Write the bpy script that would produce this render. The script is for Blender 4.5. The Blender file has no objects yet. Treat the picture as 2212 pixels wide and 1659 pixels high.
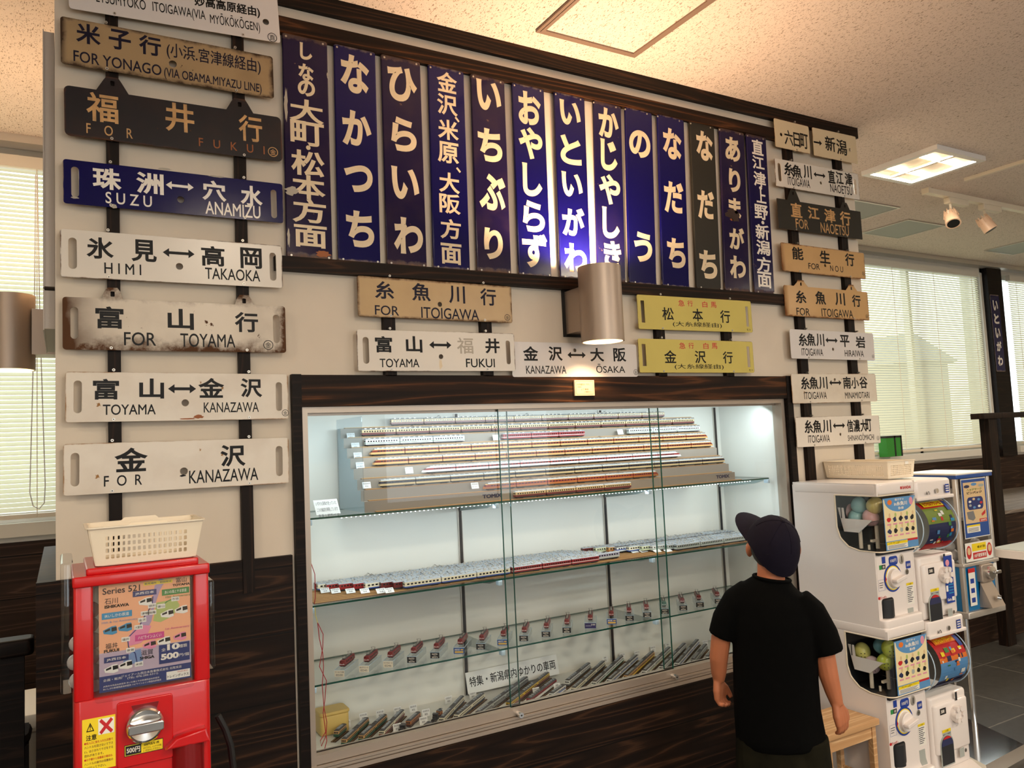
import bpy, bmesh, math, random
from mathutils import Vector, Matrix

SC = bpy.context.scene
COL = SC.collection
R = math.radians
rnd = random.Random(7)

# ------------------------------------------------------------------ camera
IMG_W, IMG_H, FPX = 2212, 1659, 1692.6
YAW, PITCH, ROLL = R(29.956), R(4.230), R(-2.618)
CAM = Vector((0.0, -2.5, 1.55))
FWD = Vector((math.sin(YAW)*math.cos(PITCH), math.cos(YAW)*math.cos(PITCH), math.sin(PITCH)))
_r = Vector((math.cos(YAW), -math.sin(YAW), 0)); _u = _r.cross(FWD)
RGT = _r*math.cos(ROLL) + _u*math.sin(ROLL)
UPV = -_r*math.sin(ROLL) + _u*math.cos(ROLL)
cam = bpy.data.cameras.new('camera'); cam.sensor_width = 36.0
cam.lens = FPX/IMG_W*36.0; cam.clip_start = .05; cam.clip_end = 100
cam_ob = bpy.data.objects.new('camera', cam); COL.objects.link(cam_ob)
cam_ob.matrix_world = Matrix((( RGT.x, UPV.x, -FWD.x, CAM.x), (RGT.y, UPV.y, -FWD.y, CAM.y), (RGT.z, UPV.z, -FWD.z, CAM.z), (0, 0, 0, 1)))
SC.camera = cam_ob

# ------------------------------------------------------------------ colour management, world, big lights
SC.view_settings.view_transform = 'Standard'; SC.view_settings.look = 'None'
SC.view_settings.gamma = 1.0; SC.view_settings.use_curve_mapping = False
SC.view_settings.exposure = 0.12
SC.cycles.max_bounces = 8; SC.cycles.diffuse_bounces = 3; SC.cycles.glossy_bounces = 4
SC.cycles.transmission_bounces = 6; SC.cycles.transparent_max_bounces = 16
SC.cycles.caustics_reflective = False; SC.cycles.caustics_refractive = False
SC.cycles.sample_clamp_indirect = 4.0
wd = bpy.data.worlds.new('daylight'); SC.world = wd; wd.use_nodes = True
wd.node_tree.nodes['Background'].inputs[0].default_value = (.92, .98, 1.0, 1)
wd.node_tree.nodes['Background'].inputs[1].default_value = 3.0

def area_light(name, loc, size, size_y, power, col, rot=(0, 0, 0), spread=180):
    l = bpy.data.lights.new(name, 'AREA'); l.shape = 'RECTANGLE'; l.size = size; l.size_y = size_y
    l.energy = power; l.color = col; l.spread = R(spread)
    o = bpy.data.objects.new(name, l); o.location = loc; o.rotation_euler = rot; COL.objects.link(o); return o
def spot_light(name, loc, power, col, rot, ang=80, blend=.6, rad=.03):
    l = bpy.data.lights.new(name, 'SPOT'); l.energy = power; l.color = col; l.spot_size = R(ang); l.spot_blend = blend
    l.shadow_soft_size = rad
    o = bpy.data.objects.new(name, l); o.location = loc; o.rotation_euler = rot; COL.objects.link(o); return o
CEIL = 3.068
WARM = (1.0, .80, .56); COOL = (.80, .95, 1.0)
# recessed ceiling fixtures of the room (the last one is the fixture in view)
FIX = [(-1.8, -1.9), (1.0, -3.3), (-1.4, -4.3), (1.3, -5.85), (4.1, -3.4), (4.2, -5.85), (4.385, .17), (7.6, -1.2), (7.2, -4.0)]
for fx, fy in FIX:
    area_light('fixture_light', (fx, fy, CEIL-.015), (.40), .40, 34 if fy > -2 and fx < 0 else 60, (1.0, .86, .68))
# wall washer lamps: up and down beams
for lx, ly, pu, pd in ((1.74, -.17, 70, 22), (-.17, .93, 24, 22)):
    spot_light('lamp_up', (lx, ly, 2.160), pu, (1, .66, .40), (R(180), 0, 0), 165, .35, .05)
    spot_light('lamp_down', (lx, ly, 1.99), pd, (1, .68, .38), (0, 0, 0), 105, .5, .05)
# cool strips in the display case
area_light('case_light_top', (1.78, .09, 1.655), 2.1, .05, 6.2, COOL, (R(28), 0, 0))
area_light('case_light_strip', (1.76, .085, 1.318), 2.0, .02, 2.8, COOL, (R(24), 0, 0))

# ------------------------------------------------------------------ pixel helpers: where a ray of the photograph meets a real plane
def ray(px, py): return FWD + RGT*((px-IMG_W/2)/FPX) - UPV*((py-IMG_H/2)/FPX)
def onY(px, py, y): d = ray(px, py); return CAM + d*((y-CAM.y)/d.y)
def onZ(px, py, z): d = ray(px, py); return CAM + d*((z-CAM.z)/d.z)
def onX(px, py, x): d = ray(px, py); return CAM + d*((x-CAM.x)/d.x)
def pr(p):
    d = Vector(p)-CAM; z = d.dot(FWD)
    return IMG_W/2+FPX*d.dot(RGT)/z, IMG_H/2-FPX*d.dot(UPV)/z

# ------------------------------------------------------------------ materials
def lin(c):
    return tuple(((x/255)/12.92 if x/255 <= .04045 else ((x/255+.055)/1.055)**2.4) for x in c)
MAT = {}
def _new(name):
    m = bpy.data.materials.new(name); m.use_nodes = True; MAT[name] = m
    return m, m.node_tree.nodes, m.node_tree.links, m.node_tree.nodes['Principled BSDF']
def plain(name, rgb, rough=.5, metal=0, coat=0, spec=.5, noise=.0, scale=40, alpha=1, trans=0):
    if name in MAT: return MAT[name]
    m, N, L, b = _new(name)
    c = lin(rgb)
    b.inputs['Base Color'].default_value = (*c, 1); b.inputs['Roughness'].default_value = rough
    b.inputs['Metallic'].default_value = metal; b.inputs['Coat Weight'].default_value = coat
    b.inputs['Specular IOR Level'].default_value = spec; b.inputs['Transmission Weight'].default_value = trans
    if noise:
        t = N.new('ShaderNodeTexCoord'); n = N.new('ShaderNodeTexNoise'); n.inputs['Scale'].default_value = scale
        n.inputs['Detail'].default_value = 3
        mp = N.new('ShaderNodeMapRange'); mp.inputs[1].default_value = .3; mp.inputs[2].default_value = .7
        mp.inputs[3].default_value = 1-noise; mp.inputs[4].default_value = 1+noise
        mx = N.new('ShaderNodeMix'); mx.data_type = 'RGBA'; mx.blend_type = 'MULTIPLY'; mx.inputs[0].default_value = 1
        L.new(t.outputs['Object'], n.inputs['Vector']); L.new(n.outputs[0], mp.inputs[0])
        mx.inputs[6].default_value = (*c, 1); L.new(mp.outputs[0], mx.inputs[7]); L.new(mx.outputs[2], b.inputs['Base Color'])
    return m
def emis(name, rgb, power):
    m, N, L, b = _new(name); c = lin(rgb)
    b.inputs['Base Color'].default_value = (*c, 1); b.inputs['Emission Color'].default_value = (*c, 1)
    b.inputs['Emission Strength'].default_value = power; return m
def glass(name, tint=(1, 1, 1), refl=1.0, tr=.97):
    m, N, L, b = _new(name); N.remove(b)
    o = N['Material Output']; t = N.new('ShaderNodeBsdfTransparent'); g = N.new('ShaderNodeBsdfGlossy')
    t.inputs[0].default_value = (tint[0]*tr, tint[1]*tr, tint[2]*tr, 1); g.inputs['Roughness'].default_value = .01
    f = N.new('ShaderNodeFresnel'); f.inputs[0].default_value = 1.5
    mu = N.new('ShaderNodeMath'); mu.operation = 'MULTIPLY'; mu.inputs[1].default_value = refl
    x = N.new('ShaderNodeMixShader'); L.new(f.outputs[0], mu.inputs[0])
    ge = N.new('ShaderNodeNewGeometry'); iv = N.new('ShaderNodeMath'); iv.operation = 'SUBTRACT'; iv.inputs[0].default_value = 1
    m2 = N.new('ShaderNodeMath'); m2.operation = 'MULTIPLY'; L.new(ge.outputs['Backfacing'], iv.inputs[1])
    L.new(mu.outputs[0], m2.inputs[0]); L.new(iv.outputs[0], m2.inputs[1]); L.new(m2.outputs[0], x.inputs[0])
    L.new(t.outputs[0], x.inputs[1]); L.new(g.outputs[0], x.inputs[2]); L.new(x.outputs[0], o.inputs[0]); return m
def wood(name, dark, light, axis='X', rough=.55, scale=1.0, plank=0, contrast=.5):
    """Stained softwood: long flame grain along an axis, optional plank joints every PLANK metres in height."""
    m, N, L, b = _new(name)
    t = N.new('ShaderNodeTexCoord'); mp = N.new('ShaderNodeMapping')
    s = {'X': (.4, 9, 9), 'Y': (9, .4, 9), 'Z': (9, 9, .4)}[axis]
    mp.inputs['Scale'].default_value = tuple(v*scale for v in s)
    n = N.new('ShaderNodeTexNoise'); n.inputs['Scale'].default_value = 1.3; n.inputs['Detail'].default_value = 1.5
    w = N.new('ShaderNodeMath'); w.operation = 'MULTIPLY'; w.inputs[1].default_value = 22
    fr = N.new('ShaderNodeMath'); fr.operation = 'PINGPONG'; fr.inputs[1].default_value = 1
    r = N.new('ShaderNodeValToRGB'); e = r.color_ramp.elements
    e[0].position = .15; e[0].color = (*lin(dark), 1); e[1].position = 1.0; e[1].color = (*lin(light), 1)
    k = e.new(.78); k.color = (*[a*(1-contrast*.4)+b_*contrast*.4 for a, b_ in zip(lin(dark), lin(light))], 1)
    n2 = N.new('ShaderNodeTexNoise'); n2.inputs['Scale'].default_value = 30; n2.inputs['Detail'].default_value = 2
    ad = N.new('ShaderNodeMath'); ad.operation = 'MULTIPLY_ADD'; ad.inputs[1].default_value = .5
    L.new(t.outputs['Object'], mp.inputs[0]); L.new(mp.outputs[0], n.inputs['Vector']); L.new(mp.outputs[0], n2.inputs['Vector'])
    L.new(n.outputs[0], w.inputs[0]); L.new(w.outputs[0], fr.inputs[0])
    L.new(n2.outputs[0], ad.inputs[0]); L.new(fr.outputs[0], ad.inputs[2])
    sb = N.new('ShaderNodeMath'); sb.operation = 'SUBTRACT'; sb.inputs[1].default_value = .25
    L.new(ad.outputs[0], sb.inputs[0]); L.new(sb.outputs[0], r.inputs[0])
    last = r.outputs[0]
    if plank:
        sp = N.new('ShaderNodeSeparateXYZ'); L.new(t.outputs['Object'], sp.inputs[0])
        md = N.new('ShaderNodeMath'); md.operation = 'PINGPONG'; md.inputs[1].default_value = plank/2
        L.new(sp.outputs[2], md.inputs[0])
        lt = N.new('ShaderNodeMath'); lt.operation = 'GREATER_THAN'; lt.inputs[1].default_value = .0022
        L.new(md.outputs[0], lt.inputs[0])
        mx = N.new('ShaderNodeMix'); mx.data_type = 'RGBA'; mx.inputs[6].default_value = (.002, .0015, .001, 1)
        L.new(lt.outputs[0], mx.inputs[0]); L.new(last, mx.inputs[7]); last = mx.outputs[2]
    L.new(last, b.inputs['Base Color']); b.inputs['Roughness'].default_value = rough
    b.inputs['Specular IOR Level'].default_value = .16
    bp = N.new('ShaderNodeBump'); bp.inputs['Strength'].default_value = .12; bp.inputs['Distance'].default_value = .002
    L.new(ad.outputs[0], bp.inputs['Height']); L.new(bp.outputs[0], b.inputs['Normal'])
    return m
def enamel(name, base, wear, edge=.0, spots=.0, stain=.0, rough=.22, left=0.0, seed=0.0):
    """Fired enamel sheet: gloss, worn and rusted towards its edges, chips and stains."""
    m, N, L, b = _new(name)
    t = N.new('ShaderNodeTexCoord'); sp = N.new('ShaderNodeSeparateXYZ'); L.new(t.outputs['Generated'], sp.inputs[0])
    def mth(op, a=None, c=None, v=None):
        x = N.new('ShaderNodeMath'); x.operation = op
        if a is not None: L.new(a, x.inputs[0])
        if c is not None: L.new(c, x.inputs[1])
        if v is not None: x.inputs[1].default_value = v
        return x.outputs[0]
    mpv = N.new('ShaderNodeMapping'); mpv.inputs['Location'].default_value = (seed, seed*.7, seed*1.3)
    L.new(t.outputs['Object'], mpv.inputs[0])
    n1 = N.new('ShaderNodeTexNoise'); n1.inputs['Scale'].default_value = 26; n1.inputs['Detail'].default_value = 6; n1.inputs['Roughness'].default_value = .65
    n2 = N.new('ShaderNodeTexNoise'); n2.inputs['Scale'].default_value = 7; n2.inputs['Detail'].default_value = 5
    L.new(mpv.outputs[0], n1.inputs['Vector']); L.new(mpv.outputs[0], n2.inputs['Vector'])
    fac = None
    ex = mth('PINGPONG', sp.outputs[0], v=.5); ez = mth('PINGPONG', sp.outputs[2], v=.5)
    exs = mth('MULTIPLY', ex, v=4.0)
    d = mth('MINIMUM', exs, ez)
    ed = N.new('ShaderNodeMapRange'); ed.inputs[1].default_value = 0; ed.inputs[2].default_value = max(edge, .001)
    ed.inputs[3].default_value = 1; ed.inputs[4].default_value = 0
    L.new(d, ed.inputs[0])
    e2 = mth('MULTIPLY', ed.outputs[0], n1.outputs[0]); 
    mr = N.new('ShaderNodeMapRange'); mr.inputs[1].default_value = .22; mr.inputs[2].default_value = .5; L.new(e2, mr.inputs[0])
    fac = mr.outputs[0]
    if spots:
        s = N.new('ShaderNodeMapRange'); s.inputs[1].default_value = .78-spots; s.inputs[2].default_value = .80-spots
        L.new(n1.outputs[0], s.inputs[0]); fac = mth('MAXIMUM', fac, s.outputs[0])
    if left:
        lf = N.new('ShaderNodeMapRange'); lf.inputs[1].default_value = 0; lf.inputs[2].default_value = left; lf.inputs[3].default_value = 2.3; lf.inputs[4].default_value = 0
        L.new(sp.outputs[0], lf.inputs[0]); l2 = mth('MULTIPLY', lf.outputs[0], n2.outputs[0]); fac = mth('MAXIMUM', fac, l2)
    st = N.new('ShaderNodeMapRange'); st.inputs[1].default_value = .45; st.inputs[2].default_value = .8; st.inputs[4].default_value = stain
    L.new(n2.outputs[0], st.inputs[0])
    m1 = N.new('ShaderNodeMix'); m1.data_type = 'RGBA'; m1.inputs[6].default_value = (*lin(base), 1)
    m1.inputs[7].default_value = (*[.6*x+.4*y for x, y in zip(lin(wear), lin(base))], 1); L.new(st.outputs[0], m1.inputs[0])
    m2 = N.new('ShaderNodeMix'); m2.data_type = 'RGBA'; L.new(m1.outputs[2], m2.inputs[6]); m2.inputs[7].default_value = (*lin(wear), 1)
    L.new(fac, m2.inputs[0]); L.new(m2.outputs[2], b.inputs['Base Color'])
    rr = N.new('ShaderNodeMapRange'); rr.inputs[3].default_value = rough; rr.inputs[4].default_value = .75; L.new(fac, rr.inputs[0])
    L.new(rr.outputs[0], b.inputs['Roughness']); b.inputs['Specular IOR Level'].default_value = .32
    bp = N.new('ShaderNodeBump'); bp.inputs['Strength'].default_value = .04; bp.inputs['Distance'].default_value = .01
    L.new(n2.outputs[0], bp.inputs['Height']); L.new(bp.outputs[0], b.inputs['Normal'])
    return m

# ------------------------------------------------------------------ mesh builder
_GL = {}
def glyph(s, b):
    k = (s, b)
    if k in _GL: return _GL[k]
    cu = bpy.data.curves.new('t', 'FONT'); cu.body = s; cu.bevel_depth = b; cu.bevel_resolution = 0; cu.resolution_u = 8 if b > .03 else 4
    o = bpy.data.objects.new('t', cu); me = o.to_mesh()
    vs = [tuple(v.co) for v in me.vertices]; fs = [tuple(p.vertices) for p in me.polygons]
    o.to_mesh_clear(); bpy.data.objects.remove(o); bpy.data.curves.remove(cu)
    xs = [v[0] for v in vs]; ys = [v[1] for v in vs]
    x0, x1, y0, y1 = min(xs), max(xs), min(ys), max(ys)
    _GL[k] = ([((x-(x0+x1)/2)/(x1-x0), (y-(y0+y1)/2)/(y1-y0), (z/b if b else 1)) for x, y, z in vs], fs)
    # drop the faces of the back half
    vv = _GL[k][0]
    _GL[k] = (vv, [f for f in fs if sum(vv[i][2] for i in f) > -.01])
    return _GL[k]
def shape2d(loops, th, bev=0, res=1):
    cu = bpy.data.curves.new('p', 'CURVE'); cu.dimensions = '2D'; cu.fill_mode = 'BOTH'
    cu.extrude = max(th/2-bev, 0); cu.bevel_depth = bev; cu.bevel_resolution = res
    for lp in loops:
        s = cu.splines.new('POLY'); s.points.add(len(lp)-1); s.use_cyclic_u = True
        for i, p in enumerate(lp): s.points[i].co = (p[0], p[1], 0, 1)
    o = bpy.data.objects.new('p', cu); me = o.to_mesh()
    r = ([tuple(v.co) for v in me.vertices], [tuple(p.vertices) for p in me.polygons])
    o.to_mesh_clear(); bpy.data.objects.remove(o); bpy.data.curves.remove(cu); return r
def rrect(cx, cy, w, h, r, n=5):
    r = min(r, w/2-1e-5, h/2-1e-5); out = []
    for k, (sx, sy) in enumerate(((1, 1), (-1, 1), (-1, -1), (1, -1))):
        for i in range(n+1):
            a = R(90*k) + R(90)*i/n
            out.append((cx+sx*(w/2-r)+r*math.cos(a), cy+sy*(h/2-r)+r*math.sin(a)))
    return out
def disc(cx, cy, rx, ry=None, n=24):
    ry = ry or rx
    return [(cx+rx*math.cos(2*math.pi*i/n), cy+ry*math.sin(2*math.pi*i/n)) for i in range(n)]
def frame(o, th=0.0, n='-y'):
    """4x4 matrix of a 2-D drawing plane that stands upright at O: drawing x to the right, y up, z towards the viewer of that face."""
    if n == '-y': u, v, w = (math.cos(th), 0, math.sin(th)), (-math.sin(th), 0, math.cos(th)), (0, -1, 0)
    elif n == '-x': u, v, w = (0, -1, 0), (0, 0, 1), (-1, 0, 0)
    elif n == '+x': u, v, w = (0, 1, 0), (0, 0, 1), (1, 0, 0)
    elif n == '+z': u, v, w = (math.cos(th), math.sin(th), 0), (-math.sin(th), math.cos(th), 0), (0, 0, 1)
    elif n == '-z': u, v, w = (1, 0, 0), (0, -1, 0), (0, 0, -1)
    return Matrix(((u[0], v[0], w[0], o[0]), (u[1], v[1], w[1], o[1]), (u[2], v[2], w[2], o[2]), (0, 0, 0, 1)))
I4 = Matrix.Identity(4)

class MB:
    def __init__(s): s.v = []; s.f = []; s.m = []; s.mats = []
    def mi(s, mat):
        if isinstance(mat, str): mat = MAT[mat]
        if mat not in s.mats: s.mats.append(mat)
        return s.mats.index(mat)
    def add(s, vs, fs, mat, M=None):
        k = len(s.v); i = s.mi(mat)
        s.v += [tuple(M @ Vector(v)) for v in vs] if M is not None else [tuple(v) for v in vs]
        s.f += [tuple(a+k for a in f) for f in fs]; s.m += [i]*len(fs); return s
    def box(s, x0, x1, y0, y1, z0, z1, mat, M=None):
        vs = [(x, y, z) for x in (x0, x1) for y in (y0, y1) for z in (z0, z1)]
        return s.add(vs, [(0, 1, 3, 2), (4, 6, 7, 5), (0, 4, 5, 1), (2, 3, 7, 6), (0, 2, 6, 4), (1, 5, 7, 3)], mat, M)
    def rbox(s, x0, x1, y0, y1, z0, z1, mat, r=.01, bev=None, M=None, up='z'):
        """Box with rounded vertical edges and softened rims."""
        bev = min(r*.6, .4*min(x1-x0, y1-y0, z1-z0)) if bev is None else bev
        c = ((x0+x1)/2, (y0+y1)/2, (z0+z1)/2)
        if up == 'z': T, w, h, d = Matrix.Translation(c), x1-x0, y1-y0, z1-z0
        elif up == 'y': T, w, h, d = frame(c), x1-x0, z1-z0, y1-y0
        else: T, w, h, d = frame(c, n='+x'), y1-y0, z1-z0, x1-x0
        vs, fs = shape2d([rrect(0, 0, w-2*bev, h-2*bev, max(r-bev, .0005))], d, bev, 2)
        return s.add(vs, fs, mat, M @ T if M is not None else T)
    def plate(s, loops, th, mat, M=None, bev=0): 
        vs, fs = shape2d(loops, th, bev); return s.add(vs, fs, mat, M)
    def flat(s, loop, z, mat, M=None):
        return s.add([(x, y, z) for x, y in loop], [tuple(range(len(loop)))], mat, M)
    def rect(s, x0, y0, x1, y1, z, mat, M=None):
        return s.flat([(x0, y0), (x1, y0), (x1, y1), (x0, y1)], z, mat, M)
    def cyl(s, p0, p1, r0, mat, r1=None, seg=16, caps=True, M=None):
        r1 = r0 if r1 is None else r1
        p0, p1 = Vector(p0), Vector(p1); a = (p1-p0).normalized()
        t = Vector((0, 0, 1)) if abs(a.z) < .9 else Vector((1, 0, 0)); u = a.cross(t).normalized(); w = a.cross(u)
        vs = []
        for p, r in ((p0, r0), (p1, r1)):
            vs += [p+(u*math.cos(2*math.pi*i/seg)+w*math.sin(2*math.pi*i/seg))*r for i in range(seg)]
        fs = [(i, (i+1) % seg, seg+(i+1) % seg, seg+i) for i in range(seg)]
        if caps: fs += [tuple(range(seg))[::-1], tuple(range(seg, 2*seg))]
        return s.add(vs, fs, mat, M)
    def tube(s, pts, r, mat, seg=8, M=None, cap=True, sx=None):
        pts = [Vector(p) for p in pts]; n = len(pts); rs = r if isinstance(r, (list, tuple)) else [r]*n
        vs = []; up = None
        for i, p in enumerate(pts):
            a = (pts[min(i+1, n-1)]-pts[max(i-1, 0)]).normalized()
            if up is None:
                t = Vector((0, 0, 1)) if abs(a.z) < .9 else Vector((0, 1, 0)); up = (t-a*t.dot(a)).normalized()
            else: up = (up-a*up.dot(a)).normalized()
            w = a.cross(up)
            vs += [p+(up*math.cos(2*math.pi*k/seg)+w*math.sin(2*math.pi*k/seg))*rs[i] for k in range(seg)]
        fs = [(i*seg+k, i*seg+(k+1) % seg, (i+1)*seg+(k+1) % seg, (i+1)*seg+k) for i in range(n-1) for k in range(seg)]
        if cap: fs += [tuple(range(seg))[::-1], tuple(range((n-1)*seg, n*seg))]
        return s.add(vs, fs, mat, M)
    def lathe(s, prof, mat, M=None, seg=28, sx=1, sy=1):
        vs = []; fs = []; n = len(prof)
        for r, z in prof: vs += [(sx*r*math.cos(2*math.pi*k/seg), sy*r*math.sin(2*math.pi*k/seg), z) for k in range(seg)]
        for i in range(n-1):
            for k in range(seg): fs.append((i*seg+k, i*seg+(k+1) % seg, (i+1)*seg+(k+1) % seg, (i+1)*seg+k))
        fs += [tuple(range(seg))[::-1], tuple(range((n-1)*seg, n*seg))]
        return s.add(vs, fs, mat, M)
    def loft(s, rings, mat, M=None, cap=True):
        n = len(rings[0]); vs = [v for r in rings for v in r]
        fs = [(i*n+k, i*n+(k+1) % n, (i+1)*n+(k+1) % n, (i+1)*n+k) for i in range(len(rings)-1) for k in range(n)]
        if cap: fs += [tuple(range(n))[::-1], tuple(range((len(rings)-1)*n, len(rings)*n))]
        return s.add(vs, fs, mat, M)
    def ring2d(s, lo, li, z, mat, M=None):
        n = len(lo); return s.add([(x, y, z) for x, y in lo]+[(x, y, z) for x, y in li], [(i, (i+1) % n, n+(i+1) % n, n+i) for i in range(n)], mat, M)
    def text(s, body, cx, cy, w, h, mat, M=None, bold=.02, z=.0004):
        vs, fs = glyph(body, bold)
        return s.add([(cx+a*w, cy+b*h, z*(.75+.25*c)) for a, b, c in vs], fs, mat, M)
    def build(s, name, parent=None, org=None, smooth=35):
        me = bpy.data.meshes.new(name)
        o_ = Vector(org) if org is not None else Vector((0, 0, 0))
        off = o_; p_ = parent
        while p_ is not None and org is None:
            if '_org' in p_.keys(): off = Vector(p_['_org']); break
            p_ = p_.parent
        me.from_pydata([tuple(Vector(v)-off) for v in s.v], [], s.f)
        for m in s.mats: me.materials.append(m)
        me.polygons.foreach_set('material_index', s.m)
        if smooth:
            me.shade_smooth(); me.set_sharp_from_angle(angle=R(smooth))
        me.update()
        o = bpy.data.objects.new(name, me); COL.objects.link(o)
        if parent is not None: o.parent = parent
        else: o.location = o_
        return o
def fix_normals(o):
    bm = bmesh.new(); bm.from_mesh(o.data); bmesh.ops.recalc_face_normals(bm, faces=bm.faces); bm.to_mesh(o.data); bm.free(); return o
def tag(o, label=None, cat=None, group=None, kind=None):
    if label: o['label'] = label
    if cat: o['category'] = cat
    if group: o['group'] = group
    if kind: o['kind'] = kind
    return o
def thing(name, label, cat, org=(0, 0, 0), group=None, rz=0, world=True):
    """Empty at a thing's base. With world=True its parts are built in room coordinates."""
    o = bpy.data.objects.new(name, None); COL.objects.link(o); o.empty_display_size = .05
    o.location = org; o.rotation_euler = (0, 0, rz); tag(o, label, cat, group)
    if world: o['_org'] = list(org)
    return o
def part(o, label): o['label'] = label; return o
def struct(mb, name, org=None, **k): return tag(mb.build(name, org=org, **k), kind='structure')
def copy_thing(root, loc, rz=None, label=None, group=None):
    r = root.copy(); COL.objects.link(r); r.location = loc
    if rz is not None: r.rotation_euler = (0, 0, rz)
    if label: r['label'] = label
    if group: r['group'] = group
    for ch in list(root.children):
        c = ch.copy(); COL.objects.link(c); c.parent = r
        for g in list(ch.children):
            d = g.copy(); COL.objects.link(d); d.parent = c
    return r
# ------------------------------------------------------------------ palette
plain('plaster', (219, 206, 188), .85, spec=.2, noise=.03, scale=6)
plain('plaster_white', (228, 222, 210), .85, spec=.2)
plain('alu', (182, 168, 154), .36, metal=.55, noise=.04, scale=3)
plain('alu_pale', (206, 200, 192), .4, metal=.7)
plain('white_plastic', (238, 234, 230), .35, coat=.2)
plain('cream_plastic', (238, 224, 200), .4)
plain('black', (14, 13, 13), .5)
plain('ink', (13, 11, 11), .45, spec=.2)
plain('chrome', (225, 225, 225), .12, metal=1)
plain('screw_steel', (196, 190, 180), .35, metal=.8)
wood('wood_dark', (18, 9, 4), (60, 36, 20), 'X', contrast=.5)
wood('wood_beam', (22, 11, 5), (84, 50, 26), 'X', scale=.8)
wood('wood_plank', (21, 12, 8), (62, 41, 27), 'X', plank=.2)
wood('wood_batten', (20, 12, 8), (44, 28, 19), 'Z', contrast=.2)
wood('wood_black', (16, 10, 8), (36, 24, 18), 'X', contrast=.3)
wood('wood_counter', (40, 27, 20), (74, 54, 42), 'X', plank=.19)
wood('wood_pale', (196, 150, 104), (226, 188, 142), 'X')
wood('wood_grey', (110, 98, 88), (150, 138, 126), 'X')

# ceiling: fissured acoustic board, the shade inside its pits painted as darker colour
m, N, L, b = _new('ceiling_board')
t = N.new('ShaderNodeTexCoord'); fac = []
for i, (rot, sc, lo) in enumerate(((.5, (1, .34, 1), .665), (2.1, (1, .5, 1), .69))):
    mp = N.new('ShaderNodeMapping'); mp.inputs['Rotation'].default_value = (0, 0, rot); mp.inputs['Scale'].default_value = sc
    mp.inputs['Location'].default_value = (i*3.3, 0, 0)
    n = N.new('ShaderNodeTexNoise'); n.inputs['Scale'].default_value = 230; n.inputs['Detail'].default_value = 2.5; n.inputs['Distortion'].default_value = .6
    r = N.new('ShaderNodeMapRange'); r.inputs[1].default_value = lo-.05; r.inputs[2].default_value = lo
    L.new(t.outputs['Object'], mp.inputs[0]); L.new(mp.outputs[0], n.inputs['Vector']); L.new(n.outputs[0], r.inputs[0]); fac.append(r.outputs[0])
mxx = N.new('ShaderNodeMath'); mxx.operation = 'MAXIMUM'; L.new(fac[0], mxx.inputs[0]); L.new(fac[1], mxx.inputs[1])
mc = N.new('ShaderNodeMix'); mc.data_type = 'RGBA'; mc.inputs[6].default_value = (*lin((230, 215, 203)), 1); mc.inputs[7].default_value = (*lin((150, 130, 110)), 1)
L.new(mxx.outputs[0], mc.inputs[0]); L.new(mc.outputs[2], b.inputs['Base Color']); b.inputs['Roughness'].default_value = .9
bp = N.new('ShaderNodeBump'); bp.invert = True; bp.inputs['Strength'].default_value = .5; bp.inputs['Distance'].default_value = .003
L.new(mxx.outputs[0], bp.inputs['Height']); L.new(bp.outputs[0], b.inputs['Normal'])
# floor: large dark stone tiles
m, N, L, b = _new('floor_tile')
t = N.new('ShaderNodeTexCoord'); br = N.new('ShaderNodeTexBrick'); br.offset = 0; br.inputs['Scale'].default_value = 1
br.inputs['Brick Width'].default_value = .6; br.inputs['Row Height'].default_value = .6; br.inputs['Mortar Size'].default_value = .004
br.inputs['Color1'].default_value = (*lin((74, 72, 68)), 1); br.inputs['Color2'].default_value = (*lin((66, 64, 60)), 1); br.inputs['Mortar'].default_value = (*lin((112, 108, 100)), 1)
mp = N.new('ShaderNodeMapping'); mp.inputs['Location'].default_value = (.31, .12, 0); L.new(t.outputs['Object'], mp.inputs[0]); L.new(mp.outputs[0], br.inputs['Vector'])
n = N.new('ShaderNodeTexNoise'); n.inputs['Scale'].default_value = 30; n.inputs['Detail'].default_value = 6
mm = N.new('ShaderNodeMix'); mm.data_type = 'RGBA'; mm.blend_type = 'MULTIPLY'; mm.inputs[0].default_value = .6
L.new(t.outputs['Object'], n.inputs['Vector']); L.new(br.outputs[0], mm.inputs[6]); L.new(n.outputs[0], mm.inputs[7]); L.new(mm.outputs[2], b.inputs['Base Color'])
b.inputs['Roughness'].default_value = .38

# ------------------------------------------------------------------ room shell
X0, X1, Y0, Y1 = -3.6, 9.6, -6.2, 1.75
struct(MB().box(X0, X1, Y0, Y1+.2, -.06, 0, 'floor_tile'), 'floor')
struct(MB().box(X0, X1, Y0, Y1+.2, CEIL, CEIL+.06, 'ceiling_board'), 'ceiling')
struct(MB().box(X0-.1, X0, Y0, Y1+.2, 0, CEIL, 'plaster'), 'wall_left')
struct(MB().box(X1, X1+.1, Y0, Y1+.2, 0, CEIL, 'plaster'), 'wall_right')
# rear wall (behind the camera) with a window band
mb = MB()
mb.box(X0, X1, Y0-.1, Y0, 0, .9, 'plaster').box(X0, X1, Y0-.1, Y0, 2.5, CEIL, 'plaster')
for a, c in ((X0, -2.6), (-.9, -.1), (2.3, 3.3), (5.6, X1)): mb.box(a, c, Y0-.1, Y0, .9, 2.5, 'plaster')
struct(mb, 'wall_rear')
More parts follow.
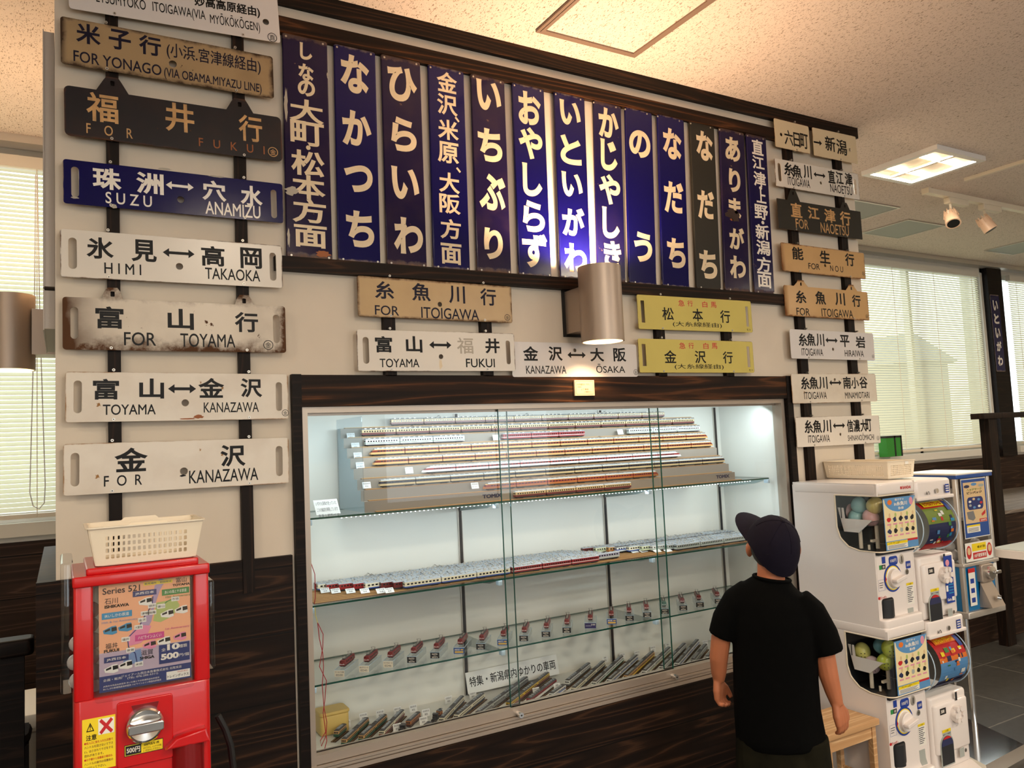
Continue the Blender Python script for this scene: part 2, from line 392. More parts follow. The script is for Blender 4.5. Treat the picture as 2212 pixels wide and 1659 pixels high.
# partition wall with the opening of the show case
WL, WR = -.016, 3.50
CX0, CX1, CZ0, CZ1 = .648, 2.882, .543, 1.70        # show case opening
PD = 1.10
mb = MB()
mb.box(WL, CX0, 0, PD, 0, CEIL, 'plaster').box(CX1, WR, 0, PD, 0, CEIL, 'plaster')
mb.box(CX0, CX1, 0, PD, CZ1, CEIL, 'plaster').box(CX0, CX1, 0, PD, 0, CZ0, 'plaster').box(CX0, CX1, .50, PD, CZ0, CZ1, 'plaster')
struct(mb, 'wall_partition')
# dark plank wainscot
mb = MB(); mb.box(-.062, CX0-.03, -.018, 0, 0, 1.232, 'wood_plank').box(-.062, WL, 0, PD, 0, 1.226, 'wood_plank')
mb.box(CX0-.03, CX1+.03, -.016, 0, 0, .543, 'wood_plank').box(CX1+.03, WR, -.016, 0, 0, .9, 'wood_plank')
struct(mb, 'trim_1')
# top beam
struct(MB().box(WL, WR+.03, -.028, 0, 3.014, CEIL, 'wood_dark'), 'trim_2')
# window wall
YW = Y1
wins = [(-1.75, .14), (5.55, 7.76), (8.14, 9.5)]
ZS, ZH = 1.285, 2.99
mb = MB(); xs = [X0]+[v for w in wins for v in w]+[X1]
for i in range(0, len(xs), 2): mb.box(xs[i], xs[i+1], YW, YW+.2, ZS-.06, CEIL, 'plaster_white')
mb.box(X0, X1, YW, YW+.2, ZH, CEIL, 'plaster_white').box(X0, X1, YW, YW+.2, 0, ZS-.06, 'plaster_white')
struct(mb, 'wall_window')
struct(MB().box(X0, X1, YW-.022, YW, 0, 1.20, 'wood_counter'), 'trim_3')
struct(MB().box(7.80, 8.05, YW-.05, YW, 1.20, CEIL, 'wood_black'), 'trim_4')
struct(MB().box(X0, X1, YW-.10, YW, 3.03, CEIL, 'alu_pale'), 'trim_5')
glass('pane', (.97, 1, 1), 1.0)
m, N, L, b = _new('blind_slat'); N.remove(b)
d = N.new('ShaderNodeBsdfDiffuse'); d.inputs[0].default_value = (*lin((236, 232, 212)), 1)
tr = N.new('ShaderNodeBsdfTranslucent'); tr.inputs[0].default_value = (*lin((244, 240, 208)), 1)
x = N.new('ShaderNodeMixShader'); x.inputs[0].default_value = .45
L.new(d.outputs[0], x.inputs[1]); L.new(tr.outputs[0], x.inputs[2]); L.new(x.outputs[0], N['Material Output'].inputs[0])
for i, (a, c) in enumerate(wins):
    w = bpy.data.objects.new('window_%d' % (i+1), None); COL.objects.link(w); w.location = ((a+c)/2, YW, ZS); w['kind'] = 'structure'; w['_org'] = list(w.location)
    f = MB()
    for x0, x1, z0, z1 in ((a, a+.04, ZS, ZH), (c-.04, c, ZS, ZH), (a, c, ZH-.04, ZH), (a, c, ZS, ZS+.045), ((a+c)/2-.02, (a+c)/2+.02, ZS, ZH)):
        f.box(x0, x1, YW+.03, YW+.09, z0, z1, 'alu_pale')
    f.build('window_frame', w)
    MB().box(a, c, YW-.035, YW+.1, ZS-.06, ZS, 'plaster_white').build('window_sill', w)
    fix_normals(MB().box(a+.03, c-.03, YW+.06, YW+.064, ZS+.03, ZH-.03, 'pane').build('pane', w))
blind_of = [('white venetian blind over the window at the far left behind the lamp', -1.70, .02, .16),
            ('wide pale venetian blind over the window right of the sign columns', 5.6, 7.66, .6),
            ('greyish venetian blind at the right edge beyond the dark post', 8.2, 9.45, .35)]
for lab, a, c, sh in blind_of:
    t = thing('venetian_blind', lab, 'blind', ((a+c)/2, YW-.03, 2.98), group='venetian blinds on the windows')
    MB().box(a, c, YW-.05, YW-.008, 2.93, 2.985, 'plaster_white').build('headrail', t)
    s = MB(); z = 2.915; n = 0; zb = 1.33
    while z > zb:
        ang = R(52); dy, dz = .0125*math.cos(ang), .0125*math.sin(ang)
        yc = YW-.028
        s.add([(a, yc-dy, z-dz), (c, yc-dy, z-dz), (c, yc, z+.0012), (a, yc, z+.0012), (c, yc+dy, z+dz), (a, yc+dy, z+dz)], [(0, 1, 2, 3), (3, 2, 4, 5)], 'blind_slat')
        z -= .0212; n += 1
    s.build('slats', t, smooth=60)
    MB().box(a, c, YW-.042, YW-.016, 1.305, 1.325, 'cream_plastic').build('bottom_rail', t)
    cd = MB(); k = max(2, int((c-a)/.42)); 
    for j in range(k): 
        xx = a+.12+(c-a-.24)*j/(k-1)
        MB().cyl((xx, YW-.042, 1.31), (xx, YW-.042, 2.94), .0022, 'cream_plastic', seg=5).build('ladder_cord', t)
    if c < 1:
        MB().tube([(-.105, YW-.055, 2.9), (-.11, YW-.06, 2.2), (-.128, YW-.06, 1.42), (-.115, YW-.06, 1.36), (-.092, YW-.06, 1.345), (-.072, YW-.06, 1.37), (-.068, YW-.06, 1.45), (-.088, YW-.06, 2.2), (-.098, YW-.055, 2.9)], .0028, 'white_plastic', 6).build('pull_cord', t)
# grey buildings seen faintly through the blinds
plain('outdoor_grey', (120, 124, 132), .9); plain('outdoor_ground', (190, 190, 185), .9)
struct(MB().box(-12, 22, YW+.4, 20, -.4, -.3, 'outdoor_ground'), 'ground_outside')
for nm, x0, x1, y0, y1, z1, lab in (('house', 6.6, 7.4, 2.9, 4.2, 2.35, 'grey block outside seen through the wide blind'), ('house', 9.0, 9.7, 3.3, 4.4, 2.3, 'grey block outside toward the right edge of the wide blind')):
    q = MB().box(x0, x1, y0, y1, -.3, z1, 'outdoor_grey'); q.add([(x0-.1, y0-.1, z1), (x1+.1, y0-.1, z1), (x1+.1, y1+.1, z1), (x0-.1, y1+.1, z1), ((x0+x1)/2, y0+.2, z1+.4), ((x0+x1)/2, y1-.2, z1+.4)], [(0, 1, 4), (1, 2, 5, 4), (2, 3, 5), (3, 0, 4, 5), (0, 3, 2, 1)], 'outdoor_grey')
    tag(q.build('building', org=((x0+x1)/2, y0, -.3)), lab, 'building', 'blocks outside the window')

# ------------------------------------------------------------------ ceiling fittings
def ring(mb, x0, x1, y0, y1, z0, z1, w, mat):
    mb.box(x0, x1, y0, y0+w, z0, z1, mat).box(x0, x1, y1-w, y1, z0, z1, mat).box(x0, x0+w, y0+w, y1-w, z0, z1, mat).box(x1-w, x1, y0+w, y1-w, z0, z1, mat)
hx0, hx1, hy1 = 1.525, 1.99, -.148; hy0 = hy1-.465
plain('hatch_frame', (128, 108, 94), .6)
t = thing('access_hatch', 'square metal framed access hatch in the ceiling above the blue signs', 'hatch', ((hx0+hx1)/2, (hy0+hy1)/2, CEIL-.012))
f = MB(); ring(f, hx0, hx1, hy0, hy1, CEIL-.010, CEIL-.001, .012, 'hatch_frame'); ring(f, hx0+.013, hx1-.013, hy0+.013, hy1-.013, CEIL-.012, CEIL-.001, .014, 'hatch_frame'); f.build('frame', t)
MB().box(hx0+.027, hx1-.027, hy0+.027, hy1-.027, CEIL-.006, CEIL-.0005, 'ceiling_board').build('panel', t)
emis('tube_glow', (255, 226, 186), 16.0)
plain('reflector', (250, 238, 220), .4)
fix_lab = {6: 'recessed square ceiling light with two bright tubes right of the sign wall'}
for i, (fx, fy) in enumerate(FIX):
    t = thing('ceiling_light', fix_lab.get(i, 'recessed square ceiling light outside the picture'), 'light', (fx, fy, CEIL), group='recessed ceiling lights')
    h = .235; f = MB(); ring(f, fx-h, fx+h, fy-h, fy+h, CEIL-.028, CEIL-.001, .035, 'white_plastic'); f.build('frame', t)
    MB().box(fx-h+.035, fx+h-.035, fy-h+.035, fy+h-.035, CEIL-.004, CEIL-.0005, 'reflector').build('reflector', t)
    for s in (-.1, .1):
        MB().cyl((fx-.19, fy+s, CEIL-.012), (fx+.19, fy+s, CEIL-.012), .011, 'tube_glow', seg=10).build('tube', t)
    MB().box(fx-.012, fx+.012, fy-.2, fy+.2, CEIL-.022, CEIL-.006, 'reflector').build('crossbar', t)
# lighting track with two spotlights
t = thing('lighting_track', 'white lighting track on the ceiling above the right window', 'track', (5.4, .47, CEIL-.02))
MB().box(4.86, 6.3, .43, .47, CEIL-.035, CEIL-.001, 'cream_plastic').build('rail', t)
MB().box(4.85, 4.875, .425, .475, CEIL-.037, CEIL-.001, 'cream_plastic').build('end_cap', t)
plain('spot_body', (226, 190, 160), .4)
for i, (sx, lab, tw) in enumerate(((5.10, 'pale track spotlight nearer the end of the ceiling track', -.5), (5.50, 'pale track spotlight second along the ceiling track', .35))):
    q = thing('track_spotlight', lab, 'spotlight', (sx, .45, CEIL-.035), group='track spotlights')
    MB().rbox(sx-.02, sx+.20, .428, .472, CEIL-.075, CEIL-.036, 'cream_plastic', .006, .003).build('adapter', q)
    d = Vector((tw*.7, -.35, -.8)).normalized(); p = Vector((sx+.02, .45, CEIL-.10))
    MB().cyl((sx+.02, .45, CEIL-.075), (sx+.02, .45, CEIL-.125), .008, 'cream_plastic', seg=10).tube([(sx-.012, .45, CEIL-.12), (sx-.016, .45, CEIL-.16), (sx+.0, .45, CEIL-.19)], .005, 'cream_plastic', 6).build('arm', q)
    h = MB(); c = Vector((sx+.02, .45, CEIL-.165)); h.cyl(c-d*.035, c+d*.06, .04, 'spot_body', .047, 20)
    u = d.cross(Vector((0, 1, 0))).normalized(); w = d.cross(u)
    for k in range(10):
        a = 2*math.pi*k/10; e = u*math.cos(a)+w*math.sin(a); h.cyl(c-d*.055+e*.035, c-d*.0+e*.044, .004, 'spot_body', seg=5)
    h.build('head', q)
    MB().cyl(c+d*.0601, c+d*.061, .038, 'black', seg=20).build('lens', q)
plain('vent_grey', (168, 172, 166), .6)
for vx, vy, vw, vh, lab in ((5.69, 1.165, .47, .40, 'flat grey ceiling panel between the track and the window'), (4.85, 1.0, .5, .42, 'grey ceiling panel half hidden behind the sign column'), (7.39, 1.18, .47, .36, 'grey ceiling panel at the right edge above the window')):
    t = thing('ceiling_vent', lab, 'vent', (vx, vy, CEIL), group='ceiling panels')
    f = MB(); ring(f, vx-vw/2, vx+vw/2, vy-vh/2, vy+vh/2, CEIL-.008, CEIL-.0005, .012, 'alu_pale'); f.build('frame', t)
    MB().box(vx-vw/2+.012, vx+vw/2-.012, vy-vh/2+.012, vy+vh/2-.012, CEIL-.005, CEIL-.0005, 'vent_grey').build('grille', t)
tag(MB().box(4.90, 4.925, -.9, .225, CEIL-.02, CEIL-.0005, 'cream_plastic').build('cable_cover', org=(4.91, -.3, CEIL)), 'thin cream cable cover strip on the ceiling right of the light', 'cable cover')

# ------------------------------------------------------------------ sign rails and battens
tag(MB().box(.60, 2.985, -.029, 0, 2.915, 2.966, 'wood_beam').build('sign_rail', org=(1.8, 0, 2.92)), 'dark brown wooden rail along the tops of the tall blue signs', 'rail', 'sign rails')
tag(MB().box(.585, 2.985, -.030, 0, 2.127, 2.172, 'wood_dark').build('sign_rail', org=(1.8, 0, 2.13)), 'dark brown wooden ledge under the feet of the tall blue signs', 'rail', 'sign rails')
BT = .022
for x0, w, z0, z1, lab in (
    (.113, .033, .92, 3.014, 'dark batten at the left of the far left sign column'),
    (.469, .034, 1.134, 3.014, 'dark batten at the right of the far left sign column, its foot over the wainscot'),
    (.940, .042, 1.79, 2.127, 'short dark batten left behind the cream and white signs over the case'),
    (1.311, .043, 1.79, 2.127, 'short dark batten right behind the cream and white signs over the case'),
    (2.126, .045, 1.79, 2.127, 'short dark batten left behind the yellow signs'),
    (2.507, .046, 1.79, 2.127, 'short dark batten right behind the yellow signs'),
    (2.985, .050, 1.30, 3.03, 'dark batten at the left of the right hand sign column'),
    (3.345, .048, 1.30, 3.03, 'dark batten at the right of the right hand sign column')):
    tag(MB().box(x0, x0+w, -BT, 0 if z0 > 1.2 else -.0, z0, z1, 'wood_batten').build('sign_batten', org=(x0, 0, z0)), lab, 'batten', 'sign battens')
# ------------------------------------------------------------------ enamel destination boards
K = 640/2212
WA, WB, WC, WD, WE = (0, 0), (0, 440), (0, 880), (580, 0), (580, 440)
WF, WG, WH, WI, WJ = (1100, 0), (1100, 440), (1572, 0), (1572, 360), (1572, 740)
plain('ink_navy', (20, 16, 38), .45, spec=.2); plain('ink_red', (196, 36, 40), .35); plain('ink_white', (240, 232, 220), .3)
plain('ink_tan', (196, 152, 98), .45, noise=.25, scale=30); plain('ink_cream', (226, 206, 172), .4, noise=.06, scale=20)
plain('ink_rust', (150, 84, 36), .6); plain('rust_dark', (44, 24, 16), .7); plain('ink_faded', (176, 166, 150), .5)
WEAR = (62, 38, 20)
E_ = {
 'white_a': enamel('enamel_white_a', (226, 218, 206), (90, 58, 30), .05, .0, .05, seed=1),
 'white_new': enamel('enamel_white_new', (222, 216, 212), (150, 140, 130), .0, 0, .02, seed=2),
 'white_rust': enamel('enamel_white_rust', (216, 204, 186), (78, 46, 18), .42, .095, .5, seed=3, left=.17),
 'white_stain': enamel('enamel_white_stain', (224, 214, 198), (150, 108, 62), .045, .10, .45, seed=8),
 'ochre': enamel('enamel_ochre', (168, 142, 106), (58, 38, 20), .20, .07, .6, seed=4, left=.03),
 'ochre_light': enamel('enamel_ochre_light', (196, 168, 126), (84, 52, 24), .12, .04, .3, seed=5),
 'tan': enamel('enamel_tan', (204, 164, 112), (116, 70, 30), .10, .03, .35, seed=6, left=.05),
 'cream': enamel('enamel_cream', (220, 200, 164), (120, 80, 40), .05, .02, .2, seed=7),
 'navy': enamel('enamel_navy', (9, 6, 72), (150, 130, 110), .03, .0, .0, .15, seed=9),
 'navy_chip': enamel('enamel_navy_chip', (15, 10, 62), (96, 72, 54), .05, .12, .1, .16, seed=10),
 'navy_dark': enamel('enamel_navy_dark', (24, 14, 54), (110, 84, 64), .05, .10, .25, .16, seed=11),
 'black': enamel('enamel_black', (24, 19, 24), (80, 46, 24), .07, .08, .4, .4, seed=12),
 'black_green': enamel('enamel_black_green', (36, 34, 28), (70, 48, 28), .03, .02, .1, .5, seed=13),
 'yellow': enamel('enamel_yellow', (206, 190, 100), (120, 96, 40), .03, 0, .18, .4, seed=14),
}
BY = -.034          # front plane of the boards
def to_px(w, x, y): return w[0]+x*K, w[1]+y*K
class Board:
    """A hanging board: its drawing plane on the wall, measured from four corners in the photograph."""
    def __init__(s, w, tl, tr, bl, br, y=BY):
        s.w = w; s.y = y
        c = [onY(*to_px(q[2] if len(q) > 2 else w, q[0], q[1]), y) for q in (tl, tr, bl, br)]
        s.c = sum(c, Vector((0, 0, 0)))/4
        u = (c[1]-c[0]+c[3]-c[2])/2; v = (c[0]-c[2]+c[1]-c[3])/2
        s.W, s.H = u.length, v.length; s.th = math.atan2(u.z, u.x)
        if s.H > s.W: s.th = math.atan2(-v.x, v.z)
        s.M = frame((s.c.x, y, s.c.z), s.th); s.Mi = s.M.inverted()
    def loc(s, x, y, w=None):
        p = s.Mi @ onY(*to_px(w or s.w, x, y), s.y); return p.x, p.y
    def size(s, x, y, w, h, win=None):
        u, v = s.loc(x, y, win); e = .01
        a = pr(s.M @ Vector((u, v, 0))); b = pr(s.M @ Vector((u+e, v, 0))); c = pr(s.M @ Vector((u, v+e, 0)))
        return u, v, w*K/abs(b[0]-a[0])*e, h*K/abs(c[1]-a[1])*e
def arrow_shape(mb, u, v, w, M, mat, two=True, t=.0105, z=.0004):
    h = t*1.3; k = t*1.7
    pts = [(u-w/2, v), (u-w/2+k, v+h), (u-w/2+k, v+t*.42), (u+w/2-k, v+t*.42), (u+w/2-k, v+h), (u+w/2, v), (u+w/2-k, v-h), (u+w/2-k, v-t*.42), (u-w/2+k, v-t*.42), (u-w/2+k, v-h)]
    if not two: pts = [(u-w/2, v+t*.42)]+pts[3:8]+[(u-w/2, v-t*.42)]
    mb.flat(pts, z, mat, M)
def board(label, mat, w, corners, texts=(), slots=(), holes=(), arrows=(), marks=(), tabs=(), ink='ink', bold=.026, r=.008, group='enamel destination boards', name='destination_board', screws=True, y=BY, square_slots=False, extra=None, rust=()):
    B = Board(w, *corners, y=y); M = B.M; T = .0022
    t = thing(name, label, 'sign', (B.c.x, y, B.c.z-B.H/2), group)
    out = rrect(0, 0, B.W, B.H, r, 4)
    for (tx, ty, tw, bw) in tabs:            # hanging ears: centre, peak height, peak width, base width
        u, v = B.loc(tx, ty); _, _, pw, _ = B.size(tx, ty, tw, 10); _, _, bb, _ = B.size(tx, ty, bw, 10)
        i = next(k for k in range(len(out)) if out[k][1] > B.H/2-1e-4 and out[k][0] < u-bb/2+1e-6) if True else 0
        ear = [(u+bb/2, B.H/2), (u+pw/2+.004, v-.012), (u+pw/2-.004, v), (u-pw/2+.004, v), (u-pw/2-.004, v-.012), (u-bb/2, B.H/2)]
        out = out[:i]+ear+out[i:]
    loops = [out]
    for (sx, sy, sw, sh) in slots:
        u, v, a, b_ = B.size(sx, sy, sw, sh); loops.append(rrect(u, v, a, b_, .001 if square_slots else a*.49, 5))
    for (hx, hy, hr) in holes:
        u, v, a, b_ = B.size(hx, hy, 2*hr, 2*hr); loops.append(disc(u, v, b_/2, n=18))
    for (tx, ty, tw, bw) in tabs:
        u, v = B.loc(tx, ty); loops.append(rrect(u, v-.018, .012, .016, .003))
    mb = MB(); mb.plate(loops, T, mat, M @ Matrix.Translation((0, 0, -T/2)), .0006)
    for it in texts:
        s_, x, yy, tw, th_ = it[:5]; ik = it[5] if len(it) > 5 and it[5] else ink; bo = it[6] if len(it) > 6 else bold
        win = it[7] if len(it) > 7 else None
        u, v, a, b_ = B.size(x, yy, tw, th_, win); mb.text(s_, u, v, a, b_, ik, M, bo*.5 if ord(s_[0]) < 400 else bo)
    for it in arrows:
        x, yy, aw = it[:3]; u, v, a, _ = B.size(x, yy, aw, 10); arrow_shape(mb, u, v, a, M, it[4] if len(it) > 4 else ink, not (len(it) > 3 and it[3] == 1), t=B.H*.075)
    for (s_, x, yy, rr) in marks:            # a character in a ring
        u, v, a, b_ = B.size(x, yy, 2*rr, 2*rr); q = b_/2
        mb.ring2d(disc(u, v, q), disc(u, v, q*.86), .0004, ink, M)
        mb.text(s_, u, v, q*1.15, q*1.15, ink, M, 0)
    for (x, yy, rw, rh, rm) in rust:
        u, v, a, b_ = B.size(x, yy, rw, rh); rr_ = random.Random(int(x*7+yy)); n = 16
        mb.flat([(u+a/2*math.cos(6.283*i/n)*rr_.uniform(.6, 1), v+b_/2*math.sin(6.283*i/n)*rr_.uniform(.6, 1)) for i in range(n)], .0006, rm, M)
    if extra: extra(mb, B)
    mb.build('board', t)
    if screws:
        for f in (screws if isinstance(screws, tuple) else (-.305, .305)):
            for sg in (1, -1):
                p = M @ Vector((f*B.W, sg*(B.H/2+(.007 if sg > 0 and not tabs else -.006)), 0))
                if tabs and sg > 0: continue
                MB().cyl((p.x, y-.002, p.z), (p.x, y+.016, p.z), .0042, 'screw_steel', seg=10).cyl((p.x, y-.0022, p.z), (p.x, y-.0021, p.z), .0018, 'ink', seg=6).build('screw', t)
    return t

LF = 'on the far left column'
board('white board cropped by the top edge, with the long line in brackets', E_['white_new'], WA, ((497, -440), (2066, -170), (505, 30), (2085, 342)),
      [('妙高高原経由)', 1700, 52, 490, 88), ('ITOIGAWA(VIA', 1340, 92, 395, 92, None, .01), ('MYŌKŌKŌGEN)', 1757, 172, 372, 105, None, .01), ('ETSUMYOKO', 905, 8, 370, 75, None, .01)], holes=[(1985, 163, 24)], marks=[('直', 2033, 280, 34)])
board('worn ochre board with dark characters and a bracketed second line on the left column', E_['ochre'], WA, ((455, 120), (2035, 425), (452, 470), (2045, 735)),
      [('米', 660, 255, 185, 150), ('子', 895, 298, 165, 150), ('行', 1120, 340, 165, 145), ('(小浜.宮津線経由)', 1605, 440, 700, 122, None, .018), ('FOR YONAGO', 885, 472, 655, 82, None, .02), ('(VIA OBAMA.MIYAZU LINE)', 1600, 610, 725, 85, None, .02)], holes=[(1290, 477, 28)], ink='ink_navy')
board('black weathered board with tan characters and two hanging ears', E_['black'], WA, ((482, 632), (2095, 880), (480, 1008), (2110, 1205)),
      [('福', 765, 805, 240, 215), ('井', 1343, 880, 215, 215), ('行', 1870, 960, 175, 195), ('F    O    R', 820, 978, 345, 75, 'ink_tan', .01), ('F   U   K   U   I', 1735, 1092, 490, 62, 'ink_rust', .01)], tabs=[(838, 578, 110, 240), (1788, 738, 100, 200)], marks=[('金', 2038, 1135, 36)], ink='ink_tan', r=.014, bold=.018)
board('deep blue board with white characters, a double arrow and end slots', E_['navy'], WA, ((472, 1175), (2108, 1385), (472, 1525), (2118, 1655)),
      [('珠', 800, 1335, 215, 160), ('洲', 1120, 1370, 205, 160), ('穴', 1600, 1425, 180, 150), ('水', 1878, 1465, 165, 155), ('S U Z U', 963, 1490, 345, 85, None, .02), ('ANAMIZU', 1742, 1568, 410, 95, None, .02)], slots=[(560, 1358, 60, 232), (2045, 1522, 46, 215)], holes=[(1350, 1490, 26)], arrows=[(1343, 1390, 207)], ink='ink_white', bold=.03, rust=[(1230, 1262, 130, 18, 'ink_faded'), (850, 1540, 60, 40, 'ink_faded'), (1620, 1318, 160, 16, 'ink_faded'), (560, 1476, 76, 18, 'ink_faded')])
board('clean white board reading HIMI and TAKAOKA with a double arrow', E_['white_a'], WB, ((450, 187), (2098, 315), (452, 545), (2115, 628)),
      [('氷', 748, 332, 205, 160), ('見', 1075, 352, 190, 165), ('高', 1590, 392, 175, 150), ('岡', 1875, 408, 160, 155), ('H I M I', 918, 487, 275, 80, None, .02), ('TAKAOKA', 1740, 530, 410, 85, None, .016)], slots=[(542, 370, 66, 236), (2038, 470, 50, 210)], holes=[(1340, 468, 26)], arrows=[(1335, 370, 237)])
board('rusty white board with brown left end and two hanging ears', E_['white_rust'], WB, ((467, 695), (2125, 768), (470, 1087), (2138, 1112)),
      [('富', 818, 850, 210, 165), ('山', 1350, 863, 195, 155), ('行', 1840, 885, 175, 150), ('FOR', 1047, 1010, 240, 100, None, .014), ('TOYAMA', 1555, 1022, 410, 100, None, .014)], slots=[(555, 890, 62, 240), (2063, 935, 50, 212)], tabs=[(840, 628, 95, 155), (1822, 683, 85, 135)], marks=[('金', 2003, 1055, 36)])
board('white board linking two towns by a double arrow, orange rust stain at its lower middle', E_['white_stain'], WB, ((488, 1255), (2145, 1275), (490, 1632), (2155, 1605)),
      [('富', 792, 1385, 195, 155), ('山', 1133, 1380, 185, 150), ('金', 1578, 1375, 195, 148), ('沢', 1877, 1375, 162, 142), ('TOYAMA', 968, 1537, 395, 78, None, .018), ('KANAZAWA', 1730, 1520, 410, 75, None, .012)], slots=[(580, 1442, 64, 246), (2083, 1440, 48, 216)], holes=[(1383, 1487, 27)], arrows=[(1360, 1382, 210)], marks=[('金', 2130, 1562, 25)], rust=[(1480, 1590, 90, 36, 'ink_rust'), (1400, 1605, 160, 12, 'ink_rust')])
board('lowest white board of the far left column, scratched, with FOR under its first character', E_['white_stain'], WC, ((472, 275), (2150, 228), (475, 662), (2160, 562)),
      [('金', 980, 390, 250, 180), ('沢', 1740, 360, 188, 162), ('F  O  R', 920, 545, 285, 80, None, .018), ('KANAZAWA', 1675, 508, 515, 95, None, .014)], slots=[(560, 465, 68, 252), (2085, 400, 52, 226)], holes=[(1373, 477, 29)], rust=[(1365, 510, 50, 22, 'ink')])

# tall blue station-name signs between the two rails
VY = -.020
def tall(label, mat, tl, tr, bl, br, chars, ink='ink_cream', bold=.042, rust=()):
    B = Board(WD, tl, tr, bl, br, y=VY)
    t = thing('station_sign', label, 'sign', (B.c.x, VY, 2.172), 'tall enamel station signs')
    M = B.M; mb = MB()
    vs, fs = shape2d([rrect(0, 0, B.W-.004, .741, .006, 3)], .012, .004, 2); mb.add(vs, fs, mat, Matrix.Translation((B.c.x, 0, 2.5435)) @ M.to_3x3().to_4x4() @ Matrix.Translation((0, 0, -VY-.006)))
    for it in chars:
        u, v, a, b_ = B.size(it[1], it[2], it[3], it[4], it[5] if len(it) > 5 else None)
        mb.text(it[0], u, v, a, b_, ink, M, .024 if it[0] in '大町松本方面金沢米原阪直江津上野新潟・、' else bold)
    for (x, yy, rw, rh, rm, win) in rust:
        u, v, a, b_ = B.size(x, yy, rw, rh, win); rr_ = random.Random(int(x*7+yy)); n = 18
        mb.flat([(u+a/2*math.cos(6.283*i/n)*rr_.uniform(.5, 1), v+b_/2*math.sin(6.283*i/n)*rr_.uniform(.5, 1)) for i in range(n)], .0007, rm, M)
    mb.build('board', t)
    for sx in (-1, 1):
        for z in (2.178, 2.905):
            x = B.c.x+sx*(B.W/2-.012)
            MB().cyl((x, VY-.0015, z), (x, VY+.001, z), .0035, 'screw_steel', seg=8).build('screw', t)
    return t
d, e, f, g, h, i_ = WD, WE, WF, WG, WH, WI
tall('first tall sign from the left, faded purple with tan characters and chipped edges', E_['navy_dark'], (105, 250), (435, 330), (140, 390, e), (475, 410, e),
     [('し', 280, 385, 92, 125), ('な', 280, 540, 115, 125), ('の', 283, 660, 128, 118), ('大', 285, 830, 255, 172), ('町', 290, 998, 252, 180), ('・', 297, 1103, 34, 34), ('松', 295, 1220, 250, 188), ('本', 300, 1398, 252, 180), ('方', 305, 55, 252, 182, e), ('面', 315, 245, 245, 165, e)], rust=[(130, 780, 36, 300, 'ink_faded', d), (170, 1425, 130, 80, 'ink_faded', d), (405, 375, 140, 60, 'ink_rust', e), (150, 250, 26, 200, 'ink_faded', e), (440, 560, 14, 60, 'ink_faded', d)])
tall('second tall blue sign from the left reading naka tsuchi in big hiragana', E_['navy'], (495, 330), (790, 390), (520, 385, e), (838, 435, e),
     [('な', 645, 555, 215, 285), ('か', 660, 960, 218, 265), ('つ', 672, 1335, 213, 205), ('ち', 685, 190, 208, 272, e)])
tall('third tall dark blue sign from the left reading hiraiwa', E_['navy_dark'], (842, 405), (1130, 475), (890, 440, e), (1180, 465, e),
     [('ひ', 1000, 630, 218, 262), ('ら', 1010, 1005, 190, 255), ('い', 1022, 1370, 205, 240), ('わ', 1045, 240, 217, 272, e)])
tall('fourth tall blue sign from the left, crowded with nine small characters', E_['navy'], (1190, 480), (1458, 540), (1240, 470, e), (1500, 495, e),
     [('金', 1332, 615, 152, 152), ('沢', 1335, 783, 152, 155), ('、', 1408, 893, 36, 40), ('米', 1342, 970, 155, 150), ('原', 1342, 1140, 158, 158), ('、', 1418, 1270, 36, 40), ('大', 1350, 1365, 155, 152), ('阪', 1355, 1522, 158, 150), ('方', 1360, 190, 155, 150, e), ('面', 1365, 375, 155, 155, e)])
tall('fifth tall blue sign from the left reading ichiburi', E_['navy_dark'], (1510, 555), (1762, 610), (1565, 500, e), (1808, 515, e),
     [('い', 1645, 715, 182, 225), ('ち', 1655, 1085, 180, 248), ('ぶ', 1672, 1435, 198, 272), ('り', 1680, 300, 140, 235, e)])
tall('sixth tall blue sign from the left reading oyashirazu in five hiragana', E_['navy'], (1820, 620), (2055, 670), (1875, 520, e), (2110, 535, e),
     [('お', 1950, 810, 168, 248), ('や', 1957, 1070, 178, 240), ('し', 1970, 1345, 145, 245), ('ら', 1980, 95, 165, 235, e), ('ず', 1990, 350, 188, 258, e)])
tall('seventh tall blue sign from the left, its foot brightly lit beside the cylinder lamp', E_['navy'], (338, 690, f), (560, 730, f), (385, 540, g), (610, 555, g),
     [('い', 455, 845, 155, 182, f), ('と', 460, 1120, 155, 218, f), ('い', 470, 1380, 155, 182, f), ('が', 480, 135, 168, 218, g), ('わ', 495, 405, 168, 215, g)])
tall('eighth tall blue sign from the left, its foot hidden behind the cylinder lamp', E_['navy_chip'], (635, 750, f), (830, 795, f), (660, 560, g), (870, 575, g),
     [('か', 742, 920, 150, 225, f), ('じ', 745, 1160, 125, 232, f), ('や', 750, 1415, 158, 228, f), ('し', 760, 145, 128, 232, g), ('き', 772, 378, 130, 200, g)])
tall('ninth tall blue sign from the left bearing only two hiragana', E_['navy'], (870, 805, f), (1063, 845, f), (900, 585, g), (1100, 600, g),
     [('の', 975, 1075, 158, 205, f), ('う', 1000, 325, 135, 225, g)])
tall('tenth tall blue sign from the left reading nadachi', E_['navy'], (1110, 860, f), (1303, 895, f), (1150, 600, g), (1343, 610, g),
     [('な', 1217, 1075, 140, 230, f), ('だ', 1230, 1475, 145, 238, f), ('ち', 1248, 370, 135, 222, g)])
tall('tall black brown sign reading nadachi in cream', E_['black_green'], (1350, 910, f), (1530, 945, f), (1405, 620, g), (1580, 630, g),
     [('な', 1458, 1090, 125, 220, f), ('だ', 1470, 1530, 125, 215, f), ('ち', 1487, 455, 130, 212, g)])
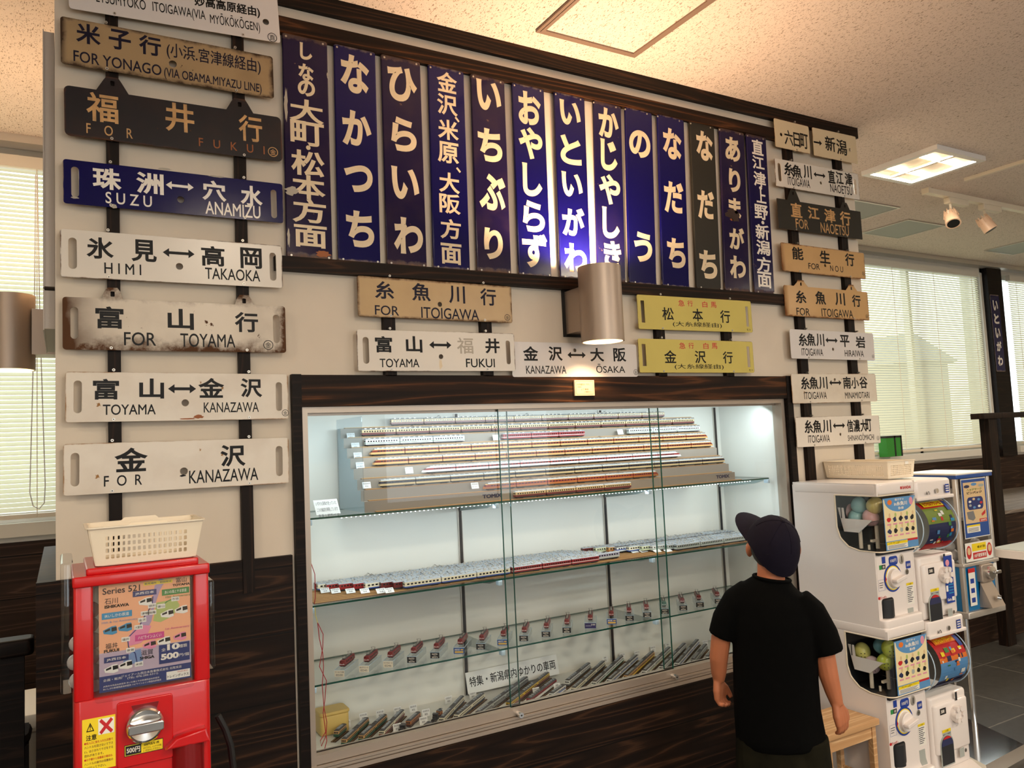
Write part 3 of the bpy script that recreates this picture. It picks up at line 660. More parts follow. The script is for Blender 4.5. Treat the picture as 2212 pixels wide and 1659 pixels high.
tall('dark purple tall sign with a rust hole through its third character', E_['navy_dark'], (1570, 960, f), (1755, 1000, f), (1620, 635, g), (1795, 655, g),
     [('あ', 1668, 1115, 110, 180, f), ('り', 1683, 1350, 85, 175, f), ('ま', 1685, 1555, 92, 150, f), ('が', 1700, 260, 112, 168, g), ('わ', 1707, 475, 118, 168, g)], rust=[(1675, 1605, 135, 140, 'rust_dark', f), (1695, 1585, 40, 26, 'ink_rust', f), (1660, 1640, 30, 22, 'ink_rust', f)])
tall('narrow last tall blue sign on the right end with many small white characters', E_['navy_chip'], (150, 1010, h), (275, 1035, h), (195, 920, i_), (358, 930, i_),
     [('直', 222, 1100, 85, 115, h), ('江', 228, 1215, 90, 100, h), ('津', 238, 1338, 92, 112, h), ('・', 245, 160, 22, 26, i_), ('上', 250, 222, 72, 100, i_), ('野', 250, 340, 102, 112, i_), ('・', 262, 418, 22, 26, i_), ('新', 258, 488, 102, 112, i_), ('潟', 265, 605, 105, 112, i_), ('方', 270, 730, 105, 112, i_), ('面', 275, 845, 105, 118, i_)], ink='ink_white')

MG = 'boards hung over the show case'
board('cream aged board with navy characters over the show case', E_['ochre_light'], WE, ((658, 538), (1808, 618), (672, 837), (1823, 892)),
      [('糸', 865, 645, 145, 132), ('魚', 1140, 660, 140, 132), ('川', 1407, 680, 120, 132), ('行', 1640, 697, 118, 128), ('FOR', 885, 797, 180, 72, None, .014), ('ITOIGAWA', 1360, 822, 430, 82, None, .016)], holes=[(1280, 752, 19)], marks=[('金', 1783, 850, 24)], ink='ink_navy', group=MG, bold=.02)
board('glossy white board over the show case with one faded character', E_['white_a'], WE, ((658, 940), (1832, 970), (668, 1250), (1845, 1248)),
      [('富', 860, 1050, 128, 122), ('山', 1087, 1050, 122, 122), ('福', 1468, 1060, 122, 120, 'ink_faded', .012), ('井', 1672, 1062, 108, 112), ('TOYAMA', 980, 1190, 295, 65, None, .018), ('FUKUI', 1583, 1190, 215, 65, None, .018)], slots=[(728, 1095, 48, 202), (1790, 1110, 34, 178)], holes=[(1288, 1142, 19)], arrows=[(1283, 1055, 165)], group=MG, rust=[(1285, 1200, 30, 90, 'ink_cream')])
board('white board lit from above by the cylinder lamp, between the cream and the yellow boards', E_['white_new'], WG, ((14, 1033), (930, 1050), (25, 1290), (978, 1293)),
      [('金', 160, 1118, 115, 108), ('沢', 345, 1120, 105, 108), ('大', 655, 1128, 105, 102), ('阪', 825, 1128, 95, 105), ('KANAZAWA', 278, 1240, 300, 60, None, .01), ('ŌSAKA', 758, 1230, 215, 66, None, .01)], holes=[(490, 1095, 15)], arrows=[(503, 1130, 136)], marks=[('金', 945, 1258, 21)], group=MG, screws=False, y=-.024)
for nm, yo, cs, tx in (('upper yellow board with red and black characters right of the cylinder lamp', 0, ((958, 678), (1808, 730), (960, 935), (1812, 960)), [('急', 1285, 742, 46, 46, 'ink_red', .012), ('行', 1350, 745, 40, 44, 'ink_red', .012), ('白', 1460, 752, 38, 45, 'ink_red', .012), ('馬', 1525, 755, 42, 44, 'ink_red', .012), ('松', 1185, 822, 86, 95), ('本', 1407, 832, 78, 95), ('行', 1612, 843, 74, 95), ('(大糸線経由)', 1408, 905, 365, 42, None, .008), ('モト', 1788, 942, 30, 16, None, .008)]),
                       ('lower yellow board with red and black characters right of the cylinder lamp', 0, ((962, 1008), (1815, 1030), (972, 1260), (1830, 1262)), [('急', 1292, 1060, 46, 46, 'ink_red', .012), ('行', 1358, 1060, 40, 44, 'ink_red', .012), ('白', 1468, 1062, 38, 45, 'ink_red', .012), ('馬', 1532, 1062, 42, 44, 'ink_red', .012), ('金', 1203, 1142, 92, 95), ('沢', 1427, 1145, 84, 95), ('行', 1632, 1148, 74, 90), ('(大糸線経由)', 1422, 1218, 365, 42, None, .008), ('モト', 1805, 1243, 30, 16, None, .008)])):
    up = 'upper' in nm
    board(nm, E_['yellow'], WG, cs, tx, slots=[(998, 805, 28, 166), (1777, 843, 20, 152)] if up else [(1008, 1130, 30, 166), (1787, 1143, 22, 156)], square_slots=True, group=MG, bold=.016)

RG = 'boards on the right hand column'
board('left half of a cream board split in two at the top of the right column', E_['cream'], WH, ((345, 883), (608, 945), (358, 1090), (612, 1152)),
      [('六', 455, 1028, 65, 112), ('日', 515, 1045, 48, 108), ('町', 570, 1055, 58, 112)], holes=[(400, 1004, 14)], group=RG, bold=.016, screws=(.1,))
board('right half of a cream board split in two at the top of the right column', E_['cream'], WH, ((637, 952), (958, 1022), (640, 1160), (968, 1222)),
      [('新', 765, 1075, 78, 112), ('潟', 850, 1100, 78, 115)], holes=[(915, 1118, 15)], arrows=[(672, 1065, 62, 1)], group=RG, bold=.018, screws=(.1,))
board('white board with end slots and a double arrow, directly below the split cream board', E_['white_a'], WH, ((343, 1178), (968, 1300), (368, 1390), (990, 1490)),
      [('糸', 455, 1262, 75, 100), ('魚', 517, 1280, 72, 98), ('川', 595, 1285, 60, 102), ('直', 775, 1320, 52, 98), ('江', 835, 1330, 55, 96), ('津', 902, 1340, 56, 98), ('ITOIGAWA', 532, 1362, 165, 62, None, .012), ('NAOETSU', 848, 1415, 165, 62, None, .012)], slots=[(388, 1285, 25, 138), (952, 1395, 22, 118)], holes=[(696, 1365, 12)], arrows=[(685, 1308, 88)], group=RG)
board('black board with tan characters on the right column', E_['black_green'], WI, ((360, 235), (985, 335), (388, 460), (1012, 545)),
      [('直', 512, 325, 84, 108), ('江', 640, 347, 84, 95), ('津', 762, 368, 84, 100), ('行', 877, 387, 78, 104), ('FOR', 555, 428, 95, 72, None, .012), ('NAOETSU', 800, 468, 210, 76, None, .012)], ink='ink_tan', tabs=[(487, 172, 40, 95), (872, 268, 38, 70)], group=RG, r=.003)
board('orange tan board reading FOR NOU', E_['tan'], WI, ((388, 565), (1012, 645), (415, 775), (1035, 842)),
      [('能', 522, 648, 84, 95), ('生', 725, 675, 78, 95), ('行', 910, 695, 68, 95), ('FOR', 645, 745, 85, 45, None, .012), ('N O U', 813, 763, 97, 44, None, .012)], holes=[(728, 738, 12)], marks=[('直', 1012, 798, 15)], group=RG)
board('tan board with two hanging ears on the right column', E_['tan'], WI, ((412, 885), (1037, 935), (438, 1110), (1063, 1150)),
      [('糸', 545, 972, 82, 95), ('魚', 692, 980, 80, 100), ('川', 838, 990, 74, 95), ('行', 960, 1002, 64, 90), ('FOR', 563, 1083, 100, 55, None, .014), ('ITOIGAWA', 820, 1095, 235, 60, None, .014)], tabs=[(545, 848, 50, 105), (922, 882, 40, 85)], marks=[('金', 1038, 1118, 14)], group=RG)
board('greyish white board reading HIRAIWA, third from the bottom of the right column', E_['white_new'], WI, ((455, 1212), (1077, 1247), (483, 1432), (1107, 1445)),
      [('糸', 560, 1292, 66, 95), ('魚', 622, 1292, 66, 96), ('川', 690, 1295, 60, 95), ('平', 873, 1302, 70, 90), ('岩', 990, 1310, 72, 88), ('ITOIGAWA', 632, 1385, 160, 54, None, .012), ('HIRAIWA', 945, 1395, 142, 48, None, .012)], holes=[(787, 1363, 12)], arrows=[(775, 1297, 90)], marks=[('金', 1085, 1417, 13)], group=RG)
board('cream white board with a hole above its arrow, low on the right column', E_['white_stain'], WJ, ((463, 235), (1095, 235), (495, 455), (1122, 437)),
      [('糸', 577, 302, 66, 95), ('魚', 642, 302, 68, 95), ('川', 712, 302, 64, 94), ('南', 890, 300, 58, 90), ('小', 950, 302, 58, 84), ('谷', 1013, 298, 62, 88), ('ITOIGAWA', 656, 395, 168, 54, None, .012), ('MINAMIOTARI', 968, 393, 182, 48, None, .016)], holes=[(800, 277, 12)], arrows=[(803, 300, 90)], group=RG)
board('lowest white board of the right column, above the pale basket', E_['white_a'], WJ, ((497, 560), (1127, 543), (525, 780), (1143, 750)),
      [('糸', 603, 627, 64, 100), ('魚', 668, 627, 68, 98), ('川', 740, 625, 64, 98), ('信', 913, 622, 46, 95), ('濃', 962, 622, 50, 95), ('大', 1012, 620, 45, 94), ('町', 1050, 617, 44, 94), ('ITOIGAWA', 682, 718, 162, 56, None, .012), ('SHINANOŌMACHI', 995, 703, 195, 54, None, .012)], holes=[(842, 685, 12)], arrows=[(830, 620, 90)], marks=[('金', 1122, 713, 16)], group=RG)

# boards seen edge on, fixed to the left end of the partition
for y0, y1, z0, z1, off, lab in ((.05, .78, 2.05, 2.80, .017, 'grey board seen edge on, high on the left end of the wall'), (.06, .6, 1.93, 2.04, .015, 'thin pale board seen edge on above the left lamp bracket')):
    t = thing('edge_board', lab, 'sign', (WL-off, y0, z0), 'boards on the end of the partition')
    plain('edge_grey', (186, 176, 166), .5)
    MB().box(WL-.027, WL-.001, y0, y1, z0, z1, 'edge_grey').build('board', t)
    MB().box(WL-.030, WL-.027, y0-.004, y1+.004, z0-.004, z1+.004, 'lamp_metal' if False else 'edge_grey').build('face', t)
# sign on the post between the far windows
t = thing('post_sign', 'narrow blue vertical sign on the dark post between the far windows', 'sign', (7.9, YW-.055, 2.03), 'tall enamel station signs')
q = MB(); q.plate([rrect(0, 0, .15, .75, .008)], .004, E_['navy'], frame((7.885, YW-.054, 2.39)), .001)
for c, zz in zip('いといがわ', (2.66, 2.53, 2.39, 2.26, 2.12)):
    q.text(c, 7.885, zz, .085, .10, 'ink_white', Matrix(((1, 0, 0, 0), (0, 0, -1, YW-.0565), (0, 1, 0, 0), (0, 0, 0, 1))), .05)
q.build('board', t)

# ------------------------------------------------------------------ cylinder wall lamps
m, N, L, b = _new('lamp_metal'); b.inputs['Base Color'].default_value = (*lin((176, 160, 146)), 1); b.inputs['Metallic'].default_value = .65; b.inputs['Roughness'].default_value = .42
plain('lamp_inside', (250, 236, 214), .5); emis('lamp_glow', (255, 214, 150), 22)
def lamp(lab, c, side, r=.08, h=.28):
    x, y, z = c; t = thing('wall_lamp', lab, 'lamp', (x, y, z-h/2), 'cylinder wall lamps')
    q = MB(); n = 40; vs = []; fs = []
    for rr, zz in ((r, -h/2), (r, h/2), (r-.006, h/2), (r-.006, -h/2)): vs += [(x+rr*math.cos(2*math.pi*i/n), y+rr*math.sin(2*math.pi*i/n), z+zz) for i in range(n)]
    for k in range(4): fs += [(k*n+i, k*n+(i+1) % n, ((k+1) % 4)*n+(i+1) % n, ((k+1) % 4)*n+i) for i in range(n)]
    q.add(vs[:], fs[:n*2]+fs[n*3:], 'lamp_metal'); q.add(vs, fs[n*2:n*3], 'lamp_inside'); q.build('shade', t)
    MB().cyl((x, y, z-.02), (x, y, z+.02), r-.007, 'lamp_inside', seg=n).build('divider', t)
    for s in (-1, 1):
        MB().cyl((x, y, z+s*.021), (x, y, z+s*.05), .04, 'lamp_glow', seg=20).build('bulb', t)
    b_ = MB()
    if side == 'y': b_.box(x-.05, x+.05, y+r-.012, -.006, z-.09, z+.075, 'lamp_metal'); MB().box(x-.062, x+.062, -.007, -.001, z-.10, z+.085, 'black').build('wall_plate', t)
    else: b_.box(x+r-.012, WL-.002, y-.055, y+.055, z-.085, z+.085, 'lamp_metal')
    b_.build('bracket', t); return t
lamp('silver grey cylinder lamp on the wall in front of the blue signs', (1.74, -.17, 2.045), 'y')
lamp('grey cylinder lamp at the left edge, bracketed to the end of the wall', (-.165, .93, 2.04), 'x')


# ------------------------------------------------------------------ show case
plain('case_white', (236, 234, 228), .55, spec=.3); plain('case_beige', (214, 204, 190), .6)
glass('shelf_glass', (.97, .99, .982), .8); glass('door_glass', (.985, 1, .995), 1.0)
m, N, L, b = _new('glass_edge'); b.inputs['Base Color'].default_value = (*lin((8, 74, 62)), 1); b.inputs['Roughness'].default_value = .12
plain('slot_dark', (36, 32, 34), .5); plain('bracket_grey', (150, 166, 166), .4, metal=.3); plain('clip_clear', (196, 220, 240), .2)
emis('diode', (225, 242, 255), 30)
CY = .40; FX0, FX1 = .660, 2.874
case = thing('show_case', 'long glass fronted show case of model trains set into the wall', 'show case', (1.77, 0, .585))
q = MB()
q.box(.628, .658, -.024, .05, .56, 1.795, 'wood_black').box(.658, 2.876, -.022, .05, 1.692, 1.793, 'wood_beam').box(2.876, 2.912, -.024, .05, .56, 1.795, 'wood_black')
q.build('wooden_surround', case)
q = MB()
q.box(FX0, FX1, -.004, .05, 1.672, 1.691, 'alu').box(FX0, FX0+.02, -.004, .05, .575, 1.672, 'alu').box(FX1-.02, FX1, -.004, .05, .575, 1.672, 'alu')
for z0, z1, y in ((.545, .558, -.010), (.560, .568, -.006), (.570, .578, -.008), (.580, .606, 0.0)): q.box(FX0, FX1, y, .05, z0, z1, 'alu')
q.build('aluminium_frame', case)
MB().box(.665, 2.87, CY, CY+.01, .546, 1.69, 'case_white').build('back_panel', case)
q = MB().box(.665, .679, .05, CY, .546, 1.69, 'case_white'); q.build('side_panel', case)
q = MB().box(2.862, 2.872, .05, CY, .546, 1.69, 'case_white'); q.build('side_panel', case)
MB().box(.665, 2.87, .01, CY, .546, .553, 'case_white').build('floor_panel', case)
MB().box(.665, 2.87, .05, CY, 1.68, 1.69, 'case_white').build('top_panel', case)
STX = [onY(1000, 1300, CY).x, onY(1307, 1120, CY).x, onY(1549, 1010, CY).x]
for sx in STX:
    q = MB().box(sx-.010, sx+.010, CY-.006, CY, .555, 1.675, 'alu_pale').box(sx-.0065, sx+.0065, CY-.007, CY-.0055, .555, 1.675, 'slot_dark')
    q.build('shelf_upright', case)
D1, D2 = onY(1076, 900, .02).x, onY(1408, 900, .02).x
for a, c, y in ((.680, D1+.045, .034), (D1, D2+.035, .020), (D2, 2.856, .034)):
    g = MB().box(a, c, y, y+.004, .606, 1.674, 'door_glass'); o = fix_normals(g.build('sliding_door', case))
    for xe in (a, c): MB().box(xe-.001, xe+.001, y-.001, y+.005, .600, 1.674, 'glass_edge').build('glass_edge', o)
    MB().box(a, c, y-.004, y+.008, .588, .606, 'alu').build('door_rail', o); MB().box(a, c, y-.003, y+.007, 1.664, 1.676, 'alu').build('door_rail', o)
for px, py in ((1122, 1543), (1457, 1461)):
    p = onY(px, py, -.012); q = MB().cyl((p.x, .016, p.z), (p.x, -.028, p.z), .0095, 'chrome', seg=18).cyl((p.x, -.0285, p.z), (p.x, -.028, p.z), .003, 'ink', seg=8)
    q.build('lock', case)
SH = [1.332, 1.050, .798]
nm = ['upper', 'middle', 'lower']
for k, z in enumerate(SH):
    t = thing('glass_shelf', nm[k]+' glass shelf of the show case', 'shelf', (1.77, .08, z), 'glass shelves of the show case')
    x0, x1, y0, y1 = .686, 2.852, .078, .388
    g = MB(); vs = [(x0, y0, z), (x1-.02, y0, z), (x1, y0+.03, z), (x1, y1, z), (x0, y1, z)]
    lo = [(x, y, zz-.006) for x, y, zz in vs]
    g.add(vs+lo, [(0, 1, 2, 3, 4), (9, 8, 7, 6, 5)], 'shelf_glass'); g.add(vs+lo, [(0, 5, 6, 1), (1, 6, 7, 2), (2, 7, 8, 3), (3, 8, 9, 4), (4, 9, 5, 0)], 'glass_edge')
    fix_normals(g.build('pane', t, smooth=0))
    for sx in STX+[.70]:
        b_ = MB(); b_.add([(sx+s, y, zz) for s in (-.0015, .0015) for y, zz in ((CY-.004, z-.0065), (.10, z-.0065), (.10, z-.012), (.16, z-.028), (CY-.004, z-.05))], [(0, 1, 2, 3, 4), (9, 8, 7, 6, 5), (0, 5, 6, 1), (1, 6, 7, 2), (2, 7, 8, 3), (3, 8, 9, 4), (4, 9, 5, 0)], 'bracket_grey')
        b_.build('bracket', t)
        MB().rbox(sx-.008, sx+.008, .074, .10, z-.024, z-.0065, 'clip_clear', .004, .002).build('clip', t)
t = thing('led_strip', 'thin strip of bright white diodes under the front edge of the upper shelf', 'light', (1.76, .09, 1.324))
MB().box(.80, 2.72, .084, .090, 1.3236, 1.3256, 'alu_pale').build('strip', t)
q = MB(); k = 0; x = .81
while x < 2.72: q.box(x-.0014, x+.0014, .0852, .0888, 1.3225, 1.3236, 'diode'); x += .0166
q.build('diodes', t)
t = thing('led_strip', 'strip of bright diodes along the front top of the show case', 'light', (1.76, .07, 1.672))
MB().box(.75, 2.80, .066, .076, 1.675, 1.680, 'alu_pale').build('strip', t)
q = MB(); x = .76
while x < 2.79: q.box(x-.0016, x+.0016, .069, .073, 1.6738, 1.675, 'diode'); x += .02
q.build('diodes', t)
# stepped stand on the upper shelf
plain('stand_grey', (150, 141, 132), .5); plain('stand_side', (206, 216, 216), .4); plain('print_navy', (24, 26, 66), .4)
S1 = SH[0]; SX0, SX1, DY, DZ, SY = .895, 2.640, .0345, .0370, .100
stand = thing('stepped_stand', 'grey stepped stand carrying nine rows of model trains on the upper shelf', 'display stand', (1.77, .1, S1))
prof = [(SY, S1)]
for k in range(8): prof += [(SY+DY*k, S1+DZ*(k+1)), (SY+DY*(k+1), S1+DZ*(k+1))]
prof += [(SY+DY*8, S1)]
q = MB(); n = len(prof); q.add([(SX0, y, z) for y, z in prof]+[(SX1, y, z) for y, z in prof], [tuple(range(n))[::-1], tuple(range(n, 2*n))], 'stand_side')
q.add([(SX0, y, z) for y, z in prof]+[(SX1, y, z) for y, z in prof], [(i, (i+1) % n, n+(i+1) % n, n+i) for i in range(n)], 'stand_grey')
for px, py in ((1063, 1065), (1561, 1024)):
    p = onY(px, py, SY); q.text('TOMIX', p.x, S1+.0215, .082, .015, 'print_navy', Matrix(((1, 0, 0, 0), (0, 0, -1, SY-.0004), (0, 1, 0, 0), (0, 0, 0, 1))), .05)
q.build('steps', stand, smooth=0)
glass('acrylic', (.9, .94, .97), 1.0)
fix_normals(MB().box(SX0-.004, SX0-.001, SY-.005, SY+DY*8, S1+.0005, S1+.33, 'acrylic').build('end_panel', stand))

# ------------------------------------------------------------------ model trains
TC = dict(maroon=(104, 22, 24), red=(150, 26, 34), brown=(84, 46, 34), cream=(218, 192, 144), beige=(210, 162, 104), orange=(184, 112, 52), white=(238, 240, 238), navy=(22, 24, 52), blue=(44, 84, 176),
          green=(60, 120, 84), dgreen=(20, 84, 62), silver=(186, 192, 190), grey=(120, 120, 122), yellow=(232, 190, 50), lav=(168, 166, 190), black=(20, 19, 20), pale=(232, 236, 200), ivory=(240, 232, 206), band=(112, 26, 18))
for k, v in TC.items(): plain('train_'+k, v, .35, coat=.15)
plain('train_roof', (164, 170, 178), .5); plain('train_roof_dark', (84, 82, 84), .55); plain('train_glass', (26, 30, 36), .15); plain('train_under', (34, 32, 34), .6); plain('rail_brass', (206, 168, 116), .4, metal=.4); plain('rail_ballast', (150, 112, 76), .7); plain('rail_dark', (92, 66, 48), .7)
# scheme: list of (z0, z1, colour) on the body, window band, number of windows, roof
SCH = {
 'express': ([(.0, .42, 'maroon'), (.42, 1, 'cream')], (.52, .80), 12, 'train_roof'),
 'limited': ([(.0, .40, 'beige'), (.40, .82, 'band'), (.82, 1, 'beige')], (.50, .72), 9, 'train_roof'),
 'limited2': ([(.0, .42, 'orange'), (.42, .80, 'red'), (.80, 1, 'beige')], (.52, .72), 9, 'train_roof'),
 'night': ([(.0, .38, 'cream'), (.38, .85, 'navy'), (.85, 1, 'cream')], (.50, .70), 10, 'train_roof'),
 'bullet': ([(.0, .42, 'white'), (.42, .78, 'red'), (.78, 1, 'white')], (.50, .70), 9, 'train_roof'),
 'greenwhite': ([(.0, .2, 'white'), (.2, .32, 'green'), (.32, 1, 'white')], (.48, .78), 12, 'train_roof'),
 'redline': ([(.0, .26, 'red'), (.26, .38, 'white'), (.38, 1, 'red')], (.52, .80), 12, 'train_roof'),
 'bluewhite': ([(.0, .2, 'blue'), (.2, 1, 'ivory')], (.48, .78), 9, 'train_roof'),
 'redlocal': ([(.0, 1, 'red')], (.50, .78), 11, 'train_roof'),
 'maroonlocal': ([(.0, 1, 'maroon')], (.50, .78), 11, 'train_roof'),
 'lavender': ([(.0, .4, 'silver'), (.4, .5, 'lav'), (.5, 1, 'lav')], (.52, .82), 10, 'train_roof'),
 'paleyellow': ([(.0, .3, 'pale'), (.3, .4, 'green'), (.4, 1, 'pale')], (.48, .78), 10, 'train_roof'),
 'orangelocal': ([(.0, .4, 'orange'), (.4, 1, 'beige')], (.48, .78), 10, 'train_roof'),
 'steelgreen': ([(.0, .36, 'silver'), (.36, .44, 'green'), (.44, 1, 'silver')], (.48, .80), 12, 'train_roof'),
 'tramgreen': ([(.0, .48, 'dgreen'), (.48, 1, 'beige')], (.55, .82), 8, 'train_roof_dark'),
 'tramred': ([(.0, .48, 'maroon'), (.48, 1, 'ivory')], (.55, .82), 8, 'train_roof_dark'),
 'browncar': ([(.0, .4, 'brown'), (.4, 1, 'orange')], (.5, .8), 10, 'train_roof_dark'),
 'whitegrey': ([(.0, .3, 'navy'), (.3, 1, 'ivory')], (.48, .78), 10, 'train_roof_dark'),
 'bluestripe': ([(.0, .3, 'white'), (.3, .5, 'blue'), (.5, 1, 'white')], (.52, .8), 10, 'train_roof_dark'),
 'greytrain': ([(.0, .5, 'grey'), (.5, 1, 'silver')], (.5, .78), 10, 'train_roof_dark'),
 'yellowred': ([(.0, .45, 'maroon'), (.45, 1, 'yellow')], (.55, .82), 9, 'train_roof_dark'),
 'redtop': ([(.0, .5, 'white'), (.5, 1, 'red')], (.55, .78), 7, 'train_roof_dark'),
 'greenstripe': ([(.0, .22, 'green'), (.22, .5, 'white'), (.5, .6, 'green'), (.6, 1, 'white')], (.55, .8), 10, 'train_roof_dark'),
 'redyellow': ([(.0, .4, 'yellow'), (.4, .55, 'maroon'), (.55, 1, 'beige')], (.58, .82), 10, 'train_roof_dark'),
 'plainwhite': ([(.0, .3, 'ivory'), (.3, .42, 'green'), (.42, 1, 'white')], (.5, .78), 10, 'train_roof_dark'),
 'blackwhite': ([(.0, .3, 'grey'), (.3, 1, 'white')], (.5, .78), 10, 'train_roof_dark'),
}
CW, CH, CB = .0190, .0180, .0070
_cars = {}
def car_mesh(s, Lc, nose=0, pant=False):
    key = (s, round(Lc, 3), nose, pant)
    if key in _cars: return _cars[key]
    bands, (w0, w1), nw, roof = SCH[s]; q = MB(); h = Lc/2; w = CW/2
    def nx(f):          # how far the end is drawn back at height fraction f
        return nose*(.15+.85*f*f) if nose else 0
    for z0, z1, c in bands:
        a, b_ = CB+CH*z0, CB+CH*z1
        xl0, xl1 = -h+nx(z0), -h+nx(z1)
        q.add([(xl0, -w, a), (h, -w, a), (h, w, a), (xl0, w, a), (xl1, -w, b_), (h, -w, b_), (h, w, b_), (xl1, w, b_)], [(0, 1, 5, 4), (1, 2, 6, 5), (2, 3, 7, 6), (3, 0, 4, 7)], 'train_'+c)
    zt = CB+CH; xl = -h+nx(1)
    sec = [(-w, 0), (-w*.82, .0024), (-w*.4, .0036), (w*.4, .0036), (w*.82, .0024), (w, 0)]
    q.loft([[(xl, y, zt+z) for y, z in sec], [(h, y, zt+z) for y, z in sec]], roof)
    for k in range(5): q.box(-h+nose+.012+(Lc-nose-.03)*k/5, -h+nose+.020+(Lc-nose-.03)*k/5, -.0045, .0045, zt+.0033, zt+.0058, 'train_roof' if roof != 'train_roof' else 'alu_pale')
    q.box(-h+nose*.6+.004, h-.004, -w*.8, w*.8, .0030, CB, 'train_under')
    for bx in (-h+nose*.6+.022, h-.022): q.box(bx-.012, bx+.012, -w*.7, w*.7, .0008, .0048, 'train_under')
    a, b_ = CB+CH*w0, CB+CH*w1; span = Lc-nose*1.2-.012; st = span/nw
    for sy in (-1, 1):
        for k in range(nw):
            xc = -h+nose*1.2+.006+st*(k+.5)
            q.add([(xc-st*.3, sy*(w+.00015), a), (xc+st*.3, sy*(w+.00015), a), (xc+st*.3, sy*(w+.00015), b_), (xc-st*.3, sy*(w+.00015), b_)], [(0, 1, 2, 3)], 'train_glass')
    for e in (-1, 1):
        for yy in (-.0055, 0, .0055):
            f0, f1 = (w0+.03, w1+.04); x0 = (-h+nx(f0)-.0002) if e < 0 else h+.0002; x1 = (-h+nx(f1)-.0002) if e < 0 else h+.0002
            q.add([(x0, yy-.0022, CB+CH*f0), (x0, yy+.0022, CB+CH*f0), (x1, yy+.0022, CB+CH*f1), (x1, yy-.0022, CB+CH*f1)], [(0, 1, 2, 3)], 'train_glass')
    if pant:
        for sg in (-1, 1): q.tube([(.012*sg, -.005, zt+.004), (.004*sg, -.005, zt+.009), (0, -.006, zt+.0125), (0, .006, zt+.0125), (.004*sg, .005, zt+.009), (.012*sg, .005, zt+.004)], .0004, 'train_under', 4)
    o = q.build('car', smooth=0); me = o.data; bpy.data.objects.remove(o); _cars[key] = me; return me
def make_track(p0, p1, z, label, group, base='rail_ballast'):
    d = Vector((p1[0]-p0[0], p1[1]-p0[1], 0)); Lt = d.length; a = math.atan2(d.y, d.x)
    t = thing('model_track', label, 'model track', (p0[0], p0[1], z), group, rz=a, world=False)
    q = MB(); q.box(0, Lt, -.0095, .0095, 0, .0022, base); q.build('track_bed', t, smooth=0)
    for s in (-.0045, .0045): MB().box(0, Lt, s-.0005, s+.0005, .0022, .0036, 'rail_brass').build('rail', t, smooth=0)
    return t
def make_train(p0, p1, z, sch, label, group, n=None, nose=0, pants=(1,)):
    """Coupled cars from P0 to P1 (plan points); Z is the foot of the wheels."""
    d = Vector((p1[0]-p0[0], p1[1]-p0[1], 0)); Lt = d.length; a = math.atan2(d.y, d.x)
    n = n or max(1, round(Lt/.137)); pitch = Lt/n
    schs = sch if isinstance(sch, (list, tuple)) else [sch]*n
    t = thing('model_train', label, 'model train', (p0[0], p0[1], z), group, rz=a, world=False)
    for k in range(n):
        last = k == n-1 and n > 1
        o = bpy.data.objects.new('car', car_mesh(schs[min(k, len(schs)-1)], pitch-.004, nose if k in (0, n-1) else 0, k in pants)); COL.objects.link(o)
        o.parent = t; o.location = (pitch*(k+.5), 0, 0)
        if last: o.rotation_euler = (0, 0, math.pi)
    return t
GU = 'trains on the stepped stand'
RZ = .0036
rows = [
 (0, 1110, 1060, 1361, 1045, 'express', 'cream and red four car train on the glass before the stepped stand', 0),
 (1, 1042, 1047, 1421, 1018, 'limited2', 'orange and red train on the lowest step of the stand', .018),
 (2, 817, 1040, 1563, 990, 'night', 'navy and cream night train on the second step of the stand', .006),
 (3, 908, 1012, 1471, 980, 'bullet', 'white and red pointed nose express on the third step of the stand', .034),
 (4, 803, 998, 1538, 950, 'limited', 'orange cream express on the fourth step of the stand', .018),
 (5, 796, 978, 1527, 938, 'limited', 'orange cream express on the fifth step of the stand', .018),
 (6, 787, 955, 1002, 945, 'greenwhite', 'white and green train at the left of the sixth step of the stand', 0),
 (6, 1084, 942, 1261, 935, 'redline', 'red train with a white line in the middle of the sixth step', 0),
 (6, 1355, 930, 1509, 922, 'greenwhite', 'white and green train at the right of the sixth step of the stand', 0),
 (7, 779, 938, 1497, 908, 'express', 'cream and red train on the seventh step of the stand', 0),
 (8, 843, 914, 1433, 896, 'express', 'cream and dark red train on the topmost step of the stand', 0)]
for k in range(9):
    y = SY+DY*(k-.55) if k else .0875; z = S1+DZ*k
    make_track((SX0+.02 if k else .93, y), (SX1-.01 if k else 2.66, y), z+.0001, ('track along step %s of the stepped stand' % ['', 'one, the lowest,', 'two', 'three', 'four', 'five', 'six', 'seven', 'eight, the topmost,'][k]) if k else 'track on the glass in front of the stepped stand', 'tracks on the stepped stand')
for k, xa, ya, xb, yb, s, lab, nose in rows:
    y = SY+DY*(k-.55) if k else .0875; z = S1+DZ*k
    make_train((onY(xa, ya, y).x, y), (onY(xb, yb, y).x, y), z+RZ, s, lab, GU, nose=nose, pants=(1, 4, 7))
plain('card_white', (240, 240, 240), .6); plain('card_ink', (50, 52, 66), .6)
def card(px, py, lines, label, plane_y=None, plane_z=None, w=.034, h=.024, tilt=25, group='name cards in the show case', yaw=0, name='name_card'):
    p = onY(px, py, plane_y) if plane_y is not None else onZ(px, py, plane_z)
    M = Matrix.Translation(p) @ Matrix.Rotation(R(yaw), 4, 'Z') @ Matrix.Rotation(R(-tilt), 4, 'X') @ frame((0, 0, 0))
    q = MB(); q.box(-w/2, w/2, -h/2, h/2, -.0012, 0, 'card_white', M)
    for i, s in enumerate(lines):
        q.text(s, 0, h*(.25-.42*i) if len(lines) > 1 else 0, w*min(.86, .2*len(s)), h*.26, 'card_ink', M, .0, .0003)
    o = q.build(name, org=p, smooth=0); return tag(o, label, 'card', group)
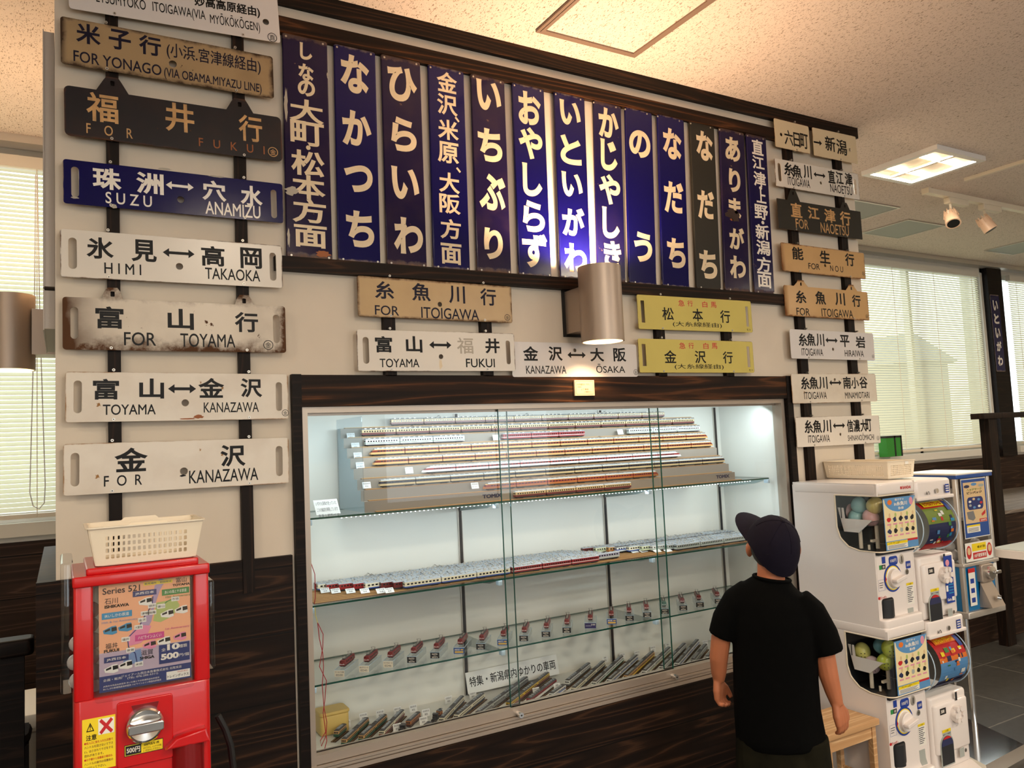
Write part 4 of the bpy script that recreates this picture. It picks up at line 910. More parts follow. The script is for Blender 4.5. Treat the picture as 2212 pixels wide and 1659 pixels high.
for i, (px, py, k, ls, pl) in enumerate(((758, 942, 7, ('急行型471系', '急行'), 'seventh'), (768, 963, 6, ('急行型475系', '緑色'), 'sixth, at its left end'), (773, 984, 5, ('特急型485系', '初期型'), 'fifth'), (778, 1005, 4, ('特急型485系', '200番台'), 'fourth'), (884, 1016, 3, ('特急型485系', '白'), 'third'), (792, 1048, 2, ('特急型583系', '月光'), 'second'), (1026, 1049, 1, ('特急型485系', 'スーパー'), 'lowest'), (1072, 945, 6, ('急行型', '赤'), 'sixth, before the red train'), (1340, 933, 6, ('急行型', '緑'), 'sixth, toward the right'))):
    y = SY+DY*(k-.62); card(px, py, ls, 'white name card on the %s step of the stand' % pl, plane_y=y, w=.030, h=.023, tilt=18)
card(706, 1095, ('いずれも実車が走っていた', 'ころの編成を再現しています', '貴重な模型です'), 'white notice card lying at the left end of the upper shelf', plane_y=.13, w=.082, h=.062, tilt=40, name='notice_card')

# middle shelf: rows of parked trains
S2 = SH[1]+.0002; GM, GN = 'trains parked on the left of the middle shelf', 'trains parked on the right of the middle shelf'
OR = ['front', 'second', 'third', 'fourth', 'fifth', 'sixth', 'seventh', 'eighth', 'back']
left = [(871, 1262, 1100, 1225, 'bluewhite'), (847, 1262, 1336, 1192, 'redlocal'), (820, 1260, 1300, 1193, 'maroonlocal'), (786, 1262, 1290, 1190, 'bluewhite'), (760, 1260, 1280, 1186, 'redlocal'), (729, 1261, 1262, 1186, 'redlocal'), (703, 1261, 1250, 1184, 'redlocal'), (684, 1263, 1235, 1184, 'bluewhite'), (678, 1260, 1222, 1183, 'maroonlocal')]
right = [(1458, 1182, 1690, 1150, 'steelgreen'), (1438, 1180, 1640, 1152, 'steelgreen'), (1406, 1181, 1600, 1155, 'greenwhite'), (1383, 1180, 1596, 1150, 'paleyellow'), (1355, 1182, 1592, 1148, 'bluewhite'), (1329, 1182, 1586, 1146, 'bluestripe'), (1311, 1180, 1580, 1146, 'orangelocal'), (1283, 1180, 1572, 1146, 'paleyellow'), (1256, 1181, 1556, 1146, 'maroonlocal')]
cn = {'bluewhite': 'white and blue', 'redlocal': 'red', 'maroonlocal': 'dark red', 'steelgreen': 'silver and green', 'greenwhite': 'white and green', 'paleyellow': 'pale yellow', 'bluestripe': 'white and blue', 'orangelocal': 'orange and cream'}
for i in range(9):
    y = .112+.0270*i
    make_track((.715, y), (2.835, y), S2, 'track along the %s row of the middle shelf' % OR[i], 'tracks on the middle shelf')
    xa, ya, xb, yb, s = left[i]
    x0, x1 = max(.722, onY(xa, ya, y).x), onY(xb, yb, y).x
    sc_ = s if i != 1 else ['maroonlocal']*5+['lavender']*2
    make_train((x0, y), (x1, y), S2+RZ, sc_, '%s train in the %s row, left half of the middle shelf' % (cn[s], OR[i]) if i != 1 else 'dark red train ending in lavender cars, second row, left half of middle shelf', GM, pants=(1, 3))
    xa, ya, xb, yb, s = right[i]
    x0, x1 = onY(xa, ya, y).x, min(2.825, onY(xb, yb, y).x)
    make_train((x0, y), (x1, y), S2+RZ, s, '%s train in the %s row, right half of the middle shelf' % (cn[s], OR[i]), GN, pants=(1, 3))
    if i > 0:
        px, py = [(0, 0), (841, 1275), (823, 1276), (788, 1276), (757, 1276), (725, 1276), (702, 1275), (690, 1275), (683, 1272)][i]
        if i in (1, 2, 3, 4, 5, 6): card(px, py, ('北陸本線', '普通'), 'white name card before the %s row train, left half of the middle shelf' % OR[i], plane_z=S2+.013, w=.032, h=.022, tilt=52)
y = .112
make_train((onY(1103, 1230, y).x, y), (onY(1292, 1200, y).x, y), S2+RZ, 'redline', 'bright red train with a white line in the front row of the middle shelf', GM, n=3, pants=(1,))
for i, (px, py, wd_) in enumerate(((1347, 1189, 'lavender grey car'), (1371, 1191, 'white and green train'), (1390, 1190, 'pale yellow train'), (1420, 1190, 'silver trains'), (1443, 1189, 'front silver and green train'))):
    card(px, py, ('北陸本線',), 'white name card lying before the %s, right half of middle shelf' % wd_, plane_z=S2+.008, w=.036, h=.02, tilt=68)

# lower shelf: electric locomotives on clear boxes
S3 = SH[2]+.0002
plain('loco_red', (128, 34, 36), .35, coat=.2); plain('loco_teal', (76, 120, 112), .35, coat=.2); plain('label_black', (22, 20, 22), .4); plain('label_blue', (30, 78, 150), .4); plain('label_purple', (42, 34, 92), .4); plain('label_cream', (238, 226, 204), .6); plain('label_gold', (230, 186, 90), .5)
def loco_parts(t, body, L_=.098):
    q = MB(); w, h = .0094, L_/2
    rings = []
    for x, ins in ((-h, .0035), (-h+.006, 0), (h-.006, 0), (h, .0035)):
        rings.append([(x, -w, .007), (x, w, .007), (x+(ins if x < 0 else -ins)*.8, w, .0205), (x+(ins if x < 0 else -ins)*.8, w*.7, .0235), (x+(ins if x < 0 else -ins)*.8, -w*.7, .0235), (x+(ins if x < 0 else -ins)*.8, -w, .0205)])
    q.loft(rings, body)
    for e in (-1, 1):
        for yy in (-.0045, .0045): q.box(e*(h-.0028)-.0006, e*(h-.0028)+.0006 if e < 0 else e*(h-.0028)+.0006, yy-.0032, yy+.0032, .0155, .0198, 'train_glass')
        q.box(e*h-.0005, e*h+.0005, -.009, .009, .0105, .0116, 'train_white')
        for yy in (-.006, .006): q.cyl((e*(h+.0004), yy, .013), (e*(h-.001), yy, .013), .0011, 'alu_pale', seg=8)
    for k in range(5):
        for sy in (-1, 1): q.box(-h+.018+k*.014, -h+.025+k*.014, sy*w-.0002, sy*w+.0002, .014, .019, 'train_glass')
    q.build('body', t, smooth=0)
    r = MB(); r.box(-h+.016, h-.016, -.0055, .0055, .0235, .0252, 'train_roof_dark')
    for k in range(6): r.box(-h+.022+k*.010, -h+.027+k*.010, -.003, .003, .0252, .0278, 'alu_pale')
    r.build('roof_gear', t, smooth=0)
    p = MB()
    for px_ in (-h+.024, h-.024):
        for sg in (-1, 1): p.tube([(px_+.009*sg, -.004, .0255), (px_+.003*sg, -.005, .031), (px_, -.0075, .0355), (px_, .0075, .0355), (px_+.003*sg, .005, .031), (px_+.009*sg, .004, .0255)], .0005, 'train_under', 4)
    p.build('pantograph', t, smooth=0)
    u = MB(); u.box(-h+.004, h-.004, -.0075, .0075, .003, .007, 'train_under')
    for bx in (-h+.022, 0, h-.022):
        for wx in (-.007, .007): u.cyl((bx+wx, -.0062, .0035), (bx+wx, .0062, .0035), .0034, 'train_under', seg=10)
    u.box(-h-.004, -h+.002, -.0015, .0015, .005, .0075, 'train_under').box(h-.002, h+.004, -.0015, .0015, .005, .0075, 'train_under')
    u.build('running_gear', t, smooth=0)
def proto(body):
    t = thing('model_locomotive', 'x', 'model locomotive', (0, 0, -5), world=False); loco_parts(t, body); return t
LP = {'r': proto('loco_red'), 't': proto('loco_teal')}
glass('box_clear', (.93, .95, .97), .9)
locs = [(734, 1455, 768, 1405, 'w', ('ワールド工芸', 'ED30'), 'white label reading ED30'), (787, 1441, 822, 1393, 'w', ('3Dプリント', 'ED45'), 'white label reading ED45'), (839, 1432, 871, 1383, 'w', ('マイクロエース', 'ED46'), 'white label reading ED46'),
        (890, 1422, 908, 1388, 'k', ('KATO', '3010', 'ED70'), ''), (940, 1413, 957, 1380, 'k', ('KATO', '3012', 'ED71'), ''), (992, 1401, 1005, 1369, 'b', ('A0151', 'ED71'), 'blue label reading A0151'), (1039, 1393, 1050, 1360, 'k', ('KATO', '3071', 'ED72'), ''),
        (1086, 1384, 1093, 1352, 'b', ('A0171', 'ED74'), 'blue label reading A0171'), (1132, 1376, 1137, 1344, 'k', ('KATO', '3061', 'ED75'), ''), (1180, 1368, 1184, 1335, 'k', ('KATO', '3013', 'ED76'), ''), (1225, 1359, 1228, 1326, 'k', ('KATO', '3071', 'ED78'), ''),
        (1276, 1348, 1277, 1317, 'p', ('2103', ''), 'purple label reading 2103'), (1322, 1337, 1322, 1310, 'b', ('A0180', 'ED91'), 'blue label reading A0180'), (1361, 1333, 1361, 1302, 'k', ('KATO', '3076', 'ED79'), ''), (1399, 1327, 1398, 1297, 'k', ('KATO', '3080', 'ED79'), ''),
        (1437, 1319, 1436, 1290, 't', ('KATO', '3049', 'EF30'), ''), (1477, 1313, 1473, 1281, 'k', ('KATO', '3077', 'EF55'), ''), (1513, 1305, 1510, 1275, 'k', ('KATO', '3041', 'EF57'), ''), (1553, 1297, 1546, 1268, 'k', ('KATO', '3042', 'EF58'), '')]
ON = ['first', 'second', 'third', 'fourth', 'fifth', 'sixth', 'seventh', 'eighth', 'ninth', 'tenth', 'eleventh', 'twelfth', 'thirteenth', 'fourteenth', 'fifteenth', 'sixteenth', 'seventeenth', 'eighteenth', 'nineteenth', 'twentieth', 'twenty-first', 'twenty-second']
GBX, GLC = 'clear boxes on the lower shelf', 'locomotives on the lower shelf'
prev = None
for i, (lx, ly, bx, by, kd, tx, lab) in enumerate(locs):
    f = onY(lx, ly, .115); wb = .034 if kd in 'kt' else (.036 if kd == 'w' else (.046 if kd == 'p' else .040)); hb = .022
    yaw = R(51+i*.18); ca, sa = math.cos(yaw), math.sin(yaw); Lb = .130
    t = thing('clear_box', 'clear box %s' % ('with '+lab if lab else 'with small dark label, %s from left on the lower shelf' % ON[i]), 'display box', (f.x, .118, S3), GBX, rz=yaw, world=False)
    q = MB(); q.box(0, Lb, -wb/2, wb/2, 0, hb, 'box_clear'); fix_normals(q.build('box', t, smooth=0))
    e = MB()
    for zz in (.0006, hb): e.box(-.0006, .0006, -wb/2, wb/2, zz-.0007, zz+.0007, 'clip_clear')
    for yy in (-wb/2, wb/2): e.box(0, Lb, yy-.0006, yy+.0006, hb-.0007, hb+.0007, 'clip_clear')
    e.build('rim', t, smooth=0)
    lm = {'w': 'label_cream', 'k': 'label_black', 't': 'label_black', 'b': 'label_blue', 'p': 'label_purple'}[kd]
    q = MB(); M = Matrix(((0, 0, -1, -.0010), (-1, 0, 0, 0), (0, 1, 0, hb/2), (0, 0, 0, 1))); lw, lh = wb*.96, hb*(.98 if kd == 'w' else .94)
    q.box(-lw/2, lw/2, -lh/2, lh/2, -.0006, 0, lm, M)
    if kd in 'kt':
        q.text('KATO', 0, lh*.22, lw*.6, lh*.26, 'ink_white', M, .03, .0003).text(tx[1], 0, -lh*.06, lw*.28, lh*.13, 'ink_white', M, 0, .0003).text(tx[2], 0, -lh*.31, lw*.62, lh*.22, 'ink_white', M, .03, .0003)
        q.flat([(-lw*.16, lh*.1), (-lw*.06, lh*.1), (-lw*.11, lh*.34)], .0002, 'ink_red', M)
    elif kd == 'w': q.text(tx[0], 0, lh*.24, lw*.88, lh*.24, 'card_ink', M, .02, .0003).text(tx[1], 0, -lh*.2, lw*.66, lh*.28, 'card_ink', M, 0, .0003)
    elif kd == 'b': q.text(tx[0], -lw*.18, lh*.2, lw*.5, lh*.28, 'ink_white', M, .03, .0003).rect(-lw*.4, -lh*.36, lw*.42, -lh*.04, .0002, 'label_gold', M).rect(lw*.16, lh*.1, lw*.42, lh*.3, .0002, 'label_gold', M)
    else: q.text('2103', lw*.24, lh*.2, lw*.36, lh*.3, 'ink_white', M, .03, .0003).rect(-lw*.42, lh*.02, lw*.02, lh*.08, .0002, 'train_lav', M).rect(-lw*.42, -lh*.12, lw*.1, -lh*.06, .0002, 'train_lav', M)
    q.build('label', t, smooth=0)
    src = LP['t' if kd == 't' else 'r']; ll = 'model locomotive on %s' % (('the box with '+lab) if lab else 'the %s clear box from the left' % ON[i])
    c = (f.x+ca*.072, .118+sa*.072, S3+hb+.0008)
    copy_thing(src, c, yaw, ('teal grey ' if kd == 't' else 'dark red ')+ll, GLC)
for s in LP.values():
    for ch in list(s.children): bpy.data.objects.remove(ch)
    bpy.data.objects.remove(s)

# case floor: short trains parked aslant
W7, W8, W9 = (640, 1359, 400/2212), (1000, 1320, 400/2212), (1240, 1300, 360/2212)
ZF = .5532
def wz(w, x, y): return w[0]+x*w[2], w[1]+y*w[2]
GF = 'trains parked aslant on the case floor'
fl = [(W7, 470, 1285, 575, 1165, 1, 'tramgreen', 'short green and orange single car'), (W7, 562, 1385, 845, 1085, 2, 'tramgreen', 'green and orange two car train nearest the left post'), (W7, 768, 1338, 1062, 1045, 2, 'tramgreen', 'green and orange two car train beside the red and cream one'),
      (W7, 1013, 1285, 1270, 990, 2, 'tramred', 'red and cream tram like train with a grey roof'), (W7, 1730, 1125, 1985, 825, 2, 'whitegrey', 'white train with dark blue skirt, left of two alike'), (W7, 1905, 1085, 2230, 790, 2, 'whitegrey', 'white train with dark blue skirt, right of two alike'),
      (W8, 165, 1275, 820, 765, 4, 'greytrain', 'long grey train before the wide title card'), (W8, 535, 1155, 1015, 755, 3, 'yellowred', 'yellow and dark red three car train'), (W8, 780, 1105, 1100, 835, 2, 'redtop', 'train with red roof edge and white skirt'),
      (W8, 1050, 1040, 1205, 905, 1, 'bluestripe', 'single white and blue car'), (W8, 1240, 885, 1535, 620, 2, 'blackwhite', 'dark roofed two car train standing farther back'), (W8, 1315, 975, 1680, 620, 3, 'whitegrey', 'white three car train with navy skirt'),
      (W8, 1560, 900, 1900, 558, 3, 'greenstripe', 'white three car train with green stripes'), (W8, 1740, 872, 2070, 548, 3, 'bluestripe', 'white three car train with blue stripe'), (W9, 685, 1040, 1045, 680, 3, 'redyellow', 'red and yellow fronted train with a brown roof'),
      (W9, 925, 975, 1265, 625, 3, 'plainwhite', 'white train with a faint green line'), (W9, 1155, 915, 1465, 575, 3, 'blackwhite', 'white fronted train with grey skirt'), (W9, 1360, 870, 1650, 512, 3, 'bluestripe', 'white train with deep blue nose stripe near the second lock'), (W9, 1575, 825, 1755, 575, 2, 'greytrain', 'plain grey two car train beside the boy'), (W9, 1760, 785, 1850, 660, 1, 'greenstripe', 'single green and white car half hidden by the boy')]
for i, (w, xa, ya, xb, yb, n, s, lab) in enumerate(fl):
    a = onZ(*wz(w, xa, ya), ZF+.012); c = onZ(*wz(w, xb, yb), ZF+.020)
    a.y = max(a.y, .052); d = (c-a).normalized(); Lw = min((c-a).length, n*.137, (.372-a.y)/max(d.y, .1))
    c = a+d*Lw
    make_track((a.x-d.x*.02, a.y-d.y*.02), (c.x+d.x*.015, min(c.y+d.y*.008, .386)), ZF, 'brown track under the %s' % lab, 'track pieces on the case floor', 'rail_dark')
    make_train((a.x, a.y), (c.x, c.y), ZF+RZ, s, lab+(' on the case floor' if len(lab.split()) < 12 else ''), GF, n=n, nose=.004, pants=())
# steam locomotives
def steam(px, py, lab, lg=.07):
    a = onZ(*wz(W7, px, py), ZF+.012)
    t = thing('model_steam_engine', lab, 'model locomotive', (a.x, a.y, ZF+.0025), 'steam engines on the case floor', rz=R(52), world=False)
    MB().cyl((-lg*.5, 0, .014), (lg*.2, 0, .014), .0065, 'train_black', seg=14).cyl((-lg*.35, 0, .018), (-lg*.35, 0, .027), .0022, 'train_black', .003, 10).cyl((-lg*.1, 0, .018), (-lg*.1, 0, .023), .003, 'train_black', seg=10).build('boiler', t)
    MB().box(lg*.2, lg*.45, -.009, .009, .006, .026, 'train_black').box(lg*.17, lg*.48, -.0098, .0098, .026, .0272, 'train_roof_dark').build('cab', t, smooth=0)
    q = MB().box(-lg*.5, lg*.45, -.008, .008, .005, .0075, 'train_black')
    for k in range(4):
        for sy in (-.0055, .0055): q.cyl((-lg*.35+k*lg*.2, sy-.001, .004), (-lg*.35+k*lg*.2, sy+.001, .004), .0042, 'train_under', seg=12)
    q.build('running_gear', t)
steam(1255, 1225, 'black steam engine at the front of the case floor before the brown carriage')
steam(1650, 1085, 'small black steam engine between two brown wagons on the case floor', .05)
for w, xa, ya, xb, yb, lab in ((W7, 1335, 1150, 1460, 1010, 'brown carriage behind the black steam engine'), (W7, 1545, 1195, 1600, 1130, 'small brown wagon before the small steam engine'), (W7, 1690, 1030, 1730, 985, 'small dark wagon behind the small steam engine')):
    a = onZ(*wz(w, xa, ya), ZF+.012); c = onZ(*wz(w, xb, yb), ZF+.02); make_train((a.x, a.y), (c.x, c.y), ZF+.0005, 'browncar', lab+' on the case floor', GF, n=1, pants=())
cards = [(W7, 598, 1135, '新潟交通'), (W7, 802, 1048, '新潟交通'), (W7, 1003, 1012, '新潟交通'), (W7, 1210, 975, '越後交通'), (W7, 1398, 948, '蒲原鉄道'), (W7, 1205, 1175, '蒲原鉄道'), (W7, 1550, 1000, '頸城鉄道'), (W7, 1520, 1092, '頸城鉄道'), (W7, 1420, 1215, '頸城鉄道'), (W7, 1820, 845, '北越急行'), (W7, 2110, 790, '北越急行'),
         (W8, 875, 955, 'JR東日本'), (W8, 1125, 905, '国鉄'), (W8, 905, 745, '国鉄'), (W8, 1700, 575, '国鉄'), (W8, 1905, 540, 'JR東日本'), (W8, 2082, 512, 'JR東日本'), (W9, 1050, 628, 'JR東日本'), (W9, 1245, 588, '国鉄'), (W9, 1452, 530, 'JR西日本'), (W9, 1640, 490, 'JR西日本'), (W9, 1745, 552, 'JR東日本')]
for i, (w, x, y, s) in enumerate(cards):
    card(*wz(w, x, y), (s, '模型'), '%s white place card from the left on the case floor' % ON[i], plane_z=ZF+.020, w=.030, h=.026, tilt=10, yaw=0, group='place cards on the case floor')
p = onY(*wz(W8, 607, 745), .372); t = thing('title_card', 'wide white title card leaning on the back of the case floor', 'card', (p.x, .37, ZF))
q = MB(); M = Matrix.Translation((p.x, .372, p.z)) @ Matrix.Rotation(R(-14), 4, 'X') @ frame((0, 0, 0)); q.box(-.215, .215, -.040, .040, -.002, 0, 'card_white', M)
q.text('特集・新潟県内ゆかりの車両', 0, .002, .405, .038, 'ink', M, .012, .0004); q.build('card', t, smooth=0)
a = onZ(*wz(W7, 430, 1215), ZF); a.x = max(a.x, .742); a.y = min(a.y, .30)
plain('tub_yellow', (222, 188, 108), .4, spec=.4)
t = thing('plastic_tub', 'yellowed plastic tub with a lid in the left corner of the case floor', 'tub', (a.x, a.y, ZF))
MB().rbox(a.x-.052, a.x+.052, a.y, a.y+.08, ZF+.0005, ZF+.066, 'tub_yellow', .012, .004).build('tub', t); MB().rbox(a.x-.055, a.x+.055, a.y-.003, a.y+.083, ZF+.066, ZF+.078, 'tub_yellow', .014, .004).build('lid', t)
plain('wire_red', (176, 24, 36), .35); plain('wire_black', (24, 22, 24), .4); plain('wire_yellow', (226, 206, 110), .4)
t = thing('cable', 'thin red wires twisted together hanging inside the left end of the show case', 'wire', (.70, .07, ZF+.01))
def wpx(l, y): return [onY(a, b, y) for a, b in l]
MB().tube(wpx([(671, 1214), (680, 1240), (681, 1290), (679, 1305)], .066), .0013, 'wire_red', 6).build('upper_wire', t)
MB().tube(wpx([(680, 1312), (682, 1330), (686, 1345)], .066), .0013, 'wire_yellow', 6).build('yellow_wire', t)
MB().tube(wpx([(686, 1345), (698, 1370), (697, 1400), (690, 1440), (705, 1470), (702, 1510), (698, 1540), (702, 1570), (706, 1600), (700, 1622)], .066), .0013, 'wire_red', 6).build('red_wire', t)
MB().tube(wpx([(686, 1345), (690, 1380), (697, 1410), (699, 1440), (696, 1480), (700, 1530), (706, 1560), (704, 1590), (694, 1612), (692, 1600), (704, 1580)], .068), .0013, 'wire_red', 6).build('red_wire', t)
# donor card on the beam
p = onY(1261, 838, -.026); t = thing('donor_card', 'small cream card with a thin ruled border on the beam above the show case', 'card', (p.x, -.024, p.z-.028))
plain('card_cream', (222, 196, 164), .7, spec=.2); plain('ink_brown', (120, 66, 40), .5)
q = MB(); M = frame((p.x, -.032, p.z), 0); q.box(-.046, .046, -.030, .030, -.008, 0, 'card_cream', M)
q.ring2d(rrect(0, 0, .082, .051, .005), rrect(0, 0, .080, .049, .0045), .0003, 'ink_brown', M)
for s, yy, ww, hh, xx in (('行き先案内の『サボ』', .013, .060, .008, -.006), ('車内掲示', .003, .018, .0045, -.024), ('より寄贈', -.006, .034, .0065, 0), ('より寄贈頂きました。', -.016, .040, .006, .016)): q.text(s, xx, yy, ww, hh, 'ink_brown', M, .0, .0003)
q.build('card', t, smooth=0)
# ------------------------------------------------------------------ capsule machines
plain('red_plastic', (196, 10, 16), .28, coat=.3); plain('red_dark', (120, 8, 14), .3, coat=.3)
plain('machine_white', (240, 230, 224), .3, coat=.3); plain('machine_inner', (30, 32, 36), .6); plain('tray_white', (236, 232, 226), .5)
plain('sticker_yellow', (244, 214, 30), .5); plain('sticker_white', (240, 236, 226), .5); plain('sticker_blue', (26, 60, 150), .45); plain('sticker_green', (40, 140, 70), .45); plain('sticker_black', (22, 22, 24), .4)
plain('poster_peach', (246, 176, 132), .5); plain('poster_pale', (190, 170, 186), .5); plain('poster_navy', (34, 48, 108), .5); plain('poster_green', (64, 132, 62), .5); plain('poster_sky', (40, 140, 186), .5); plain('poster_pink', (206, 52, 136), .5); plain('poster_lilac', (176, 152, 184), .5); plain('poster_lime', (176, 190, 108), .5); plain('poster_rose', (232, 136, 170), .5); plain('poster_blue', (120, 146, 190), .5)
plain('poster_cream', (240, 222, 172), .5); plain('poster_azure', (92, 146, 196), .5); plain('poster_red', (196, 34, 38), .5); plain('poster_orange', (232, 120, 40), .5); plain('poster_olive', (120, 140, 50), .5); plain('poster_dark', (40, 46, 84), .5); plain('label_pink', (226, 150, 170), .5); plain('poster_kraft', (222, 190, 142), .5)
glass('clear_dome', (.96, .97, .98), 1.6); glass('red_flap', (.55, .06, .07), 1.2)
def vplane(x, y, z, n='-y'): return frame((x, y, z), 0, n)
def face_box(q, x0, x1, y0, y1, z0, z1, mat): return q.box(x0, x1, y0, y1, z0, z1, mat)
# --- red machine
RF = -.72; RX0, RX1 = .018, .267; RYB = -.48
red = thing('capsule_machine', 'bright red capsule machine with a poster in its window, under the white basket', 'capsule machine', ((RX0+RX1)/2, (RF+RYB)/2, 0))
q = MB()
q.rbox(RX0, RX1, RF, RYB, .60, 1.088, 'red_plastic', .012, .005)
for a, c in ((RX0, RX0+.034), (RX1-.030, RX1)): q.rbox(a, c, RF, RF+.05, 1.085, 1.306, 'red_plastic', .006, .003)
q.box(RX0+.01, RX1-.01, RYB-.012, RYB-.002, 1.085, 1.306, 'vent_grey')
q.build('body', red)
q = MB(); q.rbox(RX0-.002, RX1+.002, RF-.006, RYB+.004, 1.304, 1.325, 'red_plastic', .006, .003).rbox(RX0+.022, RX1-.018, RF+.006, RYB-.008, 1.324, 1.338, 'red_plastic', .006, .003)
q.build('top_cap', red)
M = vplane((RX0+RX1)/2, RF, 0)
q = MB(); q.rbox(RX0+.036, RX1-.032, RF-.004, RF+.002, 1.078, 1.303, 'clear_dome', .006, .0015, up='y'); fix_normals(q.build('window', red))
for a, c, lab in ((RX0-.022, RX0, 'left'), (RX1, RX1+.014, 'right')):
    q = MB(); q.rbox(a, c, RF+.02, RYB-.02, 1.10, 1.352 if lab == 'left' else 1.285, 'clear_dome', .009, .004); fix_normals(q.build('side_dome', red))
# poster
PX0, PX1, PZ0, PZ1 = .062, .231, 1.094, 1.318
q = MB(); M = Matrix(((1, 0, 0, (PX0+PX1)/2), (0, 0, -1, RF+.008), (0, 1, 0, (PZ0+PZ1)/2), (0, 0, 0, 1))); w, h = PX1-PX0, PZ1-PZ0
def U(x): return (x-.5)*w
def V(y): return (.5-y)*h
q.box(-w/2, w/2, -h/2, h/2, -.0012, -.0002, 'poster_peach', M)
q.rect(U(0), V(.87), U(1), V(.66), 0, 'poster_pale', M).rect(U(0), V(1), U(1), V(.862), .0002, 'poster_navy', M)
def blob(pts, mat, z=.0003): q.flat([(U(a), V(b)) for a, b in pts], z, mat, M)
blob([(.60, .13), (.66, .06), (.72, .09), (.66, .17), (.60, .30), (.56, .44), (.52, .50), (.42, .50), (.46, .42), (.56, .33)], 'poster_lilac')
blob([(.62, .28), (.84, .27), (.88, .33), (.80, .42), (.66, .46), (.58, .44), (.60, .36)], 'poster_lime', .00036)
blob([(.36, .50), (.44, .46), (.56, .48), (.50, .58), (.44, .62), (.32, .63), (.28, .57)], 'poster_rose', .00042)
blob([(.36, .68), (.44, .67), (.46, .78), (.40, .79), (.24, .80), (.26, .74)], 'poster_blue', .00048)
def tx(s, x, y, ww, hh, mat='ink', b=.02, z=.0009): q.text(s, U(x), V(y), ww*w, hh*h, mat, M, b, z)
def tab(x0, y0, x1, y1, mat, s, tm='ink_white'):
    q.rect(U(x0), V(y1), U(x1), V(y0), .0006, mat, M); tx(s, (x0+x1)/2, (y0+y1)/2, (x1-x0)*.8, (y1-y0)*.55, tm, .01)
tx('521系車両デザインピンバッジ', .40, .052, .74, .022, 'poster_navy', .01); q.rect(U(.48), V(.115), U(.80), V(.085), .0005, 'sticker_yellow', M); tx('販売場所・期間限定', .64, .10, .30, .018, 'poster_navy', .01)
tx('Series 521', .24, .125, .40, .055, 'ink_navy', .01); tx('富山', .90, .10, .12, .045, 'ink_navy', .0); tx('TOYAMA', .90, .142, .20, .022, 'ink', .04)
tab(.36, .155, .62, .205, 'poster_navy', 'JR西日本'); tab(.68, .17, .99, .225, 'poster_green', 'あいの風とやま鉄道'); tx('10th Anniversary', .86, .245, .28, .024, 'poster_green', 0)
tx('石川', .13, .215, .14, .05, 'ink_navy', 0); tx('ISHIKAWA', .19, .262, .26, .028, 'ink', .04); tab(.03, .315, .35, .37, 'poster_sky', 'IRいしかわ鉄道'); tx('10th & 1st Anniversary', .22, .40, .38, .024, 'poster_blue', 0)
tab(.38, .545, .70, .60, 'poster_pink', 'ハピラインふくい'); tx('1st Anniversary', .85, .53, .27, .024, 'poster_pink', 0); tx('福井', .13, .605, .13, .048, 'ink_navy', 0); tx('FUKUI', .13, .648, .16, .027, 'ink', .04)
tab(.05, .70, .31, .75, 'poster_navy', 'JR西日本'); tx('滋賀', .51, .71, .13, .048, 'ink_navy', 0); tx('SHIGA', .51, .755, .16, .027, 'ink', .04)
q.rect(U(.64), V(.835), U(.985), V(.665), .0008, 'poster_navy', M); tx('10', .80, .695, .14, .055, 'ink_white', .05, .0014); tx('全', .69, .71, .05, .028, 'ink_white', 0, .0014); tx('種類', .91, .70, .09, .030, 'ink_white', 0, .0014); tx('500', .76, .775, .20, .055, 'ink_white', .05, .0014); tx('円/個', .92, .78, .11, .028, 'ink_white', 0, .0014)
for x, y, s in ((.83, .265, '市振'), (.57, .30, '倶利'), (.57, .36, '伽羅'), (.49, .36, '津幡'), (.46, .415, '金沢'), (.42, .475, '大聖寺'), (.28, .565, '福井'), (.33, .665, '敦賀'), (.42, .80, '米原'), (.67, .315, '富山')):
    q.rect(U(x-.045), V(y+.022), U(x+.045), V(y-.018), .0007, 'sticker_white', M); tx(s, x, y+.002, .075, .022, 'ink', 0, .0012)
def rail(pts, mat, t=.004):
    for (a, b), (c, d) in zip(pts, pts[1:]):
        p0, p1 = Vector((U(a), V(b))), Vector((U(c), V(d))); n_ = (p1-p0).normalized(); n_ = Vector((-n_.y, n_.x))*t*w/2
        q.flat([tuple(p0+n_), tuple(p1+n_), tuple(p1-n_), tuple(p0-n_)], .00055, mat, M)
rail([(.58, .22), (.57, .30), (.50, .37), (.46, .42), (.43, .47), (.30, .56), (.31, .64), (.34, .67), (.38, .70), (.40, .79)], 'poster_navy', .012); rail([(.60, .31), (.68, .315), (.74, .28), (.80, .265)], 'poster_green', .012)
def bus(x, y, sc, mat):          # small drawings of the trains
    blob([(x, y), (x+.09*sc, y-.028*sc), (x+.14*sc, y-.03*sc), (x+.15*sc, y+.035*sc), (x+.10*sc, y+.045*sc), (x+.01*sc, y+.03*sc)], mat, .0006)
    blob([(x+.09*sc, y-.018*sc), (x+.145*sc, y-.02*sc), (x+.148*sc, y+.012*sc), (x+.092*sc, y+.018*sc)], 'ink', .0008); blob([(x+.02*sc, y-.0*sc), (x+.075*sc, y-.014*sc), (x+.075*sc, y+.006*sc), (x+.02*sc, y+.016*sc)], 'ink', .0008)
for x, y, m_ in ((.42, .25, 'sticker_white'), (.66, .385, 'sticker_white'), (.82, .365, 'sticker_white'), (.04, .465, 'poster_sky'), (.20, .455, 'poster_sky'), (.46, .64, 'poster_rose'), (.62, .625, 'sticker_white'), (.80, .605, 'poster_rose'), (.05, .80, 'sticker_white'), (.20, .785, 'sticker_white')): bus(x, y, 1, m_)
